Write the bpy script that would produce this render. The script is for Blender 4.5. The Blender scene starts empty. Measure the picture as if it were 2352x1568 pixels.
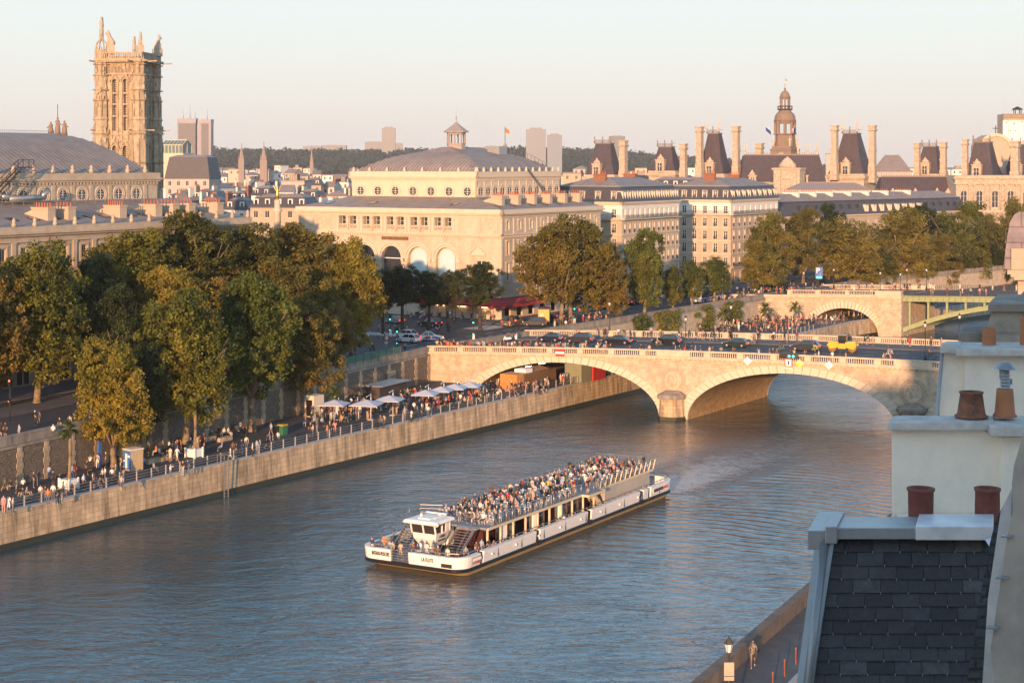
import bpy, bmesh, math, random
import numpy as np
from mathutils import Vector, Matrix
R = math.radians
sc = bpy.context.scene
C = sc.collection
# ---------------------------------------------------------------- camera
F = 3900.0; HZ = 375.0; CX = 1176.0; CZ = 38.0     # focal length / horizon of the photo on a 2352 px wide copy
cam_d = bpy.data.cameras.new('camera'); cam = bpy.data.objects.new('camera', cam_d); C.objects.link(cam)
cam.location = (0, 0, CZ); cam.rotation_euler = (R(90), 0, 0)
cam_d.sensor_width = 36; cam_d.lens = 36*F/2352; cam_d.shift_y = -(784-HZ)/2352
cam_d.clip_start = 0.5; cam_d.clip_end = 20000
sc.camera = cam
# ---------------------------------------------------------------- sky, sun, exposure
SUN_A, SUN_E = R(12), R(7.8)
w = bpy.data.worlds.new('World'); sc.world = w; w.use_nodes = True
nt = w.node_tree; bg = nt.nodes['Background']
sky = nt.nodes.new('ShaderNodeTexSky'); sky.sky_type = 'NISHITA'; sky.sun_disc = False
sky.sun_elevation = SUN_E; sky.sun_rotation = math.pi + SUN_A; sky.air_density = 1.0; sky.dust_density = 1.5; sky.ozone_density = 1.2
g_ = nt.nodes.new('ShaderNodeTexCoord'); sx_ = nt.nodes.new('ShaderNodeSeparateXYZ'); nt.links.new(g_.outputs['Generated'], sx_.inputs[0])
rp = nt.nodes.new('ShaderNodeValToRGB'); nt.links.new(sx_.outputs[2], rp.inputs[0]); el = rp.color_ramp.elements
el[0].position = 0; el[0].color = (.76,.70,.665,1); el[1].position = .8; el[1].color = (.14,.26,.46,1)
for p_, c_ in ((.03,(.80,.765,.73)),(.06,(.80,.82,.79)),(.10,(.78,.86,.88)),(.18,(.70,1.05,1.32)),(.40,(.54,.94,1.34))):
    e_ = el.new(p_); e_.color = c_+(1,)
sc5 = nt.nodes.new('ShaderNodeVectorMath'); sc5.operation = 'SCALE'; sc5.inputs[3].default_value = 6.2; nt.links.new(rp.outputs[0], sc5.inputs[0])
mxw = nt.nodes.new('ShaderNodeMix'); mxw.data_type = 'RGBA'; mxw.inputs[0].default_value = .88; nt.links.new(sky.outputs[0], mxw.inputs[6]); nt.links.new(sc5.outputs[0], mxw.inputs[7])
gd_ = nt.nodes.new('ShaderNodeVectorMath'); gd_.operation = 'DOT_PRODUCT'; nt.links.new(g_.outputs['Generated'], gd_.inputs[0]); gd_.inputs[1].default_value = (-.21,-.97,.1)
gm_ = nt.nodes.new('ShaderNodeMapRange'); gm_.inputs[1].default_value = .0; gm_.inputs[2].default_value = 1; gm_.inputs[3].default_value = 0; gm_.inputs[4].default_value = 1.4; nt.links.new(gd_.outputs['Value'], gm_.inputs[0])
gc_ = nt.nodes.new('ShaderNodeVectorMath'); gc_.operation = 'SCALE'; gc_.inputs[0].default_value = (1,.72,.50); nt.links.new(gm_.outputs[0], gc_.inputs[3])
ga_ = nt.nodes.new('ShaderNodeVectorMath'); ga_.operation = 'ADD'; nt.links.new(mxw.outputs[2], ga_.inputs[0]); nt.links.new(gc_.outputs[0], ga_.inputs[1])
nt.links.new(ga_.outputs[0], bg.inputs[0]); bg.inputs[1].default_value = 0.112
sd = bpy.data.lights.new('sun', 'SUN'); sd.energy = 5.0; sd.angle = R(0.6); sd.color = (1, .56, .295)
sun = bpy.data.objects.new('sun', sd); C.objects.link(sun)
tosun = Vector((-math.sin(SUN_A)*math.cos(SUN_E), -math.cos(SUN_A)*math.cos(SUN_E), math.sin(SUN_E)))
sun.rotation_euler = tosun.to_track_quat('Z', 'Y').to_euler(); sun.location = (0, -50, 80)
vs = sc.view_settings; vs.view_transform = 'Standard'; vs.look = 'None'; vs.gamma = 1; vs.use_curve_mapping = False; vs.exposure = 0.72
# ---------------------------------------------------------------- plan helpers
RX, RY = .524, .852                       # river direction, away from the camera
PX, PY = -.852, .524                      # across, towards the right bank of the river (left in the picture)
OX, OY = -50.0, 167.0
ROT = math.atan2(RY, RX)
def P(s, d, z=0): return Vector((OX+RX*s+PX*d, OY+RY*s+PY*d, z))
def at(x, y, Y): return Vector(((x-CX)/F*Y, Y, CZ-(y-HZ)/F*Y))
def gz(x, y, z):                          # point of the plane z seen at photo pixel x, y
    Y = F*(CZ-z)/(y-HZ); return Vector(((x-CX)/F*Y, Y, z))
# ---------------------------------------------------------------- object helpers
def tag(o, label=None, cat=None, group=None, kind=None):
    if label: o['label'] = label
    if cat: o['category'] = cat
    if group: o['group'] = group
    if kind: o['kind'] = kind
    return o
def thing(name, label, cat, loc=(0,0,0), rz=0, group=None):
    o = bpy.data.objects.new(name, None); C.objects.link(o); o.empty_display_size = .3
    o.location = loc; o.rotation_euler = (0, 0, rz)
    return tag(o, label, cat, group)
def link(name, me, parent=None, loc=(0,0,0), rz=0, scale=None):
    o = bpy.data.objects.new(name, me); C.objects.link(o)
    o.parent = parent; o.location = loc; o.rotation_euler = (0, 0, rz)
    if scale: o.scale = scale
    return o
def copy_tree(o, parent=None):
    c = o.copy(); C.objects.link(c); c.parent = parent
    for ch in list(o.children): copy_tree(ch, c)
    return c
class MB:
    def __init__(s): s.v = []; s.f = []; s.m = []; s.sm = []; s.T = None
    def add(s, vs, fs, mi=0, smooth=False):
        b = len(s.v)
        if s.T is not None: vs = [tuple(s.T @ Vector(v)) for v in vs]
        s.v += [tuple(v) for v in vs]
        for f in fs: s.f.append([b+i for i in f]); s.m.append(mi); s.sm.append(smooth)
        return s
    def box(s, x0, x1, y0, y1, z0, z1, mi=0):
        if x0 > x1: x0, x1 = x1, x0
        if y0 > y1: y0, y1 = y1, y0
        return s.add([(x0,y0,z0),(x1,y0,z0),(x1,y1,z0),(x0,y1,z0),(x0,y0,z1),(x1,y0,z1),(x1,y1,z1),(x0,y1,z1)],
              [(0,3,2,1),(4,5,6,7),(0,1,5,4),(1,2,6,5),(2,3,7,6),(3,0,4,7)], mi)
    def prism(s, poly, z0, z1, mi=0):            # poly ccw in xy; z may be a number or list
        n = len(poly); Z0 = z0 if hasattr(z0,'__len__') else [z0]*n; Z1 = z1 if hasattr(z1,'__len__') else [z1]*n
        vs = [(p[0],p[1],Z0[i]) for i,p in enumerate(poly)] + [(p[0],p[1],Z1[i]) for i,p in enumerate(poly)]
        return s.add(vs, [tuple(range(n-1,-1,-1)), tuple(range(n,2*n))] + [(i,(i+1)%n,n+(i+1)%n,n+i) for i in range(n)], mi)
    def loft(s, rings, mi=0, cap=True, smooth=False, closed=True):
        n = len(rings[0]); vs = [p for r in rings for p in r]; fs = []
        for k in range(len(rings)-1):
            for i in range(n if closed else n-1):
                j = (i+1) % n; fs.append((k*n+i, k*n+j, (k+1)*n+j, (k+1)*n+i))
        if cap: fs += [tuple(range(n-1,-1,-1)), tuple(range((len(rings)-1)*n, len(rings)*n))]
        return s.add(vs, fs, mi, smooth)
    def tube(s, p0, p1, r0, r1=None, n=8, mi=0, cap=True, smooth=True):
        r1 = r0 if r1 is None else r1; p0 = Vector(p0); p1 = Vector(p1); d = p1-p0
        if d.length < 1e-6: return s
        q = d.to_track_quat('Z','Y'); rr = []
        for p, r in ((p0,r0),(p1,r1)):
            rr.append([tuple(p + q @ Vector((r*math.cos(2*math.pi*i/n), r*math.sin(2*math.pi*i/n), 0))) for i in range(n)])
        return s.loft(rr, mi, cap, smooth)
    def lathe(s, prof, c=(0,0,0), n=12, mi=0, smooth=True, sx=1, sy=1, ph=0):
        rr = [[(c[0]+sx*r*math.cos(2*math.pi*i/n+ph), c[1]+sy*r*math.sin(2*math.pi*i/n+ph), c[2]+z) for i in range(n)] for r, z in prof]
        return s.loft(rr, mi, True, smooth)
    def bar(s, p0, p1, w, h, mi=0):              # rectangular bar
        p0 = Vector(p0); p1 = Vector(p1); d = (p1-p0); L = d.length
        if L < 1e-6: return s
        d /= L; up = Vector((0,0,1)) if abs(d.z) < .95 else Vector((1,0,0))
        a = d.cross(up).normalized()*w/2; b = a.cross(d).normalized()*h/2
        vs = [p+q for p in (p0,p1) for q in (-a-b, a-b, a+b, -a+b)]
        return s.add(vs, [(0,1,2,3)[::-1],(4,5,6,7),(0,1,5,4),(1,2,6,5),(2,3,7,6),(3,0,4,7)], mi)
    def mesh(s, name, mats):
        me = bpy.data.meshes.new(name); me.from_pydata(s.v, [], s.f)
        mats = mats if isinstance(mats, (list, tuple)) else [mats]
        for m in mats: me.materials.append(m)
        me.polygons.foreach_set('material_index', s.m); me.polygons.foreach_set('use_smooth', s.sm)
        bm = bmesh.new(); bm.from_mesh(me); bmesh.ops.recalc_face_normals(bm, faces=bm.faces); bm.to_mesh(me); bm.free()
        me.update(); return me
    def build(s, name, mats, parent=None, loc=(0,0,0), rz=0): return link(name, s.mesh(name, mats), parent, loc, rz)
# ---------------------------------------------------------------- materials
def mat(name, c, r=.8, c2=None, ns=.6, amt=.35, metal=0, bump=0, bs=8, brick=None, seam=None, emis=None, spec=.5, trans=None, streak=0, ior=None):
    m = bpy.data.materials.new(name); m.use_nodes = True; t = m.node_tree; N = t.nodes; L = t.links; b = N['Principled BSDF']
    b.inputs['Roughness'].default_value = r; b.inputs['Metallic'].default_value = metal; b.inputs['Specular IOR Level'].default_value = spec
    tc = N.new('ShaderNodeTexCoord'); src = tc.outputs['Object']
    c = tuple(c)+(1,); c2 = tuple(c2)+(1,) if c2 else tuple(x*.6 for x in c[:3])+(1,)
    nz = N.new('ShaderNodeTexNoise'); nz.inputs['Scale'].default_value = ns; nz.inputs['Detail'].default_value = 6; nz.inputs['Roughness'].default_value = .65
    L.new(src, nz.inputs['Vector'])
    if streak:
        mp = N.new('ShaderNodeMapping'); mp.inputs['Scale'].default_value = (1,1,streak); L.new(src, mp.inputs[0]); L.new(mp.outputs[0], nz.inputs['Vector'])
    cr = N.new('ShaderNodeMapRange'); cr.inputs[1].default_value = .38; cr.inputs[2].default_value = .68; cr.inputs[3].default_value = 0; cr.inputs[4].default_value = amt
    L.new(nz.outputs['Fac'], cr.inputs[0])
    mx = N.new('ShaderNodeMix'); mx.data_type = 'RGBA'; mx.inputs[6].default_value = c; mx.inputs[7].default_value = c2
    L.new(cr.outputs[0], mx.inputs[0]); col = mx.outputs[2]; hgt = None
    if brick:                                     # (width, height, mortar size, mortar darkness)
        sp = N.new('ShaderNodeSeparateXYZ'); L.new(src, sp.inputs[0]); ad = N.new('ShaderNodeMath'); ad.operation = 'ADD'
        L.new(sp.outputs[0], ad.inputs[0]); L.new(sp.outputs[1], ad.inputs[1]); cb = N.new('ShaderNodeCombineXYZ'); L.new(ad.outputs[0], cb.inputs[0]); L.new(sp.outputs[2], cb.inputs[1])
        bt = N.new('ShaderNodeTexBrick'); L.new(cb.outputs[0], bt.inputs['Vector']); bt.inputs['Scale'].default_value = 1
        bt.inputs['Brick Width'].default_value = brick[0]; bt.inputs['Row Height'].default_value = brick[1]; bt.inputs['Mortar Size'].default_value = brick[2]
        bt.inputs['Color1'].default_value = (1,1,1,1); v = brick[4] if len(brick) > 4 else .82; bt.inputs['Color2'].default_value = (v,v,v,1); d = brick[3]; bt.inputs['Mortar'].default_value = (d,d,d,1)
        m2 = N.new('ShaderNodeMix'); m2.data_type = 'RGBA'; m2.blend_type = 'MULTIPLY'; m2.inputs[0].default_value = 1
        L.new(col, m2.inputs[6]); L.new(bt.outputs['Color'], m2.inputs[7]); col = m2.outputs[2]
    if seam:                                      # (axis, spacing, darkness)
        sp = N.new('ShaderNodeSeparateXYZ'); L.new(src, sp.inputs[0]); md = N.new('ShaderNodeMath'); md.operation = 'PINGPONG'; md.inputs[1].default_value = seam[1]/2
        L.new(sp.outputs[seam[0]], md.inputs[0]); mr = N.new('ShaderNodeMapRange'); mr.inputs[1].default_value = 0; mr.inputs[2].default_value = seam[1]*.16; mr.inputs[3].default_value = seam[2]; mr.inputs[4].default_value = 1
        L.new(md.outputs[0], mr.inputs[0]); m2 = N.new('ShaderNodeMix'); m2.data_type = 'RGBA'; m2.blend_type = 'MULTIPLY'; m2.inputs[0].default_value = 1
        L.new(col, m2.inputs[6]); L.new(mr.outputs[0], m2.inputs[7]); col = m2.outputs[2]
    L.new(col, b.inputs['Base Color'])
    if bump:
        n2 = N.new('ShaderNodeTexNoise'); n2.inputs['Scale'].default_value = bs; n2.inputs['Detail'].default_value = 4; L.new(src, n2.inputs['Vector'])
        bp = N.new('ShaderNodeBump'); bp.inputs['Strength'].default_value = bump; bp.inputs['Distance'].default_value = .05; L.new(n2.outputs['Fac'], bp.inputs['Height']); L.new(bp.outputs[0], b.inputs['Normal'])
    if emis: b.inputs['Emission Color'].default_value = tuple(emis[:3])+(1,); b.inputs['Emission Strength'].default_value = emis[3]
    if trans: b.inputs['Transmission Weight'].default_value = trans; b.inputs['IOR'].default_value = 1.3
    return m
def leafmat(name, c1, c2, c3):
    m = bpy.data.materials.new(name); m.use_nodes = True; t = m.node_tree; N = t.nodes; L = t.links; b = N['Principled BSDF']
    tc = N.new('ShaderNodeTexCoord'); nz = N.new('ShaderNodeTexNoise'); nz.inputs['Scale'].default_value = .22; nz.inputs['Detail'].default_value = 5; nz.inputs['Roughness'].default_value = .8
    L.new(tc.outputs['Object'], nz.inputs['Vector']); oi = N.new('ShaderNodeObjectInfo'); ad = N.new('ShaderNodeMath'); ad.operation = 'MULTIPLY_ADD'; ad.inputs[1].default_value = .25; L.new(oi.outputs['Random'], ad.inputs[0]); L.new(nz.outputs['Fac'], ad.inputs[2])
    cr = N.new('ShaderNodeValToRGB'); e = cr.color_ramp.elements; e[0].position = .48; e[0].color = tuple(c1)+(1,); e[1].position = .78; e[1].color = tuple(c3)+(1,)
    k = cr.color_ramp.elements.new(.62); k.color = tuple(c2)+(1,)
    L.new(ad.outputs[0], cr.inputs[0]); n3 = N.new('ShaderNodeTexNoise'); n3.inputs['Scale'].default_value = 2.3; L.new(tc.outputs['Object'], n3.inputs['Vector'])
    hs = N.new('ShaderNodeHueSaturation'); mr = N.new('ShaderNodeMapRange'); mr.inputs[1].default_value = .3; mr.inputs[2].default_value = .7; mr.inputs[3].default_value = .6; mr.inputs[4].default_value = 1.4; L.new(n3.outputs['Fac'], mr.inputs[0]); L.new(mr.outputs[0], hs.inputs['Value'])
    L.new(cr.outputs[0], hs.inputs['Color']); L.new(hs.outputs[0], b.inputs['Base Color']); b.inputs['Roughness'].default_value = .6; b.inputs['Specular IOR Level'].default_value = .25
    tr = N.new('ShaderNodeBsdfTranslucent'); L.new(hs.outputs[0], tr.inputs[0]); mxs = N.new('ShaderNodeMixShader'); mxs.inputs[0].default_value = .22
    L.new(b.outputs[0], mxs.inputs[1]); L.new(tr.outputs[0], mxs.inputs[2]); L.new(mxs.outputs[0], N['Material Output'].inputs[0])
    return m
M = dict(
 stone = mat('limestone', (.54,.455,.345), .85, (.36,.29,.21), .35, .75, bump=.3, brick=(1.4,.5,.02,.78,.92), streak=.5),
 stone_tan = mat('tan_limestone', (.40,.33,.25), .85, (.27,.22,.165), .5, .8, bump=.3, brick=(1.4,.5,.012,.84,.93)),
 carved = mat('carved_stone', (.52,.435,.34), .9, (.31,.25,.19), 1.4, 1, bump=.6, bs=2.5, brick=(.8,.4,.02,.8,.88)),
 tan_pl = mat('tan_plain', (.43,.36,.27), .85, (.30,.25,.185), .8, .7, bump=.2),
 stone_pl = mat('plain_limestone', (.54,.465,.36), .85, (.44,.37,.285), .8, .5, bump=.2),
 bridge = mat('bridge_stone', (.52,.43,.315), .9, (.33,.245,.17), 1.0, .9, bump=.4, bs=5, brick=(1.1,.42,.025,.82,.88)),
 vault = mat('vault_glow_stone', (.46,.31,.15), .9, (.26,.165,.075), 1.4, 1, bump=.5, brick=(1.0,.45,.02,.75,.85)),  # warm bounced glow under the arches is put into this gold colour
 bridge_pl = mat('bridge_plain', (.54,.45,.34), .9, (.34,.26,.18), 1.1, .6, bump=.3),
 voussoir = mat('voussoir_stone', (.55,.48,.38), .9, (.44,.36,.27), .7, .6, bump=.2),
 dirty = mat('dirty_stone', (.30,.26,.21), .9, (.14,.12,.10), 1.1, .9, bump=.5, streak=.25),
 quaywall = mat('quay_stone', (.58,.44,.28), .9, (.13,.10,.065), 1.1, .9, bump=.4, brick=(1.6,.55,.03,.62,.8), streak=.16),
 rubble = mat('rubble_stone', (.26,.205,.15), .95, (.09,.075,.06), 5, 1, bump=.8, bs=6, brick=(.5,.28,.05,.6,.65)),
 brownwall = mat('brown_parapet_stone', (.19,.135,.10), .9, (.10,.075,.055), .9, .9, bump=.4, brick=(1.8,1.0,.02,.7)),
 algae = mat('wet_algae', (.035,.035,.022), .5, (.02,.025,.015), 3, 1),
 zincx = mat('zinc_seams_x', (.30,.245,.205), .65, (.20,.165,.14), .5, .9, seam=(0,.9,.34)),
 zincy = mat('zinc_seams_y', (.31,.255,.215), .65, (.21,.175,.15), .5, .9, seam=(1,.9,.34)),
 zinc = mat('zinc', (.34,.35,.36), .42, (.24,.25,.26), 3, .7, metal=.4, bump=.05),
 zinc_new = mat('bright_zinc', (.80,.81,.82), .35, (.52,.54,.57), 4, .8, metal=.35, bump=.1, bs=3),
 slate = mat('slate', (.075,.072,.085), .55, (.045,.045,.055), 1.6, .8, brick=(.35,.25,.02,.6,.8)),
 slate_red = mat('slate_warm', (.075,.056,.064), .6, (.045,.036,.046), .8, .8, brick=(.5,.35,.02,.7,.85), streak=.3),
 glass = mat('window_glass', (.03,.035,.045), .08, (.05,.05,.06), .7, .5, spec=.8),
 white = mat('white_paint', (.75,.74,.70), .5, (.62,.60,.55), 2, .3),
 plaster = mat('cream_plaster', (.62,.56,.47), .85, (.48,.43,.36), .7, .5),
 plaster_w = mat('white_plaster', (.70,.66,.60), .85, (.55,.50,.45), .7, .5),
 haus = mat('ashlar_facade', (.43,.35,.265), .85, (.34,.275,.20), .6, .6, brick=(1.2,.45,.012,.84,.95)),
 iron = mat('black_iron', (.02,.02,.022), .5, (.03,.03,.03), 3, .5),
 steel = mat('brushed_steel', (.45,.43,.40), .35, (.32,.30,.28), 5, .5, metal=.8),
 terra = mat('terracotta', (.42,.13,.06), .75, (.20,.07,.045), 6, .8, bump=.15),
 brickr = mat('chimney_brick', (.30,.13,.08), .9, (.18,.08,.05), 4, .8, brick=(.22,.07,.01,.7)),
 asphalt = mat('asphalt', (.042,.044,.050), .85, (.028,.030,.034), .5, .8, bump=.15, bs=20),
 paving = mat('paving', (.12,.12,.125), .85, (.075,.075,.08), .8, .8, brick=(.9,.5,.02,.75)),
 cobble = mat('cobbles', (.062,.060,.062), .8, (.038,.037,.038), .6, .9, bump=.4, bs=12),
 kerb = mat('kerb_stone', (.34,.33,.31), .85),
 bark = mat('plane_bark', (.26,.20,.12), .9, (.12,.09,.06), 2.5, 1, bump=.5),
 darkbark = mat('dark_bark', (.06,.05,.04), .9, (.035,.03,.025), 3, 1, bump=.5),
 gold = mat('gilding', (.75,.45,.10), .3, (.6,.35,.08), 2, .5, metal=.9),
 patina = mat('green_iron_paint', (.22,.26,.12), .55, (.16,.19,.10), 1, .8),
 roadwhite = mat('road_paint', (.6,.6,.6), .7, (.35,.35,.35), 3, .7),
 red = mat('red_canvas', (.32,.02,.03), .8, (.22,.015,.02), 1, .6),
 redpaint = mat('red_paint', (.55,.04,.03), .5), orange = mat('orange_ply', (.50,.22,.06), .8, (.36,.15,.04), 1, .8),
 black = mat('black_paint', (.015,.015,.017), .3), tan = mat('tan_paint', (.50,.36,.18), .5, (.35,.25,.13), 1, .6),
 yellow = mat('yellow_paint', (.58,.34,.02), .4, (.6,.36,.02), 2, .5), blue = mat('blue_paint', (.05,.14,.42), .5),
 green = mat('green_paint', (.03,.14,.07), .5), wood = mat('weathered_wood', (.20,.13,.08), .8),
 gravel = mat('pale_concrete', (.36,.34,.32), .85),
 red_light = mat('red_signal_light', (.5,.02,.01), .4, emis=(1,.08,.03,6)), green_light = mat('green_signal_light', (.02,.4,.3), .4, emis=(.05,1,.6,5)),
 tube_light = mat('lit_tube_lamp', (.9,.9,.85), .4, emis=(1,.93,.75,6)), warm_light = mat('warm_lamp_glow', (.9,.6,.3), .4, emis=(1,.6,.25,3)),
 lampglass = mat('lamp_glass', (.7,.7,.7), .2),
)
# ================================================================ ground, river, quays
EDGE = [(-93,97),(-50,167),(20.9,282),(73,367),(110,412),(190,500),(400,640)]
WALL = [(-100,78.7),(-53.9,178.9),(-12.9,268),(23,324),(57,378),(92,430),(175,520),(390,670)]
SOUTH = [(-100,-140),(-34.7,0),(10.9,98),(21,119.7),(75,235),(95,265),(150,365),(260,470),(480,600)]
def offs(pts, d):
    out = []; n = len(pts)
    for i, p in enumerate(pts):
        a = Vector(pts[max(i-1,0)]); b = Vector(pts[min(i+1,n-1)]); t = (b-a).normalized(); out.append((p[0]-t.y*d, p[1]+t.x*d))
    return out
def ribbon(mb, pts, d0, d1, z0, z1, mi=0, step=None):
    a = offs(pts, d0); b = offs(pts, d1); rings = [[(a[i][0],a[i][1],z0),(b[i][0],b[i][1],z0),(b[i][0],b[i][1],z1),(a[i][0],a[i][1],z1)] for i in range(len(pts))]
    return mb.loft(rings, mi, True)
def along(pts, step, start=0):
    out = []; acc = start
    for i in range(len(pts)-1):
        a = Vector(pts[i]); b = Vector(pts[i+1]); L = (b-a).length; t = (b-a)/L
        while acc < L: out.append((a+t*acc, math.atan2(t.y,t.x))); acc += step
        acc -= L
    return out
def struct(name, mb, m): o = mb.build(name, m); o['kind'] = 'structure'; return o
# left bank upper ground as one sheet to the horizon
mb = MB(); far = [(-6000,p[1]) for p in WALL]; G = 8.0
for i in range(len(WALL)-1): mb.add([(*far[i],G),(*WALL[i],G),(*WALL[i+1],G),(*far[i+1],G)], [(0,1,2,3)])
mb.add([(-6000,670,G),(390,670,G),(6000,1500,G),(6000,12000,G),(-6000,12000,G)], [(0,1,2,3,4)])
mb.add([(-6000,-600,G),(-412,-600,G),(-100,78.7,G),(-6000,78.7,G)], [(0,1,2,3)])
struct('ground', mb, M['asphalt'])
# lower quay
mb = MB(); w_ = WALL; e_ = EDGE
for i in range(len(e_)-1): pass
def interp(pts, y):
    for a, b in zip(pts, pts[1:]):
        if a[1] <= y <= b[1]: t = (y-a[1])/(b[1]-a[1]); return a[0]+t*(b[0]-a[0])
ys = sorted(set([97,130]+[p[1] for p in w_[1:-1]]+[p[1] for p in e_[1:-1]]+[620])); QZ = 3.6
for a, b in zip(ys, ys[1:]):
    mb.add([(interp(w_,a)-.3,a,QZ),(interp(e_,a),a,QZ),(interp(e_,b),b,QZ),(interp(w_,b)-.3,b,QZ)], [(0,1,2,3)])
struct('lower_quay', mb, M['cobble'])
mb = MB(); ribbon(mb, EDGE, .02, .75, QZ+.004, QZ+.16); struct('quay_coping', mb, M['kerb'])
mb = MB(); a = offs(EDGE, -.25); b = offs(EDGE, .5)
mb.loft([[(a[i][0],a[i][1],-2),(b[i][0],b[i][1],-2),(b[i][0],b[i][1],QZ-.01),(EDGE[i][0],EDGE[i][1],QZ-.01)] for i in range(len(EDGE))])
o = mb.build('quay_wall', M['quaywall']); tag(o, 'long pale stained stone quay wall rising from the water under the riverside promenade', 'quay wall')
mb = MB(); a = offs(EDGE, -.34); c = offs(EDGE, -.30); b = offs(EDGE, .3)
mb.loft([[(a[i][0],a[i][1],-2),(b[i][0],b[i][1],-2),(b[i][0],b[i][1],.62),(c[i][0],c[i][1],.62)] for i in range(len(EDGE))])
mb.build('algae_band', M['algae'], o)
# upper retaining wall
mb = MB(); ribbon(mb, WALL[2:], -.02, .78, QZ-.5, 7.69); fw = mb.build('retaining_wall', M['bridge']); tag(fw, 'pale stone retaining wall with ivy beyond the stone bridge', 'retaining wall')
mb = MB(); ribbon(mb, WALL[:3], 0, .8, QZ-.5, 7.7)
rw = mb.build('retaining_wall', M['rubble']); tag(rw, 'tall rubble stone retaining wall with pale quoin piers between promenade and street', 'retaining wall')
mb = MB(); ribbon(mb, WALL, -.12, .75, 7.7, 8.0); ribbon(mb, WALL, .12, .62, 8.0, 8.92); ribbon(mb, WALL, .04, .70, 8.92, 9.06)
mb.build('parapet', M['dirty'], rw)
for k, (p, an) in enumerate(along(WALL[1:3], 4.3, -40)):
    if p.y < 140: continue
    mb = MB()
    for j in range(7):
        wd = .55 if j % 2 else .38; mb.box(-wd, wd, -.06-.0, .1, QZ+.01+j*.58, QZ+.01+j*.58+.575)
    mb.build('quoin_pier', M['quaywall'], rw, (p.x, p.y, 0), an)
# lower and upper pavements, street markings
mb = MB(); ribbon(mb, WALL[:3], .8, 4.2, G-.3, G+.13); ribbon(mb, [(0,290),(23,324),(57,378),(92,430)], .8, 4.0, G-.3, G+.13); struct('pavement', mb, M['paving'])
mb = MB(); ribbon(mb, WALL[:2]+[(-25,241.6)], 14.5, 20, G-.3, G+.135); struct('pavement', mb, M['paving'])
mb = MB(); T = Matrix.Translation((OX,OY,0)) @ Matrix.Rotation(ROT,4,'Z'); mb.T = T
mb.box(152,198,33,42,G-.3,G+.13); mb.box(206,245,36,44.4,G-.3,G+.13); mb.box(250,330,36,44.4,G-.3,G+.13)
mb.box(108,120,46,60,G-.3,G+.13); mb.box(20,95,36,45,G-.3,G+.13); struct('pavement', mb, M['paving'])
mb = MB(); mb.T = T
for s in range(100,150,3): mb.box(s,s+1.6,27.9,28.05,G+.004,G+.008)
for s in range(100,330,6): mb.box(s,s+3,30.4,30.55,G+.004,G+.008)
for k in range(9): mb.box(142+k*.9,142.5+k*.9,34,39,G+.004,G+.008); mb.box(124,128,42+k*.9,42.5+k*.9,G+.004,G+.008)
struct('road_markings', mb, M['roadwhite'])
# south bank
mb = MB(); fz = 6.85; far = [(6000,p[1]) for p in SOUTH]
for i in range(len(SOUTH)-1): mb.add([(*SOUTH[i],fz),(*far[i],fz),(*far[i+1],fz),(*SOUTH[i+1],fz)], [(0,1,2,3)])
mb.add([(480,600,fz),(6000,600,fz),(6000,1400,fz)], [(0,1,2)]); struct('south_bank_ground', mb, M['gravel'])
mb = MB(); ribbon(mb, SOUTH[1:5], -.02, -3.6, fz+.004, fz+.14); struct('pavement', mb, M['paving'])
mb = MB(); ribbon(mb, SOUTH[1:5], -3.6, -3.95, fz-.1, fz+.16); struct('kerb', mb, M['kerb'])
mb = MB(); ribbon(mb, SOUTH[1:5], -3.97, -11, fz+.004, fz+.03); struct('road', mb, M['asphalt'])
mb = MB(); ribbon(mb, SOUTH, .5, 0, -2, 7.85); ribbon(mb, SOUTH, .56, -.06, 7.85, 8.05)
o = mb.build('parapet_wall', M['brownwall']); tag(o, 'brown stone parapet wall along the near pavement at the bottom right', 'parapet')
# hills
def hillz(x, y): return G + 52*math.exp(-((x+900)/1000)**2)*math.exp(-((y-3900)/700)**2) + 33*math.exp(-((x-150)/420)**2)*math.exp(-((y-4000)/600)**2)
mb = MB(); nx, ny = 60, 30; vs = []
for j in range(ny+1):
    for i in range(nx+1):
        x = -4000+i*120; y = 2300+j*120; vs.append((x,y,hillz(x,y)-.5))
mb.add(vs, [(j*(nx+1)+i,j*(nx+1)+i+1,(j+1)*(nx+1)+i+1,(j+1)*(nx+1)+i) for j in range(ny) for i in range(nx)], 0, True); struct('hills', mb, mat('hill_ground', (.05,.07,.03), .9))
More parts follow.
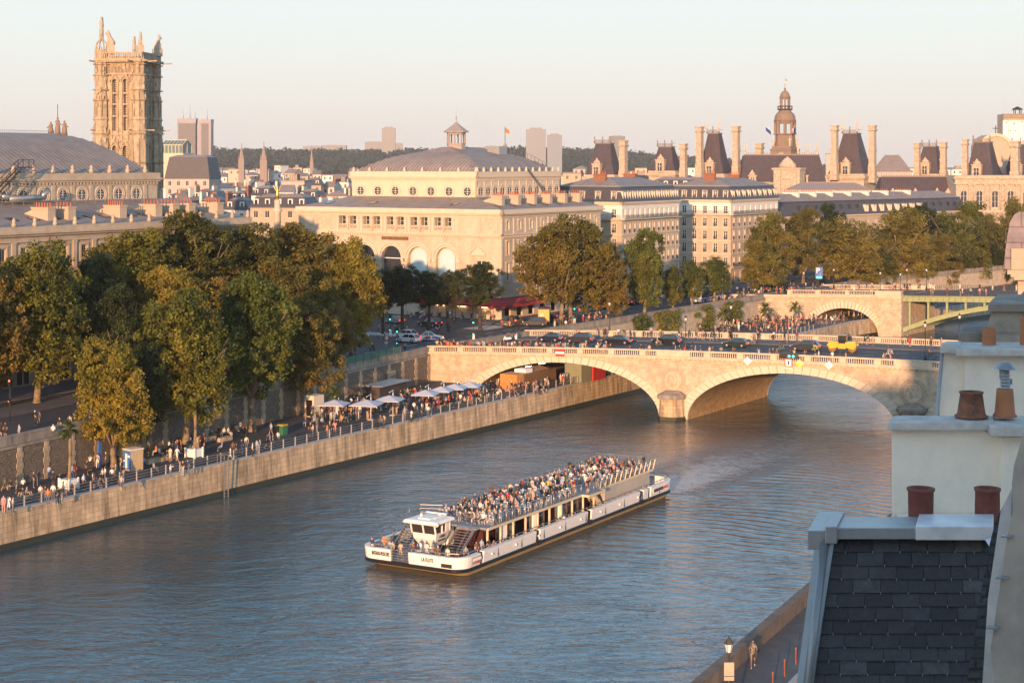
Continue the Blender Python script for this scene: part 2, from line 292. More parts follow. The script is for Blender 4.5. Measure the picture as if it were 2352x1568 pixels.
# ---------------------------------------------------------------- river
def watermat():
    m = bpy.data.materials.new('river_water'); m.use_nodes = True; t = m.node_tree; N = t.nodes; L = t.links; b = N['Principled BSDF']
    b.inputs['Roughness'].default_value = .07; b.inputs['IOR'].default_value = 1.8; b.inputs['Specular IOR Level'].default_value = .7
    tc = N.new('ShaderNodeTexCoord'); mp = N.new('ShaderNodeMapping'); mp.inputs['Rotation'].default_value = (0,0,-R(8)); mp.inputs['Scale'].default_value = (.55,1,1); L.new(tc.outputs['Object'], mp.inputs[0])
    def nz(sc_, det, src=mp.outputs[0], dist=0):
        n = N.new('ShaderNodeTexNoise'); n.inputs['Scale'].default_value = sc_; n.inputs['Detail'].default_value = det; n.inputs['Roughness'].default_value = .6; n.inputs['Distortion'].default_value = dist; L.new(src, n.inputs['Vector']); return n.outputs['Fac']
    def bump(h, st, dist, prev=None):
        n = N.new('ShaderNodeBump'); n.inputs['Distance'].default_value = dist; L.new(h, n.inputs['Height'])
        if prev: L.new(prev, n.inputs['Normal'])
        if isinstance(st, bpy.types.NodeSocket): L.new(st, n.inputs['Strength'])
        else: n.inputs['Strength'].default_value = st
        return n.outputs[0]
    def math_(op, a, b_=None, clamp=False):
        n = N.new('ShaderNodeMath'); n.operation = op; n.use_clamp = clamp
        for i, v in enumerate((a, b_)):
            if v is None: continue
            if isinstance(v, (int,float)): n.inputs[i].default_value = v
            else: L.new(v, n.inputs[i])
        return n.outputs[0]
    big = nz(.035, 3, dist=1.2); bm_ = N.new('ShaderNodeMapRange'); bm_.inputs[1].default_value = .36; bm_.inputs[2].default_value = .66; bm_.inputs[3].default_value = .35; bm_.inputs[4].default_value = 1.0; L.new(big, bm_.inputs[0]); bo = bm_.outputs[0]
    n1 = bump(nz(.26, 4, dist=.8), bo, .58); n2 = bump(nz(1.1, 4, dist=.6), bo, .24, n1)
    n3 = bump(nz(4.5, 3), .9, .03, n2)
    # wake: foam streaming behind the stern, and oblique wave trains
    mw = N.new('ShaderNodeMapping'); mw.vector_type = 'POINT'; L.new(tc.outputs['Object'], mw.inputs[0])
    q = Matrix.Rotation(-math.atan2(.42,.907),4,'Z'); st = Vector((16.8,196.5,0))
    # wake frame: x along the wake (away from stern), y across
    dirx = Vector((.50,.866)); sub = N.new('ShaderNodeVectorMath'); sub.operation = 'SUBTRACT'; L.new(tc.outputs['Object'], sub.inputs[0]); sub.inputs[1].default_value = st
    dx = N.new('ShaderNodeVectorMath'); dx.operation = 'DOT_PRODUCT'; L.new(sub.outputs[0], dx.inputs[0]); dx.inputs[1].default_value = (.50,.866,0)
    dy = N.new('ShaderNodeVectorMath'); dy.operation = 'DOT_PRODUCT'; L.new(sub.outputs[0], dy.inputs[0]); dy.inputs[1].default_value = (.866,-.50,0)
    ax = dx.outputs['Value']; ay = math_('ABSOLUTE', dy.outputs['Value'])
    wid = math_('MULTIPLY_ADD', ax, .12); N[wid.node.name].inputs[2].default_value = 4.6
    e1 = math_('DIVIDE', ay, wid); core = math_('SUBTRACT', 1.25, e1, True); front = math_('ADD', math_('MULTIPLY', ax, .8), .5, True)
    tail = math_('MULTIPLY', math_('SUBTRACT', 60, ax), .02, True); env = math_('MULTIPLY', math_('MULTIPLY', core, front), tail, True)
    fo = nz(1.1, 8, dist=1.5); fm = math_('MULTIPLY', math_('SUBTRACT', math_('ADD', fo, math_('MULTIPLY', env, .30)), .58), 6.0, True); foam = math_('MULTIPLY', math_('MULTIPLY', fm, env), .5, True)
    wb = bump(math_('MULTIPLY', fo, env), 1.0, .9, n3)
    wv = N.new('ShaderNodeTexWave'); wv.inputs['Scale'].default_value = .16; wv.inputs['Distortion'].default_value = 13; wv.inputs['Detail'].default_value = 2; wv.inputs['Detail Scale'].default_value = .35
    mv = N.new('ShaderNodeMapping'); mv.inputs['Rotation'].default_value = (0,0,R(-68)); L.new(tc.outputs['Object'], mv.inputs[0]); L.new(mv.outputs[0], wv.inputs['Vector'])
    side = math_('MULTIPLY', math_('MULTIPLY_ADD', dy.outputs['Value'], .08, True), math_('SUBTRACT', 1, math_('MULTIPLY', math_('ABSOLUTE', math_('SUBTRACT', ax, -8)), .02), True), True)
    wb2 = bump(math_('MULTIPLY', wv.outputs['Fac'], side), 1.0, .13, wb)
    L.new(wb2, b.inputs['Normal'])
    mx = N.new('ShaderNodeMix'); mx.data_type = 'RGBA'; mx.inputs[6].default_value = (.012,.050,.068,1); mx.inputs[7].default_value = (.66,.72,.72,1); L.new(foam, mx.inputs[0]); L.new(mx.outputs[2], b.inputs['Base Color'])
    mr = math_('MULTIPLY_ADD', foam, .5); N[mr.node.name].inputs[2].default_value = .07; L.new(mr, b.inputs['Roughness'])
    return m
mb = MB(); mb.add([(-300,-150,0),(900,-150,0),(900,900,0),(-300,900,0)], [(0,1,2,3)]); struct('river_water', mb, watermat())
# quay railing
rl = thing('quay_railing', 'grey metal railing with square posts along the edge of the riverside promenade', 'railing')
mb = MB(); inn = offs(EDGE, .38)
pts = [Vector((p[0],p[1],0)) for p in inn[1:4]]; pts[0] = Vector((inn[1][0]-RX*6, inn[1][1]-RY*6, 0))
for z in (.38,.68,.98):
    for a, b in zip(pts, pts[1:]): mb.bar(a+Vector((0,0,QZ+.16+z)), b+Vector((0,0,QZ+.16+z)), .05, .05)
mb.build('rail', M['steel'], rl)
pm = MB(); pm.box(-.06,.06,-.05,.05,0,1.08); pme = pm.mesh('post', M['gravel'])
for p, an in along([tuple(p[:2]) for p in pts], 2.25)[:99]: link('post', pme, rl, (p.x,p.y,QZ+.16), an)
# ================================================================ bridges
def baluster_bay(u0, u1, place, n, zt):
    mb = MB(); L = u1-u0
    for k in range(n):
        u = u0+(k+.5)*L/n; c = place(u); prof = [(.085,.12),(.085,.17),(.05,.22),(.105,.38),(.10,.46),(.045,.62),(.075,.68),(.085,.74)]
        mb.lathe([(r, z) for r, z in prof], (c[0],c[1],zt(u)-1.0), 6)
    rings = []
    for k in range(5):
        u = u0+k*L/4; c = place(u); rings.append((c, zt(u)))
    return mb, rings
def stone_bridge():
    O = Vector((24,252.5)); b = Vector((.922,-.387)); r = Vector((.524,.852)); W = 30.0
    pt = lambda u, v, z: (O.x+b.x*u+r.x*v, O.y+b.y*u+r.y*v, z)
    zt = lambda u: 10.38-.0003*(u-22)**2
    U0, U1 = -40.5, 62; t = thing('stone_bridge', 'broad golden stone bridge of three arches carrying traffic across the river', 'bridge', (0,0,0))
    arches = [-17.6, 17.6, 52.8]; hs, rise, zs = 15.4, 7.45, .15
    def zin(u):
        for c in arches:
            if abs(u-c) < hs: return zs+rise*math.sqrt(1-((u-c)/hs)**2)
        return -1.5
    us = sorted(set([U0,U1]+[c+hs*math.sin(a*math.pi/96) for c in arches for a in range(-48,49)]+[c+s*(hs-.0005) for c in arches for s in (-1,1)]+[c+s*(hs+.001) for c in arches for s in (-1,1)]+[i*1.0 for i in range(-40,62)]))
    us = [u for u in us if U0 <= u <= U1]; f = MB(); so = MB()
    for v, nm in ((0,0),(W,1)):
        f = MB()
        for a, c in zip(us, us[1:]): f.add([pt(a,v,zin(a)),pt(c,v,zin(c)),pt(c,v,zt(c)-1.5),pt(a,v,zt(a)-1.5)], [(0,1,2,3)])
        f.build('spandrel_wall', M['bridge'], t)
    for a, c in zip(us, us[1:]):
        if c-a < .003: so.add([pt(a,0,zin(a)),pt(c,0,zin(c)),pt(c,W,zin(c)),pt(a,W,zin(a))], [(0,1,2,3)]); continue
        so.add([pt(a,0,zin(a)),pt(c,0,zin(c)),pt(c,W,zin(c)),pt(a,W,zin(a))], [(0,1,2,3)], 0, True)
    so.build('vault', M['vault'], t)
    for c in arches:
        for v0, v1 in ((-.14,.3),(W-.3,W+.14)):
            mb = MB(); n = 41
            for k in range(n):
                a0 = math.pi*k/n+.004; a1 = math.pi*(k+1)/n-.004
                def q(a, dr, v):
                    z = zs+(rise+dr)*math.sin(a) if dr else zs+rise*math.sin(a); return pt(c-(hs+dr*(1.25))*math.cos(a), v, z)
                dr = 1.12; A = [q(a0,0.0,v0),q(a1,0.0,v0),q(a1,dr,v0),q(a0,dr,v0)]; B = [q(a0,0.0,v1),q(a1,0.0,v1),q(a1,dr,v1),q(a0,dr,v1)]
                mb.add(A+B, [(0,1,2,3),(4,7,6,5),(0,4,5,1),(1,5,6,2),(2,6,7,3),(3,7,4,0)], k % 2 if k % 3 else 0)
            mb.build('arch_ring', [M['voussoir'], M['stone_pl']], t)
    # cornice with modillions
    for sgn, v in ((-1,0),(1,W)):
        mb = MB(); uu = [U0+i*(U1-U0)/40 for i in range(41)]
        for (o0, z0, z1) in ((.22,-1.5,-1.38),(.55,-1.22,-1.0),(.42,-1.30,-1.22)):
            mb.loft([[pt(u,v+sgn*o0,zt(u)+z0),pt(u,v-sgn*.4,zt(u)+z0),pt(u,v-sgn*.4,zt(u)+z1),pt(u,v+sgn*o0,zt(u)+z1)] for u in uu])
        k = U0
        while k < U1:
            mb.loft([[pt(u,v+sgn*.40,zt(u)-1.385),pt(u,v-sgn*.1,zt(u)-1.385),pt(u,v-sgn*.1,zt(u)-1.3),pt(u,v+sgn*.40,zt(u)-1.3)] for u in (k,k+.28)]); k += .75
        mb.build('cornice', M['bridge_pl'], t)
        # parapet bays
        bays = []; u = U0+1.2
        while u < U1-1: bays.append((u, min(u+4.1,U1))); u += 5.0
        prm = MB()
        for z0, z1, o in ((-1.0,-.88,.30),(-.24,-.12,.24),(-.12,0,.30)):
            prm.loft([[pt(q,v+sgn*o-sgn*.12,zt(q)+z0),pt(q,v-sgn*o-sgn*.12,zt(q)+z0),pt(q,v-sgn*o-sgn*.12,zt(q)+z1),pt(q,v+sgn*o-sgn*.12,zt(q)+z1)] for q in uu])
        prev = U0
        for a, c in bays+[(U1,U1)]:
            if a-prev > .2: prm.loft([[pt(q,v+sgn*.10,zt(q)-.87),pt(q,v-sgn*.34,zt(q)-.87),pt(q,v-sgn*.34,zt(q)-.23),pt(q,v+sgn*.10,zt(q)-.23)] for q in (prev,a)])
            prev = c
        for pu in (0, 35.2): prm.loft([[pt(q,v+sgn*.13,zt(q)-.87),pt(q,v-sgn*.36,zt(q)-.87),pt(q,v-sgn*.36,zt(q)-.23),pt(q,v+sgn*.13,zt(q)-.23)] for q in (pu-2.6,pu+2.6)])
        prm.build('parapet', M['bridge_pl'], t)
        for a, c in bays:
            mb, _ = baluster_bay(a, c, lambda q: pt(q,v-sgn*.12,0), 13, zt); mb.build('baluster_row', M['bridge_pl'], t)
    # deck
    def sheet(mb, v0, v1, dz, mi=0):
        uu = [U0-3+i*(U1-U0+14)/42 for i in range(43)]
        for a, c in zip(uu, uu[1:]): mb.add([pt(a,v0,zt(a)+dz),pt(c,v0,zt(c)+dz),pt(c,v1,zt(c)+dz),pt(a,v1,zt(a)+dz)], [(0,1,2,3)], mi)
    mb = MB(); sheet(mb, .3, W-.3, -1.0-.14); mb.build('roadway', M['asphalt'], t)
    for v0, v1, kv in ((.3,3.2,3.35),(23,W-.3,22.85)):
        mb = MB(); uu = [U0-1+i*(U1-U0)/40 for i in range(41)]
        lo, hi = sorted((kv, v0 if kv < v0 else v1)); a_, b_ = (v0, kv) if kv > v1 else (kv, v1)
        mb.loft([[pt(q,a_,zt(q)-1.2),pt(q,b_,zt(q)-1.2),pt(q,b_,zt(q)-.998),pt(q,a_,zt(q)-.998)] for q in uu]); mb.build('footway', M['paving'], t)
    mb = MB()
    for v in (6.4, 13.2, 17.8):
        u = -38
        while u < 60:
            mb = MB(); mb.add([pt(u,v,zt(u)-1.134),pt(u+2.4,v,zt(u+2.4)-1.134),pt(u+2.4,v+.14,zt(u+2.4)-1.134),pt(u,v+.14,zt(u)-1.134)], [(0,1,2,3)]); u += 4.6 if v != 13.2 else 3.2; mb.build('lane_marking', M['roadwhite'], t)
    # piers with cutwaters
    for pu in (0, 35.2):
        mb = MB()
        def ring(sx, fz, z): return [pt(pu-sx,.3,z),pt(pu-sx,-.9*fz,z),pt(pu-sx*.62,-1.9*fz,z),pt(pu+sx*.62,-1.9*fz,z),pt(pu+sx,-.9*fz,z),pt(pu+sx,.3,z)]
        mb.loft([ring(1.95,1.0,-1.5),ring(1.95,1.0,.5)], 1); mb.loft([ring(1.85,1,.5),ring(1.72,.97,3.1)], 0)
        mb.loft([ring(2.0,1.15,3.1),ring(2.05,1.2,3.55),ring(1.9,1.1,3.75),ring(1.0,.45,4.25)], 2)
        mb.build('cutwater', [M['quaywall'], M['algae'], M['dirty']], t)
        # wreath and letter
        mb = MB(); rng = random.Random(3)
        fr = lambda x, z, v: pt(pu+x, v, 5.75+z)
        for k in range(44):
            a = 2*math.pi*k/44; 
            for j in range(3):
                rr_ = 1.32+.2*j; x = rr_*math.cos(a+.05*j); z = rr_*1.05*math.sin(a+.05*j); s_ = .16
                da = a+(.9 if math.cos(a) > 0 else -.9)+rng.uniform(-.4,.4)
                tip = (x+math.cos(da)*.34, z+math.sin(da)*.34); nx_, nz_ = -math.sin(da)*s_*.6, math.cos(da)*s_*.6
                mb.add([fr(x,z,-.01),fr(x+math.cos(da)*.15+nx_,z+math.sin(da)*.15+nz_,-.05),fr(*tip,-.02),fr(x+math.cos(da)*.15-nx_,z+math.sin(da)*.15-nz_,-.05),fr(x+math.cos(da)*.16,z+math.sin(da)*.16,-.19)], [(0,1,4),(1,2,4),(2,3,4),(3,0,4)])
        for k in range(32):
            a0, a1 = 2*math.pi*k/32, 2*math.pi*(k+1)/32
            rg = lambda a: [fr(q*math.cos(a),q*1.05*math.sin(a),v) for q, v in ((1.1,-.01),(1.1,-.13),(1.24,-.13),(1.24,-.01))]
            mb.loft([rg(a0),rg(a1)], 0, False)
        mb.build('laurel_wreath', M['bridge_pl'], t)
        mb = MB()
        def stroke(x0,z0,x1,z1,w): mb.add([fr(x0-w,z0,-.02),fr(x0+w,z0,-.02),fr(x1+w,z1,-.02),fr(x1-w,z1,-.02),fr(x0-w,z0,-.17),fr(x0+w,z0,-.17),fr(x1+w,z1,-.17),fr(x1-w,z1,-.17)], [(0,1,5,4),(1,2,6,5),(2,3,7,6),(3,0,4,7),(4,5,6,7)])
        stroke(-.42,-.6,-.42,.6,.07); stroke(.42,-.6,.42,.6,.07); stroke(-.40,.6,.40,-.6,.13)
        for x,z in ((-.42,-.6),(-.42,.6),(.42,.6)): stroke(x,z-.04,x,z+.04,.2)
        mb.build('carved_letter_n', M['bridge_pl'], t)
    return t, pt, zt
BR, bpt, bzt = stone_bridge()
def bloc(u, v): q = bpt(u, v, 0); return Vector((q[0], q[1], bzt(u)-1.0))
def bridge2():
    O = Vector((62.6,376)); b = Vector((.993,-.119)); r = Vector((.56,.83)); W = 20
    pt = lambda u, v, z: (O.x+b.x*u+r.x*v, O.y+b.y*u+r.y*v, z); Z = 10.0
    t = thing('far_bridge', 'further bridge with one rusticated stone arch and a green iron span', 'bridge')
    ca, hs, rise, zs = 10.5, 7.7, 6.0, .05; zin = lambda u: zs+rise*math.sqrt(max(0,1-((u-ca)/hs)**2)) if abs(u-ca) < hs else -1.5
    us = sorted(set([-14,23.4]+[ca+hs*math.sin(a*math.pi/64) for a in range(-32,33)]+[ca-hs-.002,ca+hs+.002,ca-hs+.0005,ca+hs-.0005]))
    f = MB()
    for v in (0, W):
        for a, c in zip(us, us[1:]): f.add([pt(a,v,zin(a)),pt(c,v,zin(c)),pt(c,v,Z-1.6),pt(a,v,Z-1.6)], [(0,1,2,3)])
    f.add([pt(23.4,0,-1),pt(23.4,W,-1),pt(23.4,W,Z-1),pt(23.4,0,Z-1)], [(0,1,2,3)]); f.build('spandrel_wall', M['bridge'], t)
    so = MB()
    for a, c in zip(us, us[1:]): so.add([pt(a,0,zin(a)),pt(c,0,zin(c)),pt(c,W,zin(c)),pt(a,W,zin(a))], [(0,1,2,3)])
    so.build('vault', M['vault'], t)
    mb = MB(); n = 33
    for k in range(n):
        a0 = math.pi*k/n+.012; a1 = math.pi*(k+1)/n-.012
        q = lambda a, dr, v: pt(ca-(hs+dr)*math.cos(a), v, zs+(rise+dr)*math.sin(a))
        A = [q(a0,0,-.25),q(a1,0,-.25),q(a1,1.45,-.25),q(a0,1.45,-.25)]; B = [q(a0,0,.1),q(a1,0,.1),q(a1,1.45,.1),q(a0,1.45,.1)]
        mb.add(A+B, [(0,1,2,3),(0,4,5,1),(1,5,6,2),(2,6,7,3),(3,7,4,0)], k % 2)
    mb.build('arch_ring', [M['voussoir'], M['stone_pl']], t)
    mb = MB()                                         # rusticated pier
    for k in range(15):
        z = -.9+k*.62; e = .12 if k % 2 else 0
        mb.T = None; mb.loft([[pt(18.6-.02*e,-1.2+e,zz),pt(23.6-e,-1.2+e,zz),pt(23.6-e,.2,zz),pt(18.6,.2,zz)] for zz in (z,z+.6)])
    mb.build('pier', M['bridge'], t)
    mb = MB()
    mb.loft([[pt(u,v,z) for v,z in ((-.5,Z-1.6),(.3,Z-1.6),(.3,Z-1.05),(-.6,Z-1.05))] for u in (-14,18.4)])
    mb.loft([[pt(u,v,z) for v,z in ((-1.6,Z-1.6),(.3,Z-1.6),(.3,Z-1.05),(-1.7,Z-1.05))] for u in (18.4,23.7)]); mb.build('cornice', M['bridge_pl'], t)
    for v, vv in ((0,'n'),(W,'f')):
        mb = MB(); s_ = -1 if v == 0 else 1
        for z0, z1 in ((-1.04,-.88),(-.2,0)): mb.loft([[pt(u,v-.25,Z+z0),pt(u,v+.25,Z+z0),pt(u,v+.25,Z+z1),pt(u,v-.25,Z+z1)] for u in (-1.5,23.6)])
        for u in (-1.5,4.6,11,17.5): mb.loft([[pt(q,v-.22,Z-.88),pt(q,v+.22,Z-.88),pt(q,v+.22,Z-.2),pt(q,v-.22,Z-.2)] for q in (u,u+(.9 if u < 17 else 6))])
        if v == 0: mb.loft([[pt(q,-1.5,Z-1.04),pt(q,0,Z-1.04),pt(q,0,Z),pt(q,-1.5,Z)] for q in (18.5,23.5)])
        mb.build('parapet', M['bridge_pl'], t)
        for u in (-.6,5.5,11.9):
            m2, _ = baluster_bay(u, u+5.1, lambda q: pt(q,v,0), 15, lambda q: Z); m2.build('baluster_row', M['bridge_pl'], t)
    mb = MB(); mb.loft([[pt(u,.3,Z-1.3),pt(u,W-.3,Z-1.3),pt(u,W-.3,Z-1.06),pt(u,.3,Z-1.06)] for u in (-14,80)]); mb.build('roadway', M['asphalt'], t)
    # iron span
    x0, hsp, rs = 23.6, 28, 5.7; zr = lambda u: 1.9+rs*(1-(1-(u-x0)/hsp)**2)
    for v in (0,5,10,15,20):
        mb = MB(); uu = [x0+i*2*hsp/40 for i in range(41)]
        mb.loft([[pt(u,v-.25,zr(u)-1.0),pt(u,v+.25,zr(u)-1.0),pt(u,v+.25,zr(u)),pt(u,v-.25,zr(u))] for u in uu])
        mb.loft([[pt(u,v-.4,zr(u)-.12),pt(u,v+.3,zr(u)-.12),pt(u,v+.3,zr(u)+.02),pt(u,v-.4,zr(u)+.02)] for u in uu]); mb.build('iron_rib', M['patina'], t)
        if v in (0,): 
            for k in range(1,14):
                u = x0+k*2*hsp/14-2.6; 
                if Z-2.3 < zr(u)+.3: continue
                mb = MB(); mb.loft([[pt(u-w_,v-w_,z),pt(u+w_,v-w_,z),pt(u+w_,v+w_,z),pt(u-w_,v+w_,z)] for z,w_ in ((zr(u),.22),(Z-2.6,.22),(Z-2.3,.4))]); mb.build('iron_column', M['patina'], t)
    mb = MB(); mb.loft([[pt(u,v,z) for v,z in ((-.3,Z-2.35),(W,Z-2.35),(W,Z-1.1),(-.3,Z-1.1))] for u in (x0,80)]); mb.loft([[pt(u,v,z) for v,z in ((-.6,Z-1.3),(0,Z-1.3),(0,Z-1.06),(-.65,Z-1.06))] for u in (x0,80)])
    for k in range(40): u = x0+.7+k*1.3; mb.loft([[pt(q,-.5,Z-1.9),pt(q,-.3,Z-2.1),pt(q,-.3,Z-1.4),pt(q,-.5,Z-1.4)] for q in (u,u+.25)])
    mb.build('iron_fascia', M['patina'], t)
    for v in (-.3, W):
        mb = MB(); 
        for z in (-1.0,-.5,-.02): mb.bar(pt(x0,v,Z+z), pt(80,v,Z+z), .07,.07)
        u = x0
        while u < 80: mb.bar(pt(u,v,Z-1), pt(u,v,Z), .06 if int(u) % 3 else .14, .06); u += .42
        mb.build('iron_railing', M['iron'], t)
    return pt
b2pt = bridge2()
# ================================================================ building kit
_U = 'zeroth first second third fourth fifth sixth seventh eighth ninth tenth eleventh twelfth thirteenth fourteenth fifteenth sixteenth seventeenth eighteenth nineteenth'.split()
_D = ['','','twenty','thirty','forty','fifty','sixty','seventy','eighty','ninety']
def W_(n):
    if n < 20: return _U[n]
    if n >= 100: return 'hundred and '+W_(n-100)
    return (_D[n//10][:-1]+'ieth') if n % 10 == 0 else _D[n//10]+' '+_U[n%10]
class Face:
    def __init__(s, x, y, rz): s.x, s.y, s.rz = x, y, rz; s.c, s.s = math.cos(rz), math.sin(rz)
    def p(s, u, z, o=0): return (s.x+s.c*u+s.s*o, s.y+s.s*u-s.c*o, z)
    def box(s, mb, u0, u1, z0, z1, o0, o1, mi=0):
        v = [s.p(u,z,o) for z in (z0,z1) for u,o in ((u0,o1),(u1,o1),(u1,o0),(u0,o0))]
        return mb.add(v, [(0,3,2,1),(4,5,6,7),(0,1,5,4),(1,2,6,5),(2,3,7,6),(3,0,4,7)], mi)
def facade(mb, fc, u0, u1, z0, z1, ops, depth=.35, mi=0):
    us = sorted({u0,u1}|{q for o in ops for q in (o[0],o[1]) if u0 < q < u1}); zs = sorted({z0,z1}|{q for o in ops for q in (o[2],o[3]) if z0 < q < z1})
    ins = lambda u, z: any(o[0] < u < o[1] and o[2] < z < o[3] for o in ops)
    for a, b in zip(us, us[1:]):
        run = None
        for c, d in zip(zs, zs[1:]):
            if ins((a+b)/2,(c+d)/2):
                if run is not None: mb.add([fc.p(a,run),fc.p(b,run),fc.p(b,c),fc.p(a,c)], [(0,1,2,3)], mi); run = None
            elif run is None: run = c
        if run is not None: mb.add([fc.p(a,run),fc.p(b,run),fc.p(b,z1),fc.p(a,z1)], [(0,1,2,3)], mi)
    for a, b, c, d in ops:
        mb.add([fc.p(a,c),fc.p(b,c),fc.p(b,d),fc.p(a,d),fc.p(a,c,-depth),fc.p(b,c,-depth),fc.p(b,d,-depth),fc.p(a,d,-depth)], [(0,4,5,1),(1,5,6,2),(2,6,7,3),(3,7,4,0)], mi)
_wc = {}
def win_mesh(w, h, kind='casement'):
    k = (round(w,2), round(h,2), kind)
    if k in _wc: return _wc[k]
    mb = MB(); f = .07; hw = w/2
    mats = [M['glass'], M['white'], M['stone_pl'], M['iron'], M['plaster_w']]
    mb.box(-hw,hw,.24,.30,0,h,0)
    if kind in ('casement','balcony','plain'):
        for x in (-hw, hw-f): mb.box(x,x+f,.16,.24,0,h,1)
        mb.box(-hw+f,hw-f,.16,.24,0,f,1); mb.box(-hw+f,hw-f,.16,.24,h-f,h,1); mb.box(-.05,.05,.15,.24,f,h-f,1)
        for z in ((.66,) if h < 1.8 else (.36,.68)): mb.box(-hw+f,-.05,.17,.24,h*z,h*z+.05,1); mb.box(.05,hw-f,.17,.24,h*z,h*z+.05,1)
    if kind == 'tall':
        for x in (-hw, hw-f): mb.box(x,x+f,.16,.24,0,h,2)
        mb.box(-.04,.04,.16,.24,0,h,2)
    if kind in ('casement','balcony'):
        mb.box(-hw-.16,-hw,-.06,.02,0,h+.14,2); mb.box(hw,hw+.16,-.06,.02,0,h+.14,2); mb.box(-hw-.2,hw+.2,-.12,.02,h+.14,h+.3,2); mb.box(-hw-.2,hw+.2,-.14,.02,-.14,0,2)
    if kind == 'casement':
        for z in (.12,.5,.86): mb.box(-hw,hw,-.05,-.02,z-.02,z+.02,3)
        n = 7
        for i in range(n+1): x = -hw+w*i/n; mb.box(x-.015,x+.015,-.05,-.02,.12,.86,3)
    me = mb.mesh('window', mats); _wc[k] = me; return me
def put_win(par, fc, u, z, w, h, kind='casement', name='window'):
    q = fc.p(u, z); return link(name, win_mesh(w,h,kind), par, q, fc.rz)
def balcony(par, fc, u0, u1, z, o=.75, h=.95, mat_=None):
    mb = MB(); fc.box(mb, u0, u1, z-.18, z, 0, o, 1)
    for zz in (.08, h): fc.box(mb, u0+.03, u1-.03, z+zz-.03, z+zz, o-.08, o-.04)
    n = max(2,int((u1-u0)/.16)); 
    for i in range(n+1): u = u0+.04+(u1-u0-.1)*i/n; fc.box(mb, u, u+.02+.02*(i%4==0), z+.05, z+h, o-.075, o-.05)
    return mb.build('balcony', [mat_ or M['iron'], M['stone_pl']], par)
_pot = {}
def pot_mesh():
    if 'p' not in _pot:
        mb = MB(); mb.lathe([(.13,0),(.15,.05),(.12,.12),(.11,.5),(.14,.55),(.14,.62),(.10,.62),(.09,.3)], n=8); _pot['p'] = mb.mesh('chimney_pot', M['terra'])
    return _pot['p']
def chimney(par, x, y, z0, z1, lx=.9, ly=3.5, m=None, pots=5, slope=0):
    mb = MB(); mb.box(x-lx/2,x+lx/2,y-ly/2,y+ly/2,z0,z1-.25); mb.box(x-lx/2-.1,x+lx/2+.1,y-ly/2-.1,y+ly/2+.1,z1-.25,z1)
    if slope: mb.add([(x-lx/2+.02,y+ly/2,z0),(x+lx/2-.02,y+ly/2,z0),(x-lx/2+.02,y+ly/2,z1-.4),(x+lx/2-.02,y+ly/2,z1-.4),(x-lx/2+.02,y+ly/2+slope,z0+1),(x+lx/2-.02,y+ly/2+slope,z0+1)], [(2,3,5,4),(0,2,4),(1,5,3)])
    c = mb.build('chimney', m or M['plaster'], par)
    for i in range(pots):
        if lx > ly: link('chimney_pot', pot_mesh(), c, (x-lx/2+.25+(lx-.5)*i/max(1,pots-1), y, z1))
        else: link('chimney_pot', pot_mesh(), c, (x, y-ly/2+.25+(ly-.5)*i/max(1,pots-1), z1))
    return c
def roof_grid(par, x0, x1, y0, y1, z0, h, run, nm='roof', mats=None, pw=1.0, rx=None):
    rx = rx or run; mb = MB(); xs = sorted({x0,x1,*[x0+rx*i/10 for i in range(11)],*[x1-rx*i/10 for i in range(11)]}); ys = sorted({y0,y1,*[min(y0+run*i/10,(y0+y1)/2) for i in range(11)],*[max(y1-run*i/10,(y0+y1)/2) for i in range(11)]})
    def Z(x,y):
        t = max(0,min(1,min(x-x0,x1-x)/rx,min(y-y0,y1-y)/run)); return z0+h*math.sin(t*math.pi/2)**pw
    for a, b in zip(xs, xs[1:]):
        for c, d in zip(ys, ys[1:]):
            mx, my = (a+b)/2, (c+d)/2; ex = min(mx-x0,x1-mx)/rx < min(my-y0,y1-my)/run
            tri = [(a,c,Z(a,c)),(b,c,Z(b,c)),(b,d,Z(b,d)),(a,d,Z(a,d))]
            mb.add(tri, [(0,1,2,3)], 1 if ex else 0, True)
    return mb.build(nm, mats or [M['zincx'], M['zincy']], par)
def hip(par, x0, x1, y0, y1, z0, h, inset_x, inset_y, mats, nm='roof', thick=.0):
    mb = MB(); X0, X1, Y0, Y1 = x0+inset_x, x1-inset_x, y0+inset_y, y1-inset_y
    v = [(x0,y0,z0),(x1,y0,z0),(x1,y1,z0),(x0,y1,z0),(X0,Y0,z0+h),(X1,Y0,z0+h),(X1,Y1,z0+h),(X0,Y1,z0+h)]
    mb.add(v, [(0,1,5,4),(2,3,7,6)], 0); mb.add(v, [(1,2,6,5),(3,0,4,7)], 1); mb.add(v, [(4,5,6,7)], 0); return mb.build(nm, mats, par)
def dormer(par, fc, u, z, w=1.3, h=1.9, back=1.6, m=None, arch=False, rfm=None):
    mb = MB(); hw = w/2
    fc.box(mb, u-hw-.16, u-hw, z, z+h, -back, .05, 0); fc.box(mb, u+hw, u+hw+.16, z, z+h, -back, .05, 0); fc.box(mb, u-hw-.25, u+hw+.25, z+h, z+h+.16, -back, .16, 1)
    if arch: mb.add([fc.p(u-hw-.25,z+h+.16,.1),fc.p(u+hw+.25,z+h+.16,.1),fc.p(u,z+h+.75,.1),fc.p(u-hw-.25,z+h+.16,-back),fc.p(u+hw+.25,z+h+.16,-back),fc.p(u,z+h+.75,-back)], [(0,1,2),(0,2,5,3),(1,4,5,2)], 0 if arch == 2 else 1)
    d = mb.build('dormer', [m or M['plaster'], rfm or M['zinc']], par); put_win(d, fc, u, z, w, h, 'plain'); return d
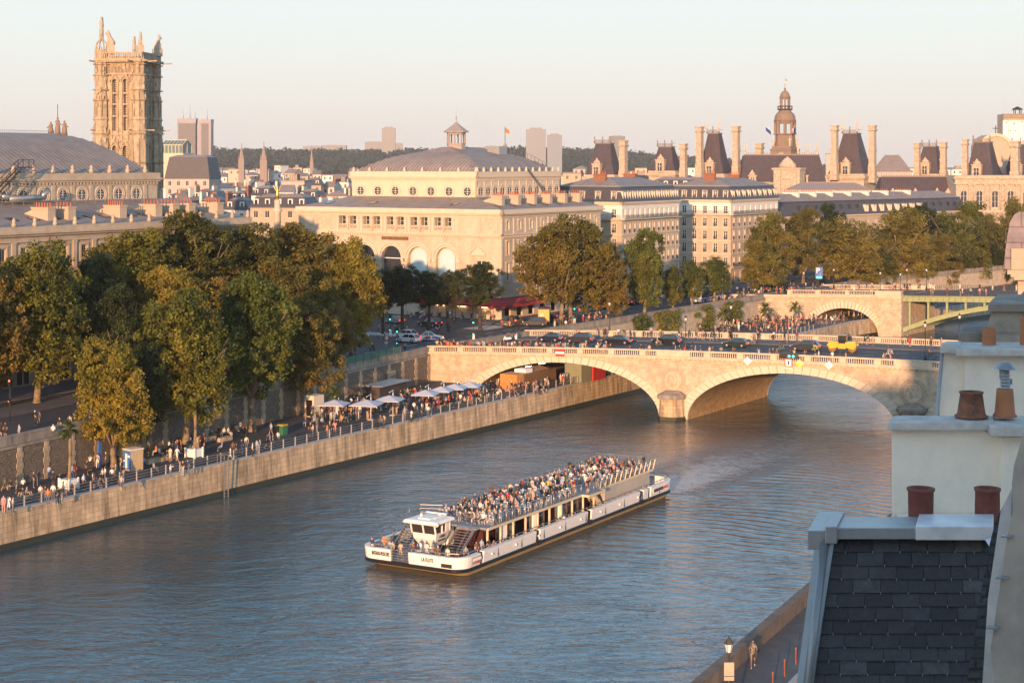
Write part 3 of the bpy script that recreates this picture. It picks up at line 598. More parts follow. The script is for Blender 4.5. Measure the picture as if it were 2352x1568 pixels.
# ---------------------------------------------------------------- street blocks by the bridges
def block(name, label, s0, d0, Lf, Lr, eave, nf, nr, depth=None, cut=0, white_top=True, ground=8.0, balc=(), grey_roof=True):
    t = thing(name, label, 'building', P(s0,d0,ground), ROT); D = depth or Lf
    A = Face(0, Lf, -math.pi/2); B = Face(0, 0, 0)
    fh = (eave-4.2-.2)/5; fl = [4.2+i*fh for i in range(5)]
    mb = MB(); opsA = []; opsB = []; W = []
    for (fc, L, n, ops) in ((A,Lf,nf,opsA),(B,Lr,nr,opsB)):
        for i in range(n):
            u = L*(i+.5)/n if n > 2 else L*(i+.5)/n
            for k, z in enumerate(fl):
                h = (2.1,2.3,2.2,2.1,1.9)[k]; ops.append((u-.55,u+.55,z+.35,z+.35+h)); W.append((fc,u,z+.35,1.1,h,'casement' if k < 4 else 'plain'))
            ops.append((u-.9,u+.9,.3,3.2)); W.append((fc,u,.3,1.8,2.9,'tall'))
    top = fl[4]
    facade(mb, A, 0, Lf, 0, top, [o for o in opsA if o[2] < top], mi=0); facade(mb, A, 0, Lf, top, eave, [o for o in opsA if o[2] > top], mi=1)
    facade(mb, B, 0, Lr, 0, top, [o for o in opsB if o[2] < top], mi=0); facade(mb, B, 0, Lr, top, eave, [o for o in opsB if o[2] > top], mi=1)
    mb.add([(Lr,0,0),(Lr,D,0),(Lr,D,eave),(Lr,0,eave),(0,D,0),(0,D,eave),(0,Lf,0),(0,Lf,eave)], [(0,1,2,3),(1,4,5,2),(4,6,7,5)], 0)
    mb.build('wall', [M['haus'], M['plaster_w'] if white_top else M['haus']], t)
    for (fc,u,z,w_,h,kd) in W: put_win(t, fc, u, z, w_, h, kd)
    mb = MB()
    for fc, L in ((A,Lf),(B,Lr)):
        for k, z in enumerate(fl[:4]): fc.box(mb, -.1, L+.1, z-.12, z+.12, -.1, .16 if k else .3)
        fc.box(mb, -.5, L+.5, eave-.05, eave+.3, -.3, .5); fc.box(mb, -.3, L+.3, eave-.35, eave-.05, -.1, .3)
    mb.build('cornice', M['stone_pl'], t)
    for k in balc:
        balcony(t, A, 0, Lf, fl[k]+.1); balcony(t, B, 0, Lr, fl[k]+.1)
    # mansard
    r1, i1 = 3.4, 1.3; mb = MB(); e = eave+.3
    v = lambda i, z: [(i-.3,i-.3,z),(Lr-i+.3,i-.3,z),(Lr-i+.3,D-i,z),(i-.3,D-i,z)]
    mb.loft([v(0,e), v(i1,e+r1)], 0, False); mb.build('mansard_roof', M['slate'], t)
    rr_ = (D-2*i1)/2; hip(t, i1-.5, Lr-i1+.5, i1-.5, D-i1+.2, e+r1, 1.9, rr_*.8, rr_*.8, [M['zincx'], M['zincy']], 'zinc_roof')
    mb = MB(); 
    for fc, L in ((A,Lf),(B,Lr)): fc.box(mb, .9, L-.9, e+r1-.1, e+r1+.12, -1.5, -.75)
    mb.build('roof_edge', M['zinc'], t)
    for fc, L, n in ((A,Lf,nf),(B,Lr,nr)):
        for i in range(n): dormer(t, fc, L*(i+.5)/n, e+.55, 1.0, 1.75, 1.4)
    rng = random.Random(name+label)
    for k in range(max(2,int(Lr/11))):
        x = Lr*(k+.35)/max(2,int(Lr/11)); chimney(t, x, D*.45, e+r1, e+r1+2.2+rng.random(), .8, 3.0, rng.choice([M['plaster'],M['brickr']]), 5)
    return t
block('apartment_block', 'pale stone corner apartment block directly right of the domed theatre, long grey balcony', 212.8, 44, 16, 28.5, 21.2, 4, 12, 18, balc=(0,4))
block('apartment_block', 'golden stone corner apartment block with white attic storey, second right of the theatre', 270.3, 44, 17, 30.0, 20.6, 6, 9, 18, balc=(0,4))
# long low mansard block beyond
def long_block():
    t = thing('apartment_block', 'long low dark mansard building with row of dormers above the right-hand trees', 'building', P(303,50,8), ROT-R(14)); L, D, e = 104, 15, 15.2
    B = Face(0,0,0); A = Face(0,D,-math.pi/2); ops = []; mb = MB(); n = 26
    for i in range(n):
        for z in (1,4.6,8.2,11.7): ops.append((L*(i+.5)/n-.55, L*(i+.5)/n+.55, z, z+2.1))
    facade(mb, B, 0, L, 0, e, ops); facade(mb, A, 0, D, 0, e, [])
    mb.add([(L,0,0),(L,D,0),(L,D,e),(L,0,e)], [(0,1,2,3)]); mb.build('wall', M['haus'], t)
    for i in range(n):
        for z in (8.2,11.7): put_win(t, B, L*(i+.5)/n, z, 1.1, 2.1, 'plain')
    mb = MB(); B.box(mb,-.3,L+.3,e,e+.3,-.3,.5); mb.build('cornice', M['stone_pl'], t)
    mb = MB(); v = lambda i, z: [(i,i,z),(L-i,i,z),(L-i,D-i,z),(i,D-i,z)]; mb.loft([v(0,e+.3),v(1.6,e+4.3)],0,False); mb.build('mansard_roof', M['slate'], t)
    hip(t,1.2,L-1.2,1.2,D-1.2,e+4.3,2.0,4.5,5,[M['zincx'],M['zincy']],'zinc_roof')
    for i in range(4,26): 
        if 12 <= i < 20: dormer(t,B,L*(i+.5)/n-.3,e+1.0,1.0,1.9,1.6, m=M['plaster'])
        else: mb = MB(); B.box(mb, L*(i+.5)/n-.5, L*(i+.5)/n+.5, e+2.0, e+3.2, -1.2, -.55); mb.build('skylight', M['glass'], t)
    for k, x in enumerate((22,30,38,47,56,66,78)): chimney(t, x, D*.42, e+4.3, e+6.7, .9, 5, M['plaster_w'], 7)
long_block()
# ---------------------------------------------------------------- domed theatre in the middle
def theatre():
    t = thing('domed_theatre', 'large cream stone theatre with curved zinc roof and lantern, in the centre', 'theatre', P(159.8,41.9,8), ROT)
    Wf, L = 49.5, 39.5; E = 20.8; A = Face(0,Wf,-math.pi/2); B = Face(0,0,0); mb = MB()
    fx = lambda xp: None
    # front openings: u measured left to right over 49.5 m
    u_of = lambda xp: (xp-690)/(1142-690)*Wf if xp else 0
    def uf(xp):                       # pixel column -> u on the facade
        k = (xp-CX)/F; c = P(159.8,41.9); q = (c.x-k*c.y)/(-PX+k*PY); return Wf-q
    lofts = []; zb, zt_ = 16.7, 19.35
    for k in range(5):
        base = 779+k*54.7; lofts.append((uf(base),uf(base+17))); lofts.append((uf(base+24),uf(base+41)))
    ops = [(a,b,zb,zt_) for a,b in lofts]
    arches = [(uf(785+k*0),uf(785)) for k in range(0)]; ar = []
    for c in (789,839,899,960,1024): ar.append((uf(c)+0, 2.35))
    for c, hw in ar: ops.append((c-hw,c+hw,3.2,13.6))
    ops.append((uf(1105)-1.1,uf(1105)+1.1,8.6,11.2)); ops.append((uf(735)-1.1,uf(735)+1.1,8.6,11.2))
    facade(mb, A, 0, Wf, 0, E, ops, .9)
    # side
    opb = []; n = 9
    for i in range(n):
        u = L*(i+.5)/n
        for z, w, h in ((17.3,.9,1.4),(12.5,.9,2.3),(7.4,1.0,3.2),(.4,2.2,3.6)): opb.append((u-w/2,u+w/2,z,z+h))
    facade(mb, B, 0, L, 0, E, opb, .4)
    mb.add([(L,0,0),(L,Wf,0),(L,Wf,E),(L,0,E),(0,Wf,0),(0,Wf,E)], [(0,1,2,3),(1,4,5,2)], 0)
    mb.build('wall', M['stone'], t)
    for i in range(n):
        u = L*(i+.5)/n
        for z, w, h in ((17.3,.9,1.4),(12.5,.9,2.3),(7.4,1.0,3.2)): put_win(t, B, u, z, w, h, 'tall')
    mb = MB()
    for i in range(n):
        u = L*(i+.5)/n
        for z, w, h in ((17.3,.9,1.4),(12.5,.9,2.3),(7.4,1.0,3.2)):
            for a in (-1,1): B.box(mb, u+a*(w/2+.12)-.12, u+a*(w/2+.12)+.12, z-.2, z+h+.2, 0, .08)
            B.box(mb, u-w/2-.35, u+w/2+.35, z+h+.2, z+h+.42, 0, .2); B.box(mb, u-w/2-.3, u+w/2+.3, z-.35, z-.2, 0, .14)
        B.box(mb, L*i/n-.25, L*i/n+.25, 16.4, 19.4, 0, .14); B.box(mb, L*i/n-.3, L*i/n+.3, 4.6, 15.4, 0, .12)
    mb.build('pilaster', M['stone_pl'], t)
    # loggia: columns, windows behind, pierced balustrades
    for k,(a,b) in enumerate(lofts):
        q = A.p((a+b)/2, zb, -.9); link('window', win_mesh(b-a, zt_-zb, 'plain'), t, q, A.rz)
        m2 = MB(); A.box(m2,a,b,zb-.0,zb+.12,-.3,-.1); A.box(m2,a,b,zb+.85,zb+1.0,-.3,-.1)
        nn = 5
        for j in range(nn):
            u0 = a+(b-a)*j/nn; u1 = a+(b-a)*(j+1)/nn; m2.bar(A.p(u0,zb+.12,-.2),A.p(u1,zb+.85,-.2),.1,.1); m2.bar(A.p(u1,zb+.12,-.2),A.p(u0,zb+.85,-.2),.1,.1)
        m2.build('pierced_balustrade', M['stone_pl'], t)
    for k in range(5):
        a, b = lofts[2*k]; c, d = lofts[2*k+1]; m2 = MB()
        for u in (b+(c-b)/2,): m2.tube(A.p(u,zb,.12),A.p(u,zt_-.1,.12),.2,.18,10); A.box(m2,u-.3,u+.3,zt_-.25,zt_,-.05,.4); A.box(m2,u-.3,u+.3,zb-.1,zb+.15,-.05,.4)
        for u in (a-.3,d+.3): A.box(m2,u-.22,u+.22,zb-.3,zt_,0,.16); A.box(m2,u-.3,u+.3,zt_-.3,zt_,0,.24)
        m2.build('loggia_column', M['stone_pl'], t)
    # great arches
    for i,(c,hw) in enumerate(ar):
        m2 = MB(); zc = 11.2; nn = 20
        for s_ in (-1,1):                                   # fill corners above the arc
            for j in range(nn//2):
                a0 = math.pi/2*j/(nn/2); a1 = math.pi/2*(j+1)/(nn/2)
                m2.add([A.p(c+s_*hw*math.cos(a0),zc+hw*math.sin(a0)+0,-.02),A.p(c+s_*hw*math.cos(a1),zc+hw*math.sin(a1),-.02),A.p(c+s_*hw*math.cos(a1),13.62,-.02),A.p(c+s_*hw*math.cos(a0),13.62,-.02),
                        A.p(c+s_*hw*math.cos(a0),zc+hw*math.sin(a0)+0,-.9),A.p(c+s_*hw*math.cos(a1),zc+hw*math.sin(a1),-.9)], [(0,1,2,3),(0,4,5,1)])
        for r0, r1, o in ((hw+.02,hw+.35,.1),(hw+.5,hw+.85,.22)):
            for j in range(nn):
                a0 = math.pi*j/nn; a1 = math.pi*(j+1)/nn
                pr = lambda a: [A.p(c+q*math.cos(a),zc+q*math.sin(a),oo) for q, oo in ((r0,-.05),(r1,-.05),(r1,o),(r0,o))]
                m2.loft([pr(a0),pr(a1)],0,False)
        for s_ in (-1,1): A.box(m2,c+s_*(hw+.6)-.5,c+s_*(hw+.6)+.5,10.6,11.2,0,.3)
        m2.build('great_arch', M['stone_pl'], t)
        m2 = MB(); A.box(m2,c-hw,c+hw,3.2,13.6,-.86,-.80, 0)
        if i < 3:
            for z in (11.0,): A.box(m2,c-hw,c+hw,z,z+.16,-.8,-.7,1)
            for z in (6.2,7.2,8.2,9.2,10.0): A.box(m2,c-hw,c+hw,z,z+.12,-.8,-.74,2)
            for u in (-.8,.8): A.box(m2,c+u-.04,c+u+.04,3.2,13.5,-.8,-.74,2)
        else:
            A.box(m2,c-hw+.55,c+hw-.55,3.3,11.4,-.8,-.5,3); m2.prism([A.p(c+(hw-.55)*math.cos(math.pi*q/12),0,0)[:2] for q in range(2)],0,0) if 0 else [A.box(m2,c-(hw-.55)*math.cos(q*.13),c+(hw-.55)*math.cos(q*.13),11.4+1.8*math.sin(q*.13),11.4+1.8*math.sin((q+1)*.13),-.8,-.5,3) for q in range(11)]
        m2.build('arch_glazing', [M['glass'] if i < 3 else M['stone_pl'], M['white'], M['iron'], mat('pale_blue_screen_'+str(i), (.42,.56,.60), .6, (.38,.50,.55))], t)
    # medallions, pediment, sign
    for xp in (733, 1126):
        m2 = MB(); c = uf(xp)
        for j in range(24):
            a0, a1 = 2*math.pi*j/24, 2*math.pi*(j+1)/24
            for r0, r1, o in ((1.55,1.75,.16),(1.2,1.35,.1)): m2.loft([[A.p(c+q*math.cos(a),18.2+q*math.sin(a),oo) for q,oo in ((r0,0),(r1,0),(r1,o),(r0,o))] for a in (a0,a1)],0,False)
        rg = random.Random(4)
        for j in range(12): a = rg.uniform(0,6.3); q = rg.uniform(0,.8); m2.bar(A.p(c+q*math.cos(a),18.2+q*math.sin(a),.05),A.p(c+q*math.cos(a+.5)*.7,18.2+q*.7*math.sin(a+.5)+.2,.12),.3,.18)
        m2.build('medallion', M['stone_pl'], t)
    m2 = MB(); c = uf(1097)
    m2.add([A.p(c-1.7,12.4,.1),A.p(c+1.7,12.4,.1),A.p(c,14.0,.1),A.p(c-1.7,12.4,0),A.p(c+1.7,12.4,0),A.p(c,14.0,0)],[(0,1,2),(0,2,5,3),(1,4,5,2)]); A.box(m2,c-1.9,c+1.9,12.2,12.42,0,.35)
    for s_ in (-1,1): m2.bar(A.p(c+s_*1.9,12.42,.2),A.p(c,14.15,.2),.35,.22)
    m2.build('pediment', M['stone_pl'], t); put_win(t,A,uf(1105),8.6,2.2,2.6,'plain')
    m2 = MB(); a, b = uf(877), uf(938); A.box(m2,a,b,14.75,15.4,.02,.12); sg = m2.build('name_board', mat('brown_board', (.14,.075,.04), .6), t)
    tx = text_mesh('THEATRE LYRIQUE', (b-a)*.9, .42, M['gold']); tx.parent = sg; q = A.p((a+b)/2, 14.86, .13); tx.location = q; tx.rotation_euler = (R(90),0,A.rz)
    # string courses & cornices
    mb = MB()
    for fc, LL in ((A,Wf),(B,L)):
        for z0, z1, o in ((16.1,16.35,.4),(15.9,16.1,.2),(19.5,19.7,.12),(19.9,20.15,.35),(20.15,20.5,.7),(20.5,21.1,.45),(4.2,4.5,.25)): fc.box(mb,-o,LL+o,z0,z1,-.1,o)
        k = .2
        while k < LL: fc.box(mb,k,k+.25,15.66,15.9,0,.3); k += .62
    mb.build('cornice', M['stone_pl'], t)
    # lower roof ring and chimneys
    hx, hy = 9.2, 11.6; HW = 31; 
    mb = MB(); z0, z1 = 21.1, 23.2
    o = [(0,0,z0),(L,0,z0),(L,Wf,z0),(0,Wf,z0)]; i_ = [(hx,hy,z1),(L,hy,z1),(L,hy+HW,z1),(hx,hy+HW,z1)]
    mb.add(o+i_, [(0,1,5,4)], 0); mb.add(o+i_, [(3,0,4,7)], 1); mb.add(o+i_, [(2,3,7,6)], 0); mb.build('lower_roof', [M['zincx'],M['zincy']], t)
    for k in range(6):
        u = 6+k*6.2; chimney(t, u, 4.6, 21.6, 23.7, 1.1, 2.4, M['haus'], 5, 2.0)
    for u in (3,9,16,21,27): 
        m2 = MB(); m2.bar((u,2.2,21.62),(u,3.4,21.88),.8,.12); m2.build('skylight', M['glass'], t)
    for yy in (13,33,44): m2 = MB(); m2.bar((2.4,yy,21.72),(4.4,yy,22.16),1.3,.12); m2.build('skylight', M['glass'], t)
    # upper hall
    A2 = Face(hx,hy+HW,-math.pi/2); B2 = Face(hx,hy,0); LL = 33; z0, z1 = 21.0, 28.2; mb = MB()
    for fc, q in ((A2,HW),(B2,LL)): fc.box(mb,0,q,z0,z1,-.4,0)
    mb.box(hx+LL-.4,hx+LL,hy+.4,hy+HW,z0,z1); mb.box(hx+.4,hx+LL-.4,hy+HW-.4,hy+HW,z0,z1); mb.build('upper_wall', M['stone_pl'], t)
    mb = MB()
    for fc, q in ((A2,HW),(B2,LL)):
        for a,b,o in ((26.4,26.6,.12),(26.9,27.15,.3),(27.15,27.4,.5),(27.4,28.3,.3),(22.2,22.4,.1)): fc.box(mb,-o,q+o,a,b,-.1,o)
        k = 0
        while k < q: fc.box(mb,k,k+.25,26.62,26.9,0,.25); k += .6
        nn = 7 if fc is A2 else 12
        for j in range(nn+1 if fc is A2 else nn+1):
            u = q*j/nn; mb.lathe([(.3,0),(.32,.3),(.2,.5),(.24,.7),(.02,.95)], fc.p(min(max(u,.3),q-.3),28.3,-.1), 8)
            if 0 < j < nn and fc is B2: fc.box(mb,u-.2,u+.2,22.4,26.4,0,.12)
    mb.build('upper_cornice', M['stone_pl'], t)
    for fc, q, nn in ((A2,HW,7),(B2,LL,12)):
        for j in range(nn):
            u = q*(j+.5)/nn; oculus(t, fc, u, 24.3, .85)
    roof_grid(t, hx+.2, hx+LL-.2, hy+.2, hy+HW-.2, 28.2, 4.3, 12, 'curved_roof', None, .8)
    hip(t, hx+9, hx+LL-6, hy+10, hy+HW-10, 32.2, 1.2, 3, 4.5, [M['zincx'],M['zincy']], 'upper_roof')
    # lantern
    c0 = Vector((0,0,0)); m2 = MB(); m2.T = Matrix.Translation((hx+14.5,hy+14.5,33.1))@Matrix.Diagonal((.68,.68,.76,1)); m2.lathe([(2.9,-1.0),(2.9,1.2),(3.05,1.2),(3.05,1.45)],c0,8,smooth=False,ph=R(22.5))
    for k in range(8): a = R(22.5+45*k); m2.bar(c0+Vector((2.75*math.cos(a),2.75*math.sin(a),1.4)),c0+Vector((2.75*math.cos(a),2.75*math.sin(a),4.4)),.35,.35)
    m2.lathe([(2.9,3.9),(2.95,4.4),(3.9,4.45),(3.95,4.75),(3.2,5.2),(1.5,6.3),(.5,7.1),(.25,7.4)],c0,8,smooth=False,ph=R(22.5)); m2.tube(c0+Vector((0,0,7.2)),c0+Vector((0,0,10.8)),.09,.03,6); m2.lathe([(.1,8.2),(.28,8.5),(.1,8.8)],c0,8)
    m2.T = None; m2.build('lantern', mat('lantern_zinc',(.30,.26,.23),.6,(.22,.19,.17)), t)
    for (x,y,w) in ((hx+22,hy+9,3.2),(hx+26,hy+12,3.8)):
        m2 = MB(); m2.box(x-w/2,x+w/2,y-1.5,y+1.5,31.6,33.6); m2.build('roof_hatch', M['zinc'], t)
    # roof stair rail and fire ladder
    m2 = MB()
    for k in range(14):
        q = k/13; x = hx+LL-4-q*2; 
        y = hy+1+q*11; z = 28.2+4.3*math.sin(min(1,(y-hy-.2)/12)*math.pi/2)**.8; m2.bar((x,y,z),(x,y,z+1),.06,.06)
        if k: m2.bar(pv,(x,y,z+1),.05,.05)
        pv = (x,y,z+1)
    m2.build('roof_rail', M['iron'], t)
    m2 = MB(); 
    for s_ in (0,.5): m2.bar((hx+19+s_,hy-.4,28.6),(hx+24+s_,hy-3,21.9),.1,.1)
    for k in range(14): q = k/14; m2.bar((hx+19+5*q,hy-.4-2.6*q,28.6-6.7*q),(hx+19.5+5*q,hy-.4-2.6*q,28.6-6.7*q),.06,.06)
    m2.build('roof_ladder', M['iron'], t)
    return t
def text_mesh(s, width, height, m, depth=.02, name='lettering'):
    cu = bpy.data.curves.new('lettering','FONT'); cu.body = s; cu.align_x = 'CENTER'; cu.extrude = depth; cu.resolution_u = 3
    ob = bpy.data.objects.new('tmp', cu); C.objects.link(ob); bpy.context.view_layer.update()
    me = bpy.data.meshes.new_from_object(ob.evaluated_get(bpy.context.evaluated_depsgraph_get())); bpy.data.objects.remove(ob)
    n = len(me.vertices); co = np.empty(n*3); me.vertices.foreach_get('co', co); co = co.reshape(-1,3); sx = width/np.ptp(co[:,0]); sy = height/np.ptp(co[:,1]); co[:,0] = (co[:,0]-(co[:,0].max()+co[:,0].min())/2)*sx; co[:,1] = (co[:,1]-co[:,1].min())*sy
    me.vertices.foreach_set('co', co.ravel()); me.materials.clear(); me.materials.append(m); me.update(); return link(name, me)
_oc = {}
def oculus(t, fc, u, z, r):
    if r not in _oc:
        mb = MB(); n = 24
        for r0, r1, o in ((r,r*1.18,.10),(r*1.35,r*1.6,.14)):
            for j in range(n):
                pr = lambda a: [(q*math.cos(a),-oo,q*math.sin(a)) for q,oo in ((r0,-.1),(r1,-.1),(r1,o),(r0,o))]
                mb.loft([pr(2*math.pi*j/n),pr(2*math.pi*(j+1)/n)],0,False)
        mb.add([(r*math.cos(2*math.pi*j/n),-.012,r*math.sin(2*math.pi*j/n)) for j in range(n)],[tuple(range(n))],1)
        mb.box(-.03,.03,-.05,-.014,-r,r,2); mb.box(-r,r,-.05,-.014,-.03,.03,2); mb.box(-r*.5,r*.5,-.05,-.014,r*.45,r*.5,2); mb.box(-r*.5,r*.5,-.05,-.014,-r*.5,-r*.45,2)
        _oc[r] = mb.mesh('round_window',[M['stone_pl'],M['glass'],M['white']])
    return link('round_window', _oc[r], t, fc.p(u,z), fc.rz)
TH = theatre()
# red awnings of the corner cafe
def sat(x, d): k = (x-CX)/F; return (k*(OY+PY*d)-OX-PX*d)/(RX-k*RY)
def awnings():
    t = thing('cafe_awning', 'long red canvas awning of the corner cafe under the domed theatre', 'awning', P(159.8,41.9,8), ROT)
    A = Face(0,18,-math.pi/2); B = Face(0,0,0)
    for fc, u0, u1 in ((A,.0,18),(B,0,13)):
        mb = MB(); o = 2.6; e0 = -o if fc is B else 0; e1 = o if fc is A else 0
        mb.add([fc.p(u0,4.1,.02),fc.p(u1,4.1,.02),fc.p(u1+e1,3.0,o),fc.p(u0+e0,3.0,o),fc.p(u1+e1,2.55,o),fc.p(u0+e0,2.55,o),fc.p(u0,4.16,.02),fc.p(u1,4.16,.02),fc.p(u1+e1,3.04,o+.03),fc.p(u0+e0,3.04,o+.03),fc.p(u1+e1,2.55,o+.03),fc.p(u0+e0,2.55,o+.03)], [(0,1,2,3),(3,2,4,5),(6,9,8,7),(9,11,10,8)])
        mb.build('canvas', M['red'], t)
    mb = MB()
    for u in (1,5,9,13,17): mb.tube(A.p(u,0,2.5),A.p(u,2.9,2.5),.05,n=6)
    mb.build('post', M['iron'], t); mb = MB()
    for u in (4,9,14): A.box(mb,u-1,u+1,2.2,2.45,.3,.5)
    mb.build('warm_lamp', M['warm_light'], t)
    for u, s in ((3,'CAFE'),(13,'CAFE')): pass
awnings()
# ---------------------------------------------------------------- big theatre on the left
def left_theatre():
    s0 = 5; t = thing('long_theatre', 'long stone theatre at left with round windows and curved zinc roof', 'theatre', P(s0,45,8), ROT)
    L = 84.6; B = Face(0,0,0); E = 20.5; pit = 3.65; n = int(L/pit); ops = []; mb = MB(); off = (L-n*pit)/2
    for i in range(n):
        u = off+pit*(i+.5); ops += [(u-.55,u+.55,17.0,18.6),(u-1.0,u+1.0,9.5,14),(u-1.2,u+1.2,.3,4.6)]
    facade(mb, B, 0, L, 0, E, ops, .4); mb.add([(0,0,0),(0,60,0),(0,60,E),(0,0,E),(L,0,0),(L,55,0),(L,55,E),(L,0,E)],[(0,1,2,3),(4,5,6,7)]); mb.build('wall', M['stone_tan'], t)
    for i in range(n):
        u = off+pit*(i+.5); put_win(t,B,u,17.0,1.1,1.6,'tall'); put_win(t,B,u,9.5,2.0,4.5,'tall'); put_win(t,B,u,.3,2.4,4.3,'tall')
    mb = MB()
    for i in range(n+1):
        u = off+pit*i; B.box(mb,u-.35,u+.35,15.6,19.4,0,.16); B.box(mb,u-.42,u+.42,19.15,19.4,0,.22); B.box(mb,u-.35,u+.35,5.4,14.6,0,.2)
        if i < n:
            v = u+pit/2
            for a in (-1,1): B.box(mb,v+a*.72-.14,v+a*.72+.14,16.6,19.0,0,.09)
            B.box(mb,v-.86,v+.86,18.75,19.0,.0,.13); B.box(mb,v-.86,v+.86,16.45,16.7,.0,.13)
    mb.build('pilaster', M['tan_pl'], t)
    mb = MB()
    for z0,z1,o in ((15.0,15.3,.4),(14.7,15.0,.2),(19.4,19.65,.25),(20.2,20.5,.4),(20.5,20.8,.75),(20.8,21.5,.4),(5.0,5.4,.3)): B.box(mb,-o,L+o,z0,z1,-.1,o)
    k = 0
    while k < L: B.box(mb,k,k+.3,14.45,14.7,0,.3); k += .7
    for i in range(n+1): mb.lathe([(.3,0),(.34,.35),(.2,.6),(.28,.85),(.03,1.25)], B.p(min(off+pit*i,L-.3),21.5,.1),8)
    mb.build('cornice', M['tan_pl'], t)
    mb = MB(); mb.add([(0,0,21.5),(L,0,21.5),(L,15,24.4),(0,15,24.4)],[(0,1,2,3)],0); mb.add([(L,0,21.5),(L,55,21.5),(L-9,55,24.0),(L-9,15,24.4),(L,15,21.6)],[(0,1,2,3)],1); mb.build('wing_roof', [M['zincx'],M['zincy']], t)
    for xp, np_ in ((92,6),(139,5),(257,7),(339,5),(379,5),(416,5),(481,6),(60,0)):
        if np_ == 0: continue
        chimney(t, sat(xp,50)-s0, 4.3, 21.6, 23.9, 1.4, 3.2, M['haus'], np_, 2.6)
    for xp in (28,77,125,170,205,240,300,330,365,405,440,505):
        u = sat(xp,49)-s0; m2 = MB(); m2.bar((u,3.2,22.2),(u,4.8,22.52),1.0,.14); m2.build('skylight', M['glass'], t)
    m2 = MB()
    for z in (.5,1.0): m2.bar((0,12.5,24.0+z),(L-10,12.5,24.0+z),.05,.05)
    for k in range(38): m2.bar((k*2,12.5,23.9),(k*2,12.5,25.0),.05,.05)
    m2.build('roof_rail', M['steel'], t)
    m2 = MB(); xo = sat(30,58)-s0; m2.tube((xo-1,12.8,24.9),(xo+5,12.6,25.0),.45,n=12); m2.tube((xo+5,12.6,25.0),(xo+6.3,12.6,26.2),.4,n=12); m2.tube((xo-1,12.8,24.9),(xo-2,13.5,25.6),.45,n=12); m2.build('ventilation_duct', M['steel'], t)
    # upper hall
    H0, H1 = 24.0, 28.5; B2 = Face(0,15,0); LL = 80; mb = MB(); mb.box(0,LL,15,48,21.6,28.4); mb.build('upper_wall', M['tan_pl'], t)
    mb = MB(); pit2 = 3.85
    for a,b,o in ((26.6,26.8,.12),(27.1,27.4,.35),(27.4,27.65,.6),(27.65,28.5,.35)): 
        B2.box(mb,-o,LL+o,a,b,-.1,o)
    k = 0
    while k < LL: B2.box(mb,k,k+.28,26.82,27.1,0,.28); k += .68
    ref = sat(577*.25,60)-s0; m0 = (ref % pit2)
    k = 0
    while m0+k*pit2 < LL-1:
        u = m0+k*pit2; B2.box(mb,u+pit2/2-.35,u+pit2/2+.35,24.2,26.6,0,.16); mb.lathe([(.34,0),(.38,.4),(.2,.7),(.3,.95),(.03,1.3)],B2.p(u+pit2/2,28.5,.05),8); k += 1
    mb.build('upper_cornice', M['tan_pl'], t)
    k = 0
    while m0+k*pit2 < LL-1: oculus(t, B2, m0+k*pit2, 24.9+.35, .8); k += 1
    roof_grid(t, .3, LL-.3, 15.3, 47.7, 28.4, 6.3, 16.2, 'curved_roof', None, 1.0, 6.5)
    m2 = MB(); m2.box(5,75,31.0,31.6,34.2,34.8)
    for k in range(170): x = 5+k*.41; m2.bar((x,31.3,34.8),(x,31.3,35.3),.05,.05); m2.bar((x,31.3,35.05),(x+.41,31.3,35.2),.04,.04)
    m2.build('ridge_crest', M['zinc'], t)
    m2 = MB()
    for q in np.linspace(0,1,9)[0:]:
        pass
    x1 = sat(60,57)-s0
    for dy in (0,1.0):
        m2.bar((x1,13.6-dy,29.4),(x1-6,13.6-dy,24.6),.22,.12); m2.bar((x1,13.6-dy,30.5),(x1-6,13.6-dy,25.7),.08,.08); m2.bar((x1,13.6-dy,29.4),(x1+2,13.6-dy,29.4),.15,.15); m2.bar((x1,13.6-dy,30.5),(x1+2,13.6-dy,30.5),.08,.08)
        for k in range(5): m2.bar((x1-1.5*k,13.6-dy,29.4-1.2*k),(x1-1.5*k,13.6-dy,30.5-1.2*k),.07,.07)
        m2.bar((x1+2,13.6-dy,29.4),(x1+2,13.6-dy,30.5),.08,.08); m2.bar((x1+.5,13.6-dy,29.4),(x1-.8,14.9,27),.1,.1)
    for k in range(16): q = k/16; m2.bar((x1-6*q,13.6,29.4-4.8*q),(x1-6*q,12.6,29.4-4.8*q),.25,.04)
    m2.build('iron_stair', M['iron'], t)
    return t
LT = left_theatre()
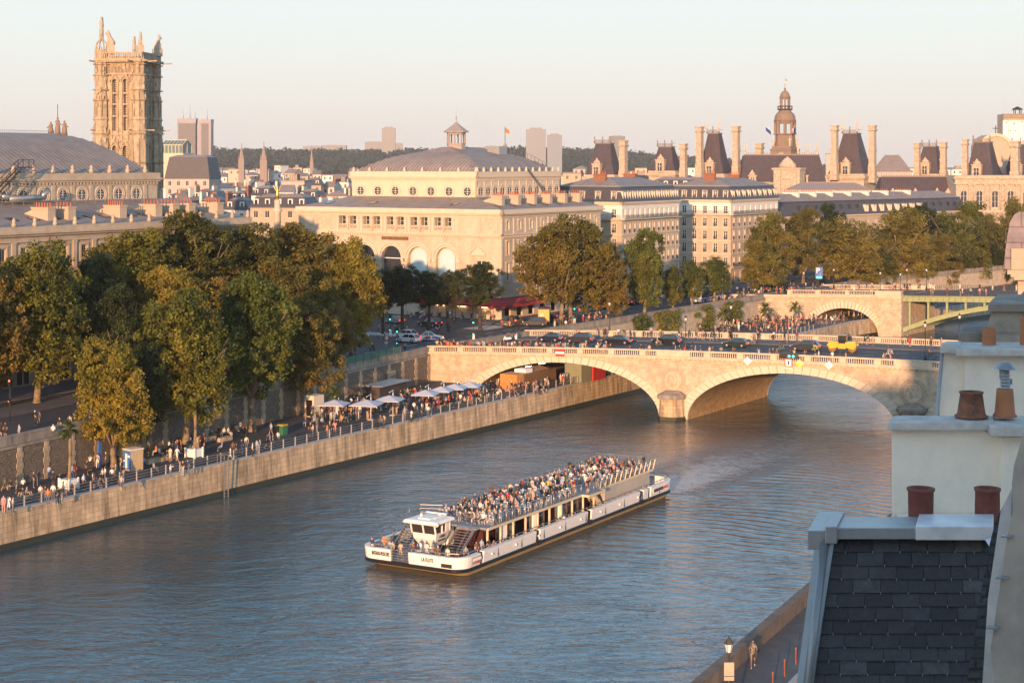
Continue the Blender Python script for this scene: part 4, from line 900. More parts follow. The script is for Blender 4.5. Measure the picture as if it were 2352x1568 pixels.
# ================================================================ gothic tower
def gothic_tower():
    t = thing('gothic_tower', 'tall ornate gothic stone tower with pinnacles and statues at upper left', 'tower', (-86.2,395,8), R(80))
    W = 11.3; rng = random.Random(5); st = mat('gothic_stone', (.47,.38,.27), .9, (.27,.21,.14), 1.6, 1, bump=.8, bs=3, brick=(.9,.45,.02,.8,.88), streak=.4)
    A = Face(1.0,W-1.0,-math.pi/2); B = Face(1.0,1.0,0); w = W-2
    ops = lambda: [(c-.62,c+.62,z0,z1) for c in (w*.36,w*.64) for z0,z1 in ((10,16),(26.5,34),(37.6,40.8),(41.2,43.6),(44.0,46.2),(46.6,49.6))]
    mb = MB(); facade(mb, A, 0, w, 0, 55, ops(), .9); facade(mb, B, 0, w, 0, 55, ops(), .9); mb.add([(W-1,1,0),(W-1,W-1,0),(W-1,W-1,55),(W-1,1,55),(1,W-1,0),(1,W-1,55),(1,1,55)],[(0,1,2,3),(1,4,5,2),(6,3,2,5)]); mb.build('wall', st, t)
    for fc in (A,B):
        for a,b,c,d in ops():
            m2 = MB(); fc.box(m2,a,b,c,d,-.88,-.8,0); fc.box(m2,(a+b)/2-.07,(a+b)/2+.07,c,d,-.8,-.7,1)
            k = c+.5
            while k < d-.4: fc.box(m2,a,b,k,k+.07,-.8,-.74,1); k += .5
            m2.build('lancet_window', [mat_louvre, M['stone_pl']], t)
    mb = MB()
    for fc in (A,B):
        for c in (w*.36,w*.64):
            for zc in (49.0,33.4,15.4):
                for r0,r1,o in ((.62,.9,.25),(1.0,1.2,.45)):
                    for j in range(10):
                        a0,a1 = math.pi*j/10, math.pi*(j+1)/10; g = lambda a: 1+.55*(1-abs(math.cos(a)))**2
                        mb.loft([[fc.p(c+q*math.cos(a),zc+q*math.sin(a)*g(a),oo) for q,oo in ((r0,-.5),(r1,-.1),(r1,o),(r0,o))] for a in (a0,a1)],0,False)
            fc.box(mb,c-.62,c-.5,37.6,49,-.85,-.2); 
            for s_ in (-1,1): fc.box(mb,c+s_*.75-.12,c+s_*.75+.12,26,49.4,-.1,.28)
        for z in (20,25.5,36.6,50.7,53.2): fc.box(mb,-.2,w+.2,z,z+.3,-.1,.35)
        for z in (51.2,): 
            for k in range(26):
                u = .3+(w-.6)*k/25; fc.box(mb,u-.09,u+.09,z,z+rng.uniform(1.2,2),0,.25)
        for k in range(60): u = rng.uniform(.3,w-.3); z = rng.choice([50.2,52.6,35.6,24.5,36.2])+rng.uniform(-.7,.5); s_ = rng.uniform(.1,.3); fc.box(mb,u-s_,u+s_,z-s_*1.3,z+s_*1.3,0,rng.uniform(.15,.5))
    mb.build('tracery', st, t)
    for (x,y) in ((1,1),(1,W-1),(W-1,1),(W-1,W-1)):
        mb = MB(); turret = (x,y) == (1,W-1)
        oc = lambda r,z: [(x+r*math.cos(math.pi/8+math.pi/4*k),y+r*math.sin(math.pi/8+math.pi/4*k),z) for k in range(8)]
        mb.loft([oc(2.15,0),oc(2.1,20),oc(1.95,20.2),oc(1.9,37)]); mb.loft([oc(2.05,37),oc(2.05,37.5),oc(1.75,37.6),oc(1.8,40.0),oc(2.0,40.2),oc(1.2,41.8)]); mb.loft([oc(1.5,40.6),oc(1.42,47),oc(1.5,47.2),oc(1.6,50.5),oc(1.75,50.7),oc(1.45,50.9),oc(1.35,54.5)])
        for z in (20,30,36.8,47.0,44.6,50.4,53,26): mb.loft([oc(1.95 if z > 38 else 2.25,z),oc(2.1 if z > 38 else 2.4,z+.25)])
        for k in range(90):
            a = rng.uniform(0,6.28); z = rng.choice([18,24,33,35,38.5,43,45,46.5,49,51.5,53])+rng.uniform(-1.4,1.4); r = 1.5 if z > 41 else 1.85; s_ = rng.uniform(.1,.28); cx, cy = x+r*math.cos(a), y+r*math.sin(a); mb.box(cx-s_,cx+s_,cy-s_,cy+s_,z-s_*2,z+s_*2)
        for k in range(8):
            a = math.pi/8+math.pi/4*k
            for z0,z1,r in ((38,46,1.6),(24,36,2.0),(5,18,2.15),(51,55.4 if not turret else 57.4,1.4)): mb.lathe([(.2,0),(.16,(z1-z0)*.8),(.02,z1-z0)],(x+r*math.cos(a),y+r*math.sin(a),z0),4)
        if turret:
            mb.loft([oc(1.5,54),oc(1.45,56.6)])
            for k in range(8): a = math.pi/4*k; mb.bar((x+1.35*math.cos(a),y+1.35*math.sin(a),56.5),(x+1.15*math.cos(a),y+1.15*math.sin(a),58),.25,.25); mb.bar((x+1.15*math.cos(a),y+1.15*math.sin(a),58),(x+.2*math.cos(a),y+.2*math.sin(a),59.2),.22,.22)
            mb.lathe([(.25,58.6),(.6,59.6),(.3,59.9)],(x,y,0),8)
        mb.build('corner_turret' if turret else 'corner_buttress', st, t)
    mb = MB()
    for fc in (Face(-.2,W+.2,-math.pi/2),Face(-.2,-.2,0)):
        q = W+.4; fc.box(mb,0,q,53.6,53.9,-.3,.5); fc.box(mb,0,q,53.9,54.2,-.6,.7); fc.box(mb,0,q,55.6,55.9,-.3,.1); fc.box(mb,0,q,54.2,54.4,-.3,.1)
        k = .2
        while k < q: fc.box(mb,k,k+.22,54.4,55.6,-.2,.05); k += .45
    mb.build('balustrade', st, t)
    for (x,y,rz) in ((-.6,-.6,-135),(W,-.6,-60),(-.6,W,170),(1,-1.2,-100),(-1.2,2,180)):
        mb = MB(); d = Vector((math.cos(R(rz)),math.sin(R(rz)),0)); p = Vector((x,y,53.7)); mb.bar(p,p+d*2.4+Vector((0,0,.1)),.3,.3); mb.bar(p+Vector((0,0,-16)),p+d*1.8+Vector((0,0,-16)),.3,.3); mb.build('gargoyle', st, t)
    def figure(x,y,z,h,rz):            # seated beast
        mb = MB(); mb.T = Matrix.Translation((x,y,z))@Matrix.Rotation(rz,4,'Z')@Matrix.Scale(h/3.0,4)
        mb.box(-.8,.8,-.8,.8,-1.6,0); mb.loft([[(q*math.cos(a)*1.0+ox,q*.6*math.sin(a),z_) for a in [k*math.pi/3 for k in range(6)]] for z_,q,ox in ((0,.85,.1),(.6,.9,.15),(1.4,.6,-.1),(2.0,.45,-.35),(2.3,.5,-.45),(2.8,.35,-.55),(3.0,.12,-.5))]); mb.bar((-.5,0,2.45),(-1.1,0,2.35),.35,.3); mb.bar((-.7,.25,0),(-.45,.25,1.3),.25,.25); mb.bar((-.7,-.25,0),(-.45,-.25,1.3),.25,.25)
        for s_ in (-.2,.2): mb.bar((-.4,s_,2.8),(-.3,s_*1.3,3.2),.12,.12)
        mb.build('beast_statue', M['tan_pl'], t)
    figure(.6,W-3.4,57.6,3.3,R(-60)); figure(W-1,.2,57.2,3.3,R(150)); figure(.6,.5,57.5,3.0,R(30))
    def saint(x,y,z,h):
        mb = MB(); mb.lathe([(.42,0),(.45,.8),(.36,1.6),(.42,2.2),(.34,2.6),(.14,2.75),(.2,2.95),(.2,3.15),(.05,3.35)],(0,0,0),9,sx=1,sy=.8); mb.bar((.3,0,2.2),(.75,0,1.7),.2,.2); mb.bar((.75,0,1.7),(.55,0,3.2),.1,.1); mb.T = None
        mb.v = [(x+a*h/3.3,y+b*h/3.3,z+c*h/3.3) for a,b,c in mb.v]; mb.build('saint_statue', M['tan_pl'], t)
    saint(1,W-1,59.7,4.6); saint(W*.45,W-2,55.5,3.6); saint(.2,1.9,56,3.6)
mat_louvre = mat('dark_louvre', (.07,.05,.04), .8)
gothic_tower()
# ================================================================ town hall
YH = 660.0
def hz_(y): return 38+(375-y)/F*YH-8
def town_hall():
    g = ROT-math.pi/2
    t = thing('town_hall', 'ornate pale stone town hall with steep slate pavilions, tall chimneys and clock belfry', 'town hall', (0,0,8), 0)
    def loc(xp, Y=YH): return Vector(((xp-CX)/F*Y, Y))
    def framed(xp, Y=YH): l = loc(xp,Y); return Matrix.Translation((l.x,l.y,0))@Matrix.Rotation(g,4,'Z')
    def part(nm, mb, m, par=None): return mb.build(nm, m, par or t)
    def lucarne(Mx, x, z, w, h, par, o=0):
        mb = MB(); mb.T = Mx; mb.box(x-w/2,x+w/2,-.5-o,1.6-o,z,z+h); mb.box(x-w/2-.3,x+w/2+.3,-.7-o,1.2-o,z+h,z+h+.4); mb.lathe([(w*.45,0),(w*.42,.7),(w*.2,1.2),(w*.12,1.7),(.02,2.2)],(x,.2-o,z+h+.4),8,sy=.4)
        mb.box(x-w/2+.1,x-w/2+.45,-.65-o,-.5-o,z,z+h); mb.box(x+w/2-.45,x+w/2-.1,-.65-o,-.5-o,z,z+h); d = mb.build('dormer', M['carved'], par)
        mb = MB(); mb.T = Mx; mb.box(x-w*.24,x+w*.24,-.62-o,-.52-o,z+.5,z+h*.75); mb.lathe([(w*.24,0),(w*.24,.05)],(x,-.57-o,z+h*.75),10,sy=.09); q = mb.build('window', M['glass'], d)
        mb = MB(); mb.T = Mx; mb.box(x-.06,x+.06,-.68-o,-.62-o,z+.5,z+h*.8); mb.box(x-w*.24,x+w*.24,-.68-o,-.62-o,z+h*.5,z+h*.5+.1); mb.build('window_bars', M['white'], d)
    def pav(xl, xr, yt, yb, crest=True, luc=(0,), statues=False, Y=YH, basey=None, slope=.5):
        s_ = Y/F; Wm = (xr-xl)*s_; k = ((xl+xr)/2-CX)/F; f = .74*Wm/(.852+.524*k*0+.1); dp = .26*Wm/max(.2,(.524-.852*k)); dp = max(dp, f*.6); Mx = framed(xl, Y); zb = 38+(375-yb)*s_-8; zt_ = 38+(375-yt)*s_-8
        ix = f*slope*.5; iy = dp*.35; p = thing('pavilion', None, None); p.parent = t
        mb = MB(); mb.T = Mx; r = lambda a, b, z: [(a,b,z),(f-a,b,z),(f-a,dp-b,z),(a,dp-b,z)]
        mb.loft([r(0,0,zb),r(ix*.55,iy*.5,zb+(zt_-zb)*.4),r(ix,iy,zt_)]); rf = mb.build('slate_roof', M['slate_red'], p)
        mb = MB(); mb.T = Mx; mb.loft([r(-.6,-.6,zb-1.6),r(-.8,-.8,zb-1.0),r(-.8,-.8,zb-.5),r(-.2,-.2,zb-.4),r(-.2,-.2,zb+.3)]); 
        for q in range(int(f/.8)): mb.box(q*.8,q*.8+.4,-.75,-.3,zb-2.0,zb-1.6)
        mb.build('cornice', M['carved'], p)
        mb = MB(); mb.T = Mx; mb.loft([r(0,0,0),r(0,0,zb-1.5)]); mb.build('wall', M['carved'], p)
        for u in (-1,0,1):
            mb = MB(); mb.T = Mx; x = f/2+u*f*.3; mb.box(x-.9,x+.9,-.12,.05,zb-8.5,zb-4.2); mb.build('window', M['glass'], p)
        mb = MB(); mb.T = Mx; mb.loft([r(ix-.2,iy-.2,zt_-.2),r(ix-.4,iy-.4,zt_+.25)]); q0 = ix-.3; q1 = f-ix+.3
        if crest:
            n = int((q1-q0)/.5)
            for j in range(n+1): x = q0+(q1-q0)*j/n; mb.bar((x,iy-.3,zt_+.2),(x,iy-.3,zt_+1.5),.12,.12); 
            for j in range(n): x = q0+(q1-q0)*j/n; mb.bar((x,iy-.3,zt_+.4),(x+(q1-q0)/n,iy-.3,zt_+1.3),.09,.09)
            mb.bar((q0,iy-.3,zt_+1.4),(q1,iy-.3,zt_+1.4),.14,.14); mb.bar((q1,iy-.3,zt_+1.4),(q1,dp-iy,zt_+1.4),.14,.14)
            for x in (q0,q1,(q0+q1)/2): mb.lathe([(.3,0),(.35,1.0),(.1,1.3),(.32,1.8),(.02,2.8)],(x,iy-.3,zt_+.2),6)
        mb.build('roof_crest', M['patina_dark'], p)
        for u in luc: lucarne(Mx, f/2+u*f, zb-.3, min(3.6,f*.34), (4.6 if f > 9 else 3.6), p, 0)
        if statues:
            for x in (q0,q1): statue(Mx, x, iy-.3, zt_+1.4, 3.6, p)
        return Mx, f, dp, p
    def statue(Mx, x, y, z, h, par):
        mb = MB(); mb.T = Mx@Matrix.Translation((x,y,z))@Matrix.Scale(h/3.4,4); mb.box(-.35,.35,-.35,.35,-.5,0); mb.lathe([(.42,0),(.40,1.0),(.34,1.7),(.42,2.3),(.3,2.65),(.13,2.75),(.2,2.95),(.19,3.15),(.03,3.35)],(0,0,0),8,sy=.75); mb.bar((.3,0,2.4),(.85,0,2.0),.18,.18); mb.bar((.85,0,1.2),(.85,0,4.6),.07,.07); mb.bar((-.3,0,2.4),(-.6,0,1.7),.18,.18)
        return mb.build('statue', M['pale_statue'], par)
    def stack(xc, w, yt, yb, Y=YH-4):
        s_ = Y/F; l = loc(xc, Y); zt_ = 38+(375-yt)*s_-8; zb = 38+(375-yb)*s_-8-3; a = w*s_/2/1.25
        mb = MB(); mb.T = Matrix.Translation((l.x,l.y,0))@Matrix.Rotation(g,4,'Z'); h = zt_-zb
        r = lambda q, z: [(-a*q,-a*q*1.1,z),(a*q,-a*q*1.1,z),(a*q,a*q*1.1,z),(-a*q,a*q*1.1,z)]
        mb.loft([r(1.2,zb),r(1.15,zb+h*.30),r(1.0,zb+h*.32),r(.98,zb+h*.55)]); mb.loft([r(1.15,zb+h*.55),r(1.15,zb+h*.58)]); mb.loft([r(.98,zb+h*.58),r(.96,zt_-2.4)]); mb.loft([r(1.0,zt_-2.4),r(1.3,zt_-2.0),r(1.3,zt_-1.7),r(1.05,zt_-1.6),r(1.05,zt_-.5),r(1.25,zt_-.4),r(1.25,zt_)])
        for sx in (-.6,.6): mb.box(a*sx-.12,a*sx+.12,-a*1.18,-a*1.05,zb+h*.33,zt_-2.5)
        mb.build('tall_chimney', M['carved'], t)
    pav(1342,1441,330,403,luc=(-.08,)); stack(1432,18,323,405); 
    pav(1490,1575,338,394,luc=(-.05,)); stack(1570,16,330,392)
    pav(1598,1688,307,401,luc=(0,),statues=True,slope=.62); stack(1607,17,291,396); stack(1691,17,290,402)
    pav(1901,2012,307,401,luc=(0,),statues=True,slope=.62); stack(1917,17,288,396); stack(2004,17,288,402)
    pav(2098,2176,337,401,luc=(-.05,)); stack(2107,15,328,400); stack(2167,16,327,402)
    pav(2212,2302,327,406,luc=(-.05,),Y=640); stack(2217,15,320,402,640)
    stack(2332,22,325,406,630); pav(2300,2392,332,406,luc=(.0,),Y=648)
    for xc,w,yt in ((1738,18,330),(1742,16,328)): pass
    stack(1745,17,329,360,690)
    # main body with long steep roofs
    def body(xl, xr, yt, yb, Y, dorm=(), crest=True, wh=None, ends=True):
        s_ = Y/F; a = loc(xl,Y); b = loc(xr,Y); L = (xr-xl)*s_; zb = 38+(375-yb)*s_-8; zt_ = 38+(375-yt)*s_-8; p = thing('wing', None, None); p.parent = t; p.location = (a.x,a.y,0); D = 14
        mb = MB(); r = lambda i, j, z: [(i,j,z),(L-i,j,z),(L-i,D-j,z),(i,D-j,z)]; mb.loft([r(0,0,zb),r(1.2,3.5,zb+(zt_-zb)*.7),r(1.8,5,zt_)]); mb.build('slate_roof', M['slate_red'], p)
        mb = MB(); mb.loft([r(0,0,0),r(0,0,zb)]); mb.build('wall', M['carved'], p); mb = MB(); mb.loft([r(-.5,-.5,zb-.9),r(-.7,-.7,zb-.3),r(-.2,-.2,zb)]); mb.build('cornice', M['carved'], p)
        if crest:
            mb = MB()
            mb.box(1.8,L-1.8,4.9,5.2,zt_,zt_+.5)
            for j in range(int(L/.9)): mb.bar((1.8+j*.9,5,zt_+.4),(1.8+j*.9,5,zt_+1.3),.14,.14) if 1.8+j*.9 < L-1.8 else None
            mb.build('roof_crest', M['patina_dark'], p)
        for xp in dorm:
            lucarne(Matrix.Identity(4), (xp-xl)*s_, zb-.2, 2.8, 2.4, p)
        n = int(L/4.2)
        for j in range(n):
            if zb > 6: x = L*(j+.5)/n; link('window', win_mesh(1.6,3.2,'balcony'), p, (x,-.25,zb-6.0)); 
        return p, zb, zt_
    p,_,zt1 = body(1702,1898,357,418,650,(1728,1847)); 
    for xp in (1714,1838,1859,1880): statue(Matrix.Identity(4), (xp-1702)*650/F, 5, zt1+1.2, 3.6, p)
    body(2020,2200,407,462,600,(2051,2103,2153,2178),wh=True)
    body(1340,1600,403,412,668,(),False)
    # richly windowed end facade at right
    p = thing('end_facade', None, None); p.parent = t; l = loc(2196,592); p.location = (l.x,l.y,0); s_ = 592/F; L = 215*s_; zt_ = 38+(375-403)*s_-8; mb = MB(); fc = Face(0,0,0)
    ops = [(L*(j+.5)/6-1.1,L*(j+.5)/6+1.1,zt_-11.2,zt_-5.4) for j in range(6)]; facade(mb, fc, 0, L, 0, zt_, ops, .5); mb.add([(0,0,0),(0,16,0),(0,16,zt_),(0,0,zt_),(L,0,zt_),(L,16,zt_)],[(0,1,2,3),(3,4,5,2)]); mb.build('wall', M['carved'], p)
    for j in range(6):
        u = L*(j+.5)/6; q = put_win(p, fc, u, zt_-11.2, 2.2, 5.8, 'plain'); m2 = MB()
        for jj in range(10):
            a0,a1 = math.pi*jj/10, math.pi*(jj+1)/10
            m2.add([fc.p(u+1.1*math.cos(a0),zt_-6.5+1.1*math.sin(a0),-.02),fc.p(u+1.1*math.cos(a1),zt_-6.5+1.1*math.sin(a1),-.02),fc.p(u+1.1*math.cos(a1),zt_-5.38,-.02),fc.p(u+1.1*math.cos(a0),zt_-5.38,-.02)],[(0,1,2,3)])
            m2.loft([[fc.p(u+r_*math.cos(a),zt_-6.5+r_*math.sin(a),o) for r_,o in ((1.15,0),(1.5,0),(1.5,.25),(1.15,.25))] for a in (a0,a1)],0,False)
        m2.build('window_arch', M['carved'], p)
        m2 = MB(); x = u+L/12
        for dx in (-.9,.9): m2.tube(fc.p(x+dx,zt_-12,.3),fc.p(x+dx,zt_-3.2,.3),.32,.28,8); fc.box(m2,x+dx-.45,x+dx+.45,zt_-3.6,zt_-3.1,0,.7)
        m2.lathe([(.4,0),(.38,1.2),(.3,2),(.1,2.2),(.18,2.5),(.02,2.7)],fc.p(x,zt_-9,.1),7,sy=.6); m2.build('pilaster', M['carved'], p)
    mb = MB(); 
    for z0,z1,o in ((-3.1,-2.6,.8),(-2.6,-1.2,.4),(-1.2,-.6,1.1),(-.6,0,.7),(-13,-12.4,.8)): fc.box(mb,-o,L+o,zt_+z0,zt_+z1,-.1,o)
    mb.build('cornice', M['carved'], p)
    # belfry
    l = loc(1803, 668); s_ = 668/F; Z = lambda y: 38+(375-y)*s_-8; ds = M['belfry']; bf = thing('belfry', None, None); bf.parent = t; bf.location = (l.x,l.y,0); bf.rotation_euler = (0,0,g); r8 = lambda m_, pr, n=8, ph=R(22.5), nm='x', mm=None: m_.lathe(pr,(0,0,0),n,smooth=False,ph=ph)
    mb = MB(); r8(mb, [(6.1,0),(6.1,Z(347)),(6.4,Z(346)),(6.4,Z(343)),(5.6,Z(342)),(5.5,Z(336))], 4, R(45)); r8(mb,[(4.1,Z(338)),(3.9,Z(310)),(4.6,Z(309)),(4.6,Z(307))]); mb.build('shaft', ds, bf)
    for k in range(8):
        a = R(22.5+45*k); mb = MB(); mb.bar((3.7*math.cos(a),3.7*math.sin(a),Z(308)),(3.7*math.cos(a),3.7*math.sin(a),Z(280)),.95,.95); mb.build('belfry_pier', ds, bf)
    mb = MB(); r8(mb,[(3.9,Z(284)),(4.3,Z(279)),(4.5,Z(277)),(4.1,Z(276)),(4.1,Z(272)),(4.0,Z(268)),(3.5,Z(262)),(2.6,Z(257)),(2.3,Z(254))], 16, 0); mb.build('lower_dome', ds, bf)
    mb = MB(); r8(mb,[(2.3,Z(254)),(2.9,Z(253)),(2.9,Z(251)),(2.2,Z(250))]); 
    for k in range(16): a = R(22.5*k); mb.bar((2.8*math.cos(a),2.8*math.sin(a),Z(251)),(2.8*math.cos(a),2.8*math.sin(a),Z(244)),.2,.2)
    mb.lathe([(2.9,Z(245)),(2.9,Z(243.5)),(2.6,Z(243.5)),(2.6,Z(245))],(0,0,0),16); mb.build('gallery', M['iron_brown'], bf)
    mb = MB()
    for k in range(8): a = R(22.5+45*k); mb.bar((1.75*math.cos(a),1.75*math.sin(a),Z(251)),(1.75*math.cos(a),1.75*math.sin(a),Z(225)),.5,.5)
    r8(mb,[(1.9,Z(228)),(2.2,Z(225)),(2.3,Z(223)),(1.9,Z(222)),(1.8,Z(217)),(1.3,Z(212)),(.5,Z(209)),(.25,Z(208)),(.5,Z(205)),(.2,Z(202))], 12, 0); mb.build('upper_lantern', ds, bf)
    mb = MB(); mb.tube((0,0,Z(204)),(0,0,Z(177)),.09,.04,6); mb.box(-.6,.6,-.04,.04,Z(194),Z(193)); mb.box(.1,1.0,-.03,.03,Z(186),Z(183)); mb.build('weathervane', M['gold'], bf)
    mb = MB(); mb.lathe([(1.5,-.3),(1.5,.1),(1.1,.2),(0.1,.2)],(0,0,0),20); mb.T = None; mb.v = [(x*1,-4.45-z,y+Z(359)) for x,y,z in mb.v]; mb.build('clock', M['carved'], bf)
    for k in range(4): statue(Matrix.Identity(4), 4.8*math.cos(R(45+90*k)), 4.8*math.sin(R(45+90*k)), Z(335), 3.6, bf)
    # flags
    for sx, c3 in ((-1,[(.02,.06,.25)]*3),(1,[(.02,.06,.35),(.8,.8,.8),(.6,.03,.03)])):
        mb = MB(); mb.bar((sx*3.2,-2.8,Z(308)),(sx*6.2,-5.2,Z(290)),.12,.12); pole = mb.build('flag_pole', M['white'], bf)
        for j in range(3):
            m2 = MB(); a = Vector((sx*6.0,-5.0,Z(291))); b_ = Vector((sx*4.4,-3.8,Z(301)))
            p0 = a+(b_-a)*j/3; p1 = a+(b_-a)*(j+1)/3; dn = Vector((0,0,-1.6)); m2.add([p0,p1,p1+dn,p0+dn,p0+Vector((.05,.05,0)),p1+Vector((.05,.05,0)),p1+dn+Vector((.05,.05,0)),p0+dn+Vector((.05,.05,0))],[(0,1,2,3),(4,7,6,5),(0,4,5,1),(2,6,7,3)]); m2.build('flag_cloth', mat('flag_cloth', c3[j], .8), pole)
    mb = MB(); mb.T = framed(1779,640); z0 = 38+(375-436)*640/F-8; mb.box(0,10.5,-1,4,z0-8,z0+7.5); mb.box(-.6,11,-1.4,4,z0+7.5,z0+8.3); mb.lathe([(3.6,0),(3.4,1.2),(2.4,2.3),(1.5,3.2),(.2,4.2)],(5.2,0,z0+8.3),9,sy=.4); mb.box(1.2,3,-1.5,-1,z0-6,z0+7); mb.box(7.5,9.3,-1.5,-1,z0-6,z0+7); mb.lathe([(1.5,0),(1.5,.4)],(5.2,-1.2,z0+4),12,sy=.2); mb.build('clock_pediment', M['carved'], t)
M['patina_dark'] = mat('dark_roof_crest', (.20,.17,.15), .7); M['pale_statue'] = mat('pale_statue', (.50,.43,.35), .7); M['belfry'] = mat('belfry_stone', (.24,.18,.14), .9, (.15,.11,.09), 2, .9, bump=.5); M['iron_brown'] = mat('brown_iron', (.05,.04,.035), .6)
town_hall()
# ================================================================ background houses
_hw = {}
def small_win():
    if 'w' not in _hw: mb = MB(); mb.box(-.5,.5,-.02,.04,0,1.7,0); mb.box(-.55,.55,-.05,-.0,-.1,0,1); mb.box(-.03,.03,-.05,-.02,0,1.7,1); _hw['w'] = mb.mesh('window',[M['glass'],M['white']])
    return _hw['w']
WM = [M['plaster'],M['plaster_w'],M['haus'],mat('grey_render',(.40,.37,.34),.9),mat('warm_render',(.50,.42,.33),.9),mat('white_render',(.74,.71,.66),.85)]
RM = [M['zincx'],mat('house_zinc',(.20,.18,.175),.6,(.13,.12,.12),.6,.8),M['slate'],mat('brown_zinc',(.26,.22,.20),.6)]
hc = {}
def house(xc, wpx, yroof, Y, rng, kind=None, row='', wm=None, name='town_house', label=None, rows=2, rz=None, pots=True, base=8, rh_=None):
    s_ = Y/F; W = wpx*s_; x = (xc-CX)*s_; zt_ = CZ+(HZ-yroof)*s_-base; kind = kind or rng.choice(['mansard','hip','gable','flat','mansard']); rh = {'mansard':3.6,'hip':2.2,'gable':2.6,'flat':.5}[kind]; rh = rh_ or rh
    zw = zt_-rh; D = min(rng.uniform(9,13),W*1.2+4); rz = R(rng.uniform(-30,10)) if rz is None else rz; W *= .85
    wi = rng.randrange(len(WM)) if wm is None else wm; wn = ('cream','off-white','golden stone','grey','sandy','white')[wi]; ri = 0 if kind != 'mansard' else 2
    hc[row] = hc.get(row,0)+1
    lab = label or '%s %s roofed house, %s from left, %s' % (wn, kind, W_(hc[row]), row)
    t = thing(name, lab, 'building' if name != 'town_house' else 'house', (x,Y,base), rz, None)
    mb = MB(); mb.box(-W/2,W/2,0,D,0,zw); 
    if kind == 'gable': mb.add([(-W/2,0,zw),(-W/2,D,zw),(-W/2,D/2,zt_-.1),(W/2,0,zw),(W/2,D,zw),(W/2,D/2,zt_-.1)],[(0,1,2),(3,5,4)])
    mb.build('wall', WM[wi], t)
    mb = MB(); r = lambda i, z: [(-W/2+i,i,z),(W/2-i,i,z),(W/2-i,D-i,z),(-W/2+i,D-i,z)]; q = min(W,D)/2
    if kind == 'mansard': mb.loft([r(-.3,zw),r(-.3,zw+.2),r(1.1,zt_-.9)],0); mb.loft([r(1.0,zt_-.9),r(min(3.4,q*.7),zt_)],1)
    elif kind == 'hip': mb.loft([r(-.3,zw),r(q*.95,zt_)],1)
    elif kind == 'gable': mb.add([(-W/2-.2,-.3,zw-.1),(W/2+.2,-.3,zw-.1),(W/2+.2,D/2,zt_),(-W/2-.2,D/2,zt_),(-W/2-.2,D+.3,zw-.1),(W/2+.2,D+.3,zw-.1)],[(0,1,2,3),(3,2,5,4)],1)
    else: mb.loft([r(-.15,zw),r(-.15,zt_)],1); mb.box(-W*.25,W*.1,D*.3,D*.7,zt_,zt_+2.2,1) if rng.random() < .6 else None
    mb.build('roof', [M['slate'], rng.choice(RM[:2]+[RM[3]])], t)
    n = max(2,int(W/3.0))
    for k in range(rows):
        for j in range(n): link('window', small_win(), t, (-W/2+W*(j+.5)/n, 0, zw-2.6-k*3.1))
    if kind == 'mansard':
        for j in range(n): 
            u = -W/2+W*(j+.5)/n; m2 = MB(); m2.box(u-.65,u+.65,.15,1.8,zw+.45,zw+2.3,0); m2.box(u-.4,u+.4,.1,.15,zw+.65,zw+2.1,1); m2.build('dormer',[M['white'],M['glass']],t)
    if pots and Y < 1000:
        for k in range(rng.choice([1,2])):
            u = rng.choice([-W/2+.4,W/2-.4]) if k == 0 else rng.uniform(-W/3,W/3); h = rng.uniform(1.0,2.6); ly = min(D*.6,5); mb = MB(); mb.box(u-.35,u+.35,D*.2,D*.2+ly,zw-1,zt_+h*.6); c = mb.build('chimney', rng.choice([M['plaster'],M['brickr'],M['plaster_w'],M['haus']]), t)
            for j in range(5): link('chimney_pot', pot_mesh(), c, (u,D*.2+.4+(ly-.8)*j/4,zt_+h*.6))
    return t
def row(xs, Y, ymin, ymax, nm, seed, wmin=26, wmax=60, rows=2, kinds=None, dY=30):
    rng = random.Random(seed); x = xs[0]
    while x < xs[1]:
        w = rng.uniform(wmin,wmax); house(x+w/2, w*1.05, rng.uniform(ymin,ymax), Y+rng.uniform(-dY,dY), rng, rng.choice(kinds) if kinds else None, nm, rows=rows); x += w*.98
row((372,700),1500,379,390,'farthest rooftops below wooded hill',3,14,34,1,['flat','flat','hip','gable'],100)
row((400,820),1080,385,402,'white rooftops right of gothic tower',4,20,44,1,['flat','hip','gable','flat'],60)
row((372,820),800,402,422,'middle rooftops between the theatres',5,30,60,2,None,30)
row((372,830),610,420,446,'nearer rooftops between the theatres',6,36,74,2,['mansard','gable','mansard','hip'],20)
row((380,720),490,452,466,'just above the left trees',7,60,90,3,['mansard'],8)
row((1286,1700),1100,380,396,'behind the town hall, left half',8,22,50,1,['flat','hip','gable'],60)
row((2020,2330),1100,378,390,'behind the town hall, right half',9,22,50,1,['flat','hip'],60)
row((1290,1560),820,392,404,'directly right of domed theatre',10,30,60,1,['flat','hip','mansard'],20)
def rowblock(xl,xr,yr,Y,label,wm,kind='flat',rows=0,rh_=None):
    rng = random.Random(xl); house((xl+xr)/2,xr-xl,yr,Y,rng,kind,'x',wm,'block',label,rows,R(-10),False,8,rh_)
rowblock(1480,1690,407,560,'broad grey zinc roofed block in front of the two left slate pavilions',3,'mansard')
rowblock(1790,2015,420,540,'long blue grey zinc roofed block in front of the second tall slate pavilion',3,'hip')
rowblock(2000,2100,356,760,'pale zinc pitched hall roof between the right pavilions',3,'hip',0,7.5)
rowblock(1890,1990,352,800,'dark blue zinc roof behind the second tall slate pavilion',3,'flat')
rowblock(560,720,446,450,'cream apartment house with six dormers between the tree tops and the domed theatre',2,'mansard',2)
rowblock(640,705,414,640,'big bare grey party wall house beside the domed theatre',3,'flat')
rowblock(368,492,356,640,'dark slate mansard block right beside the gothic tower',3,'mansard',3,9)
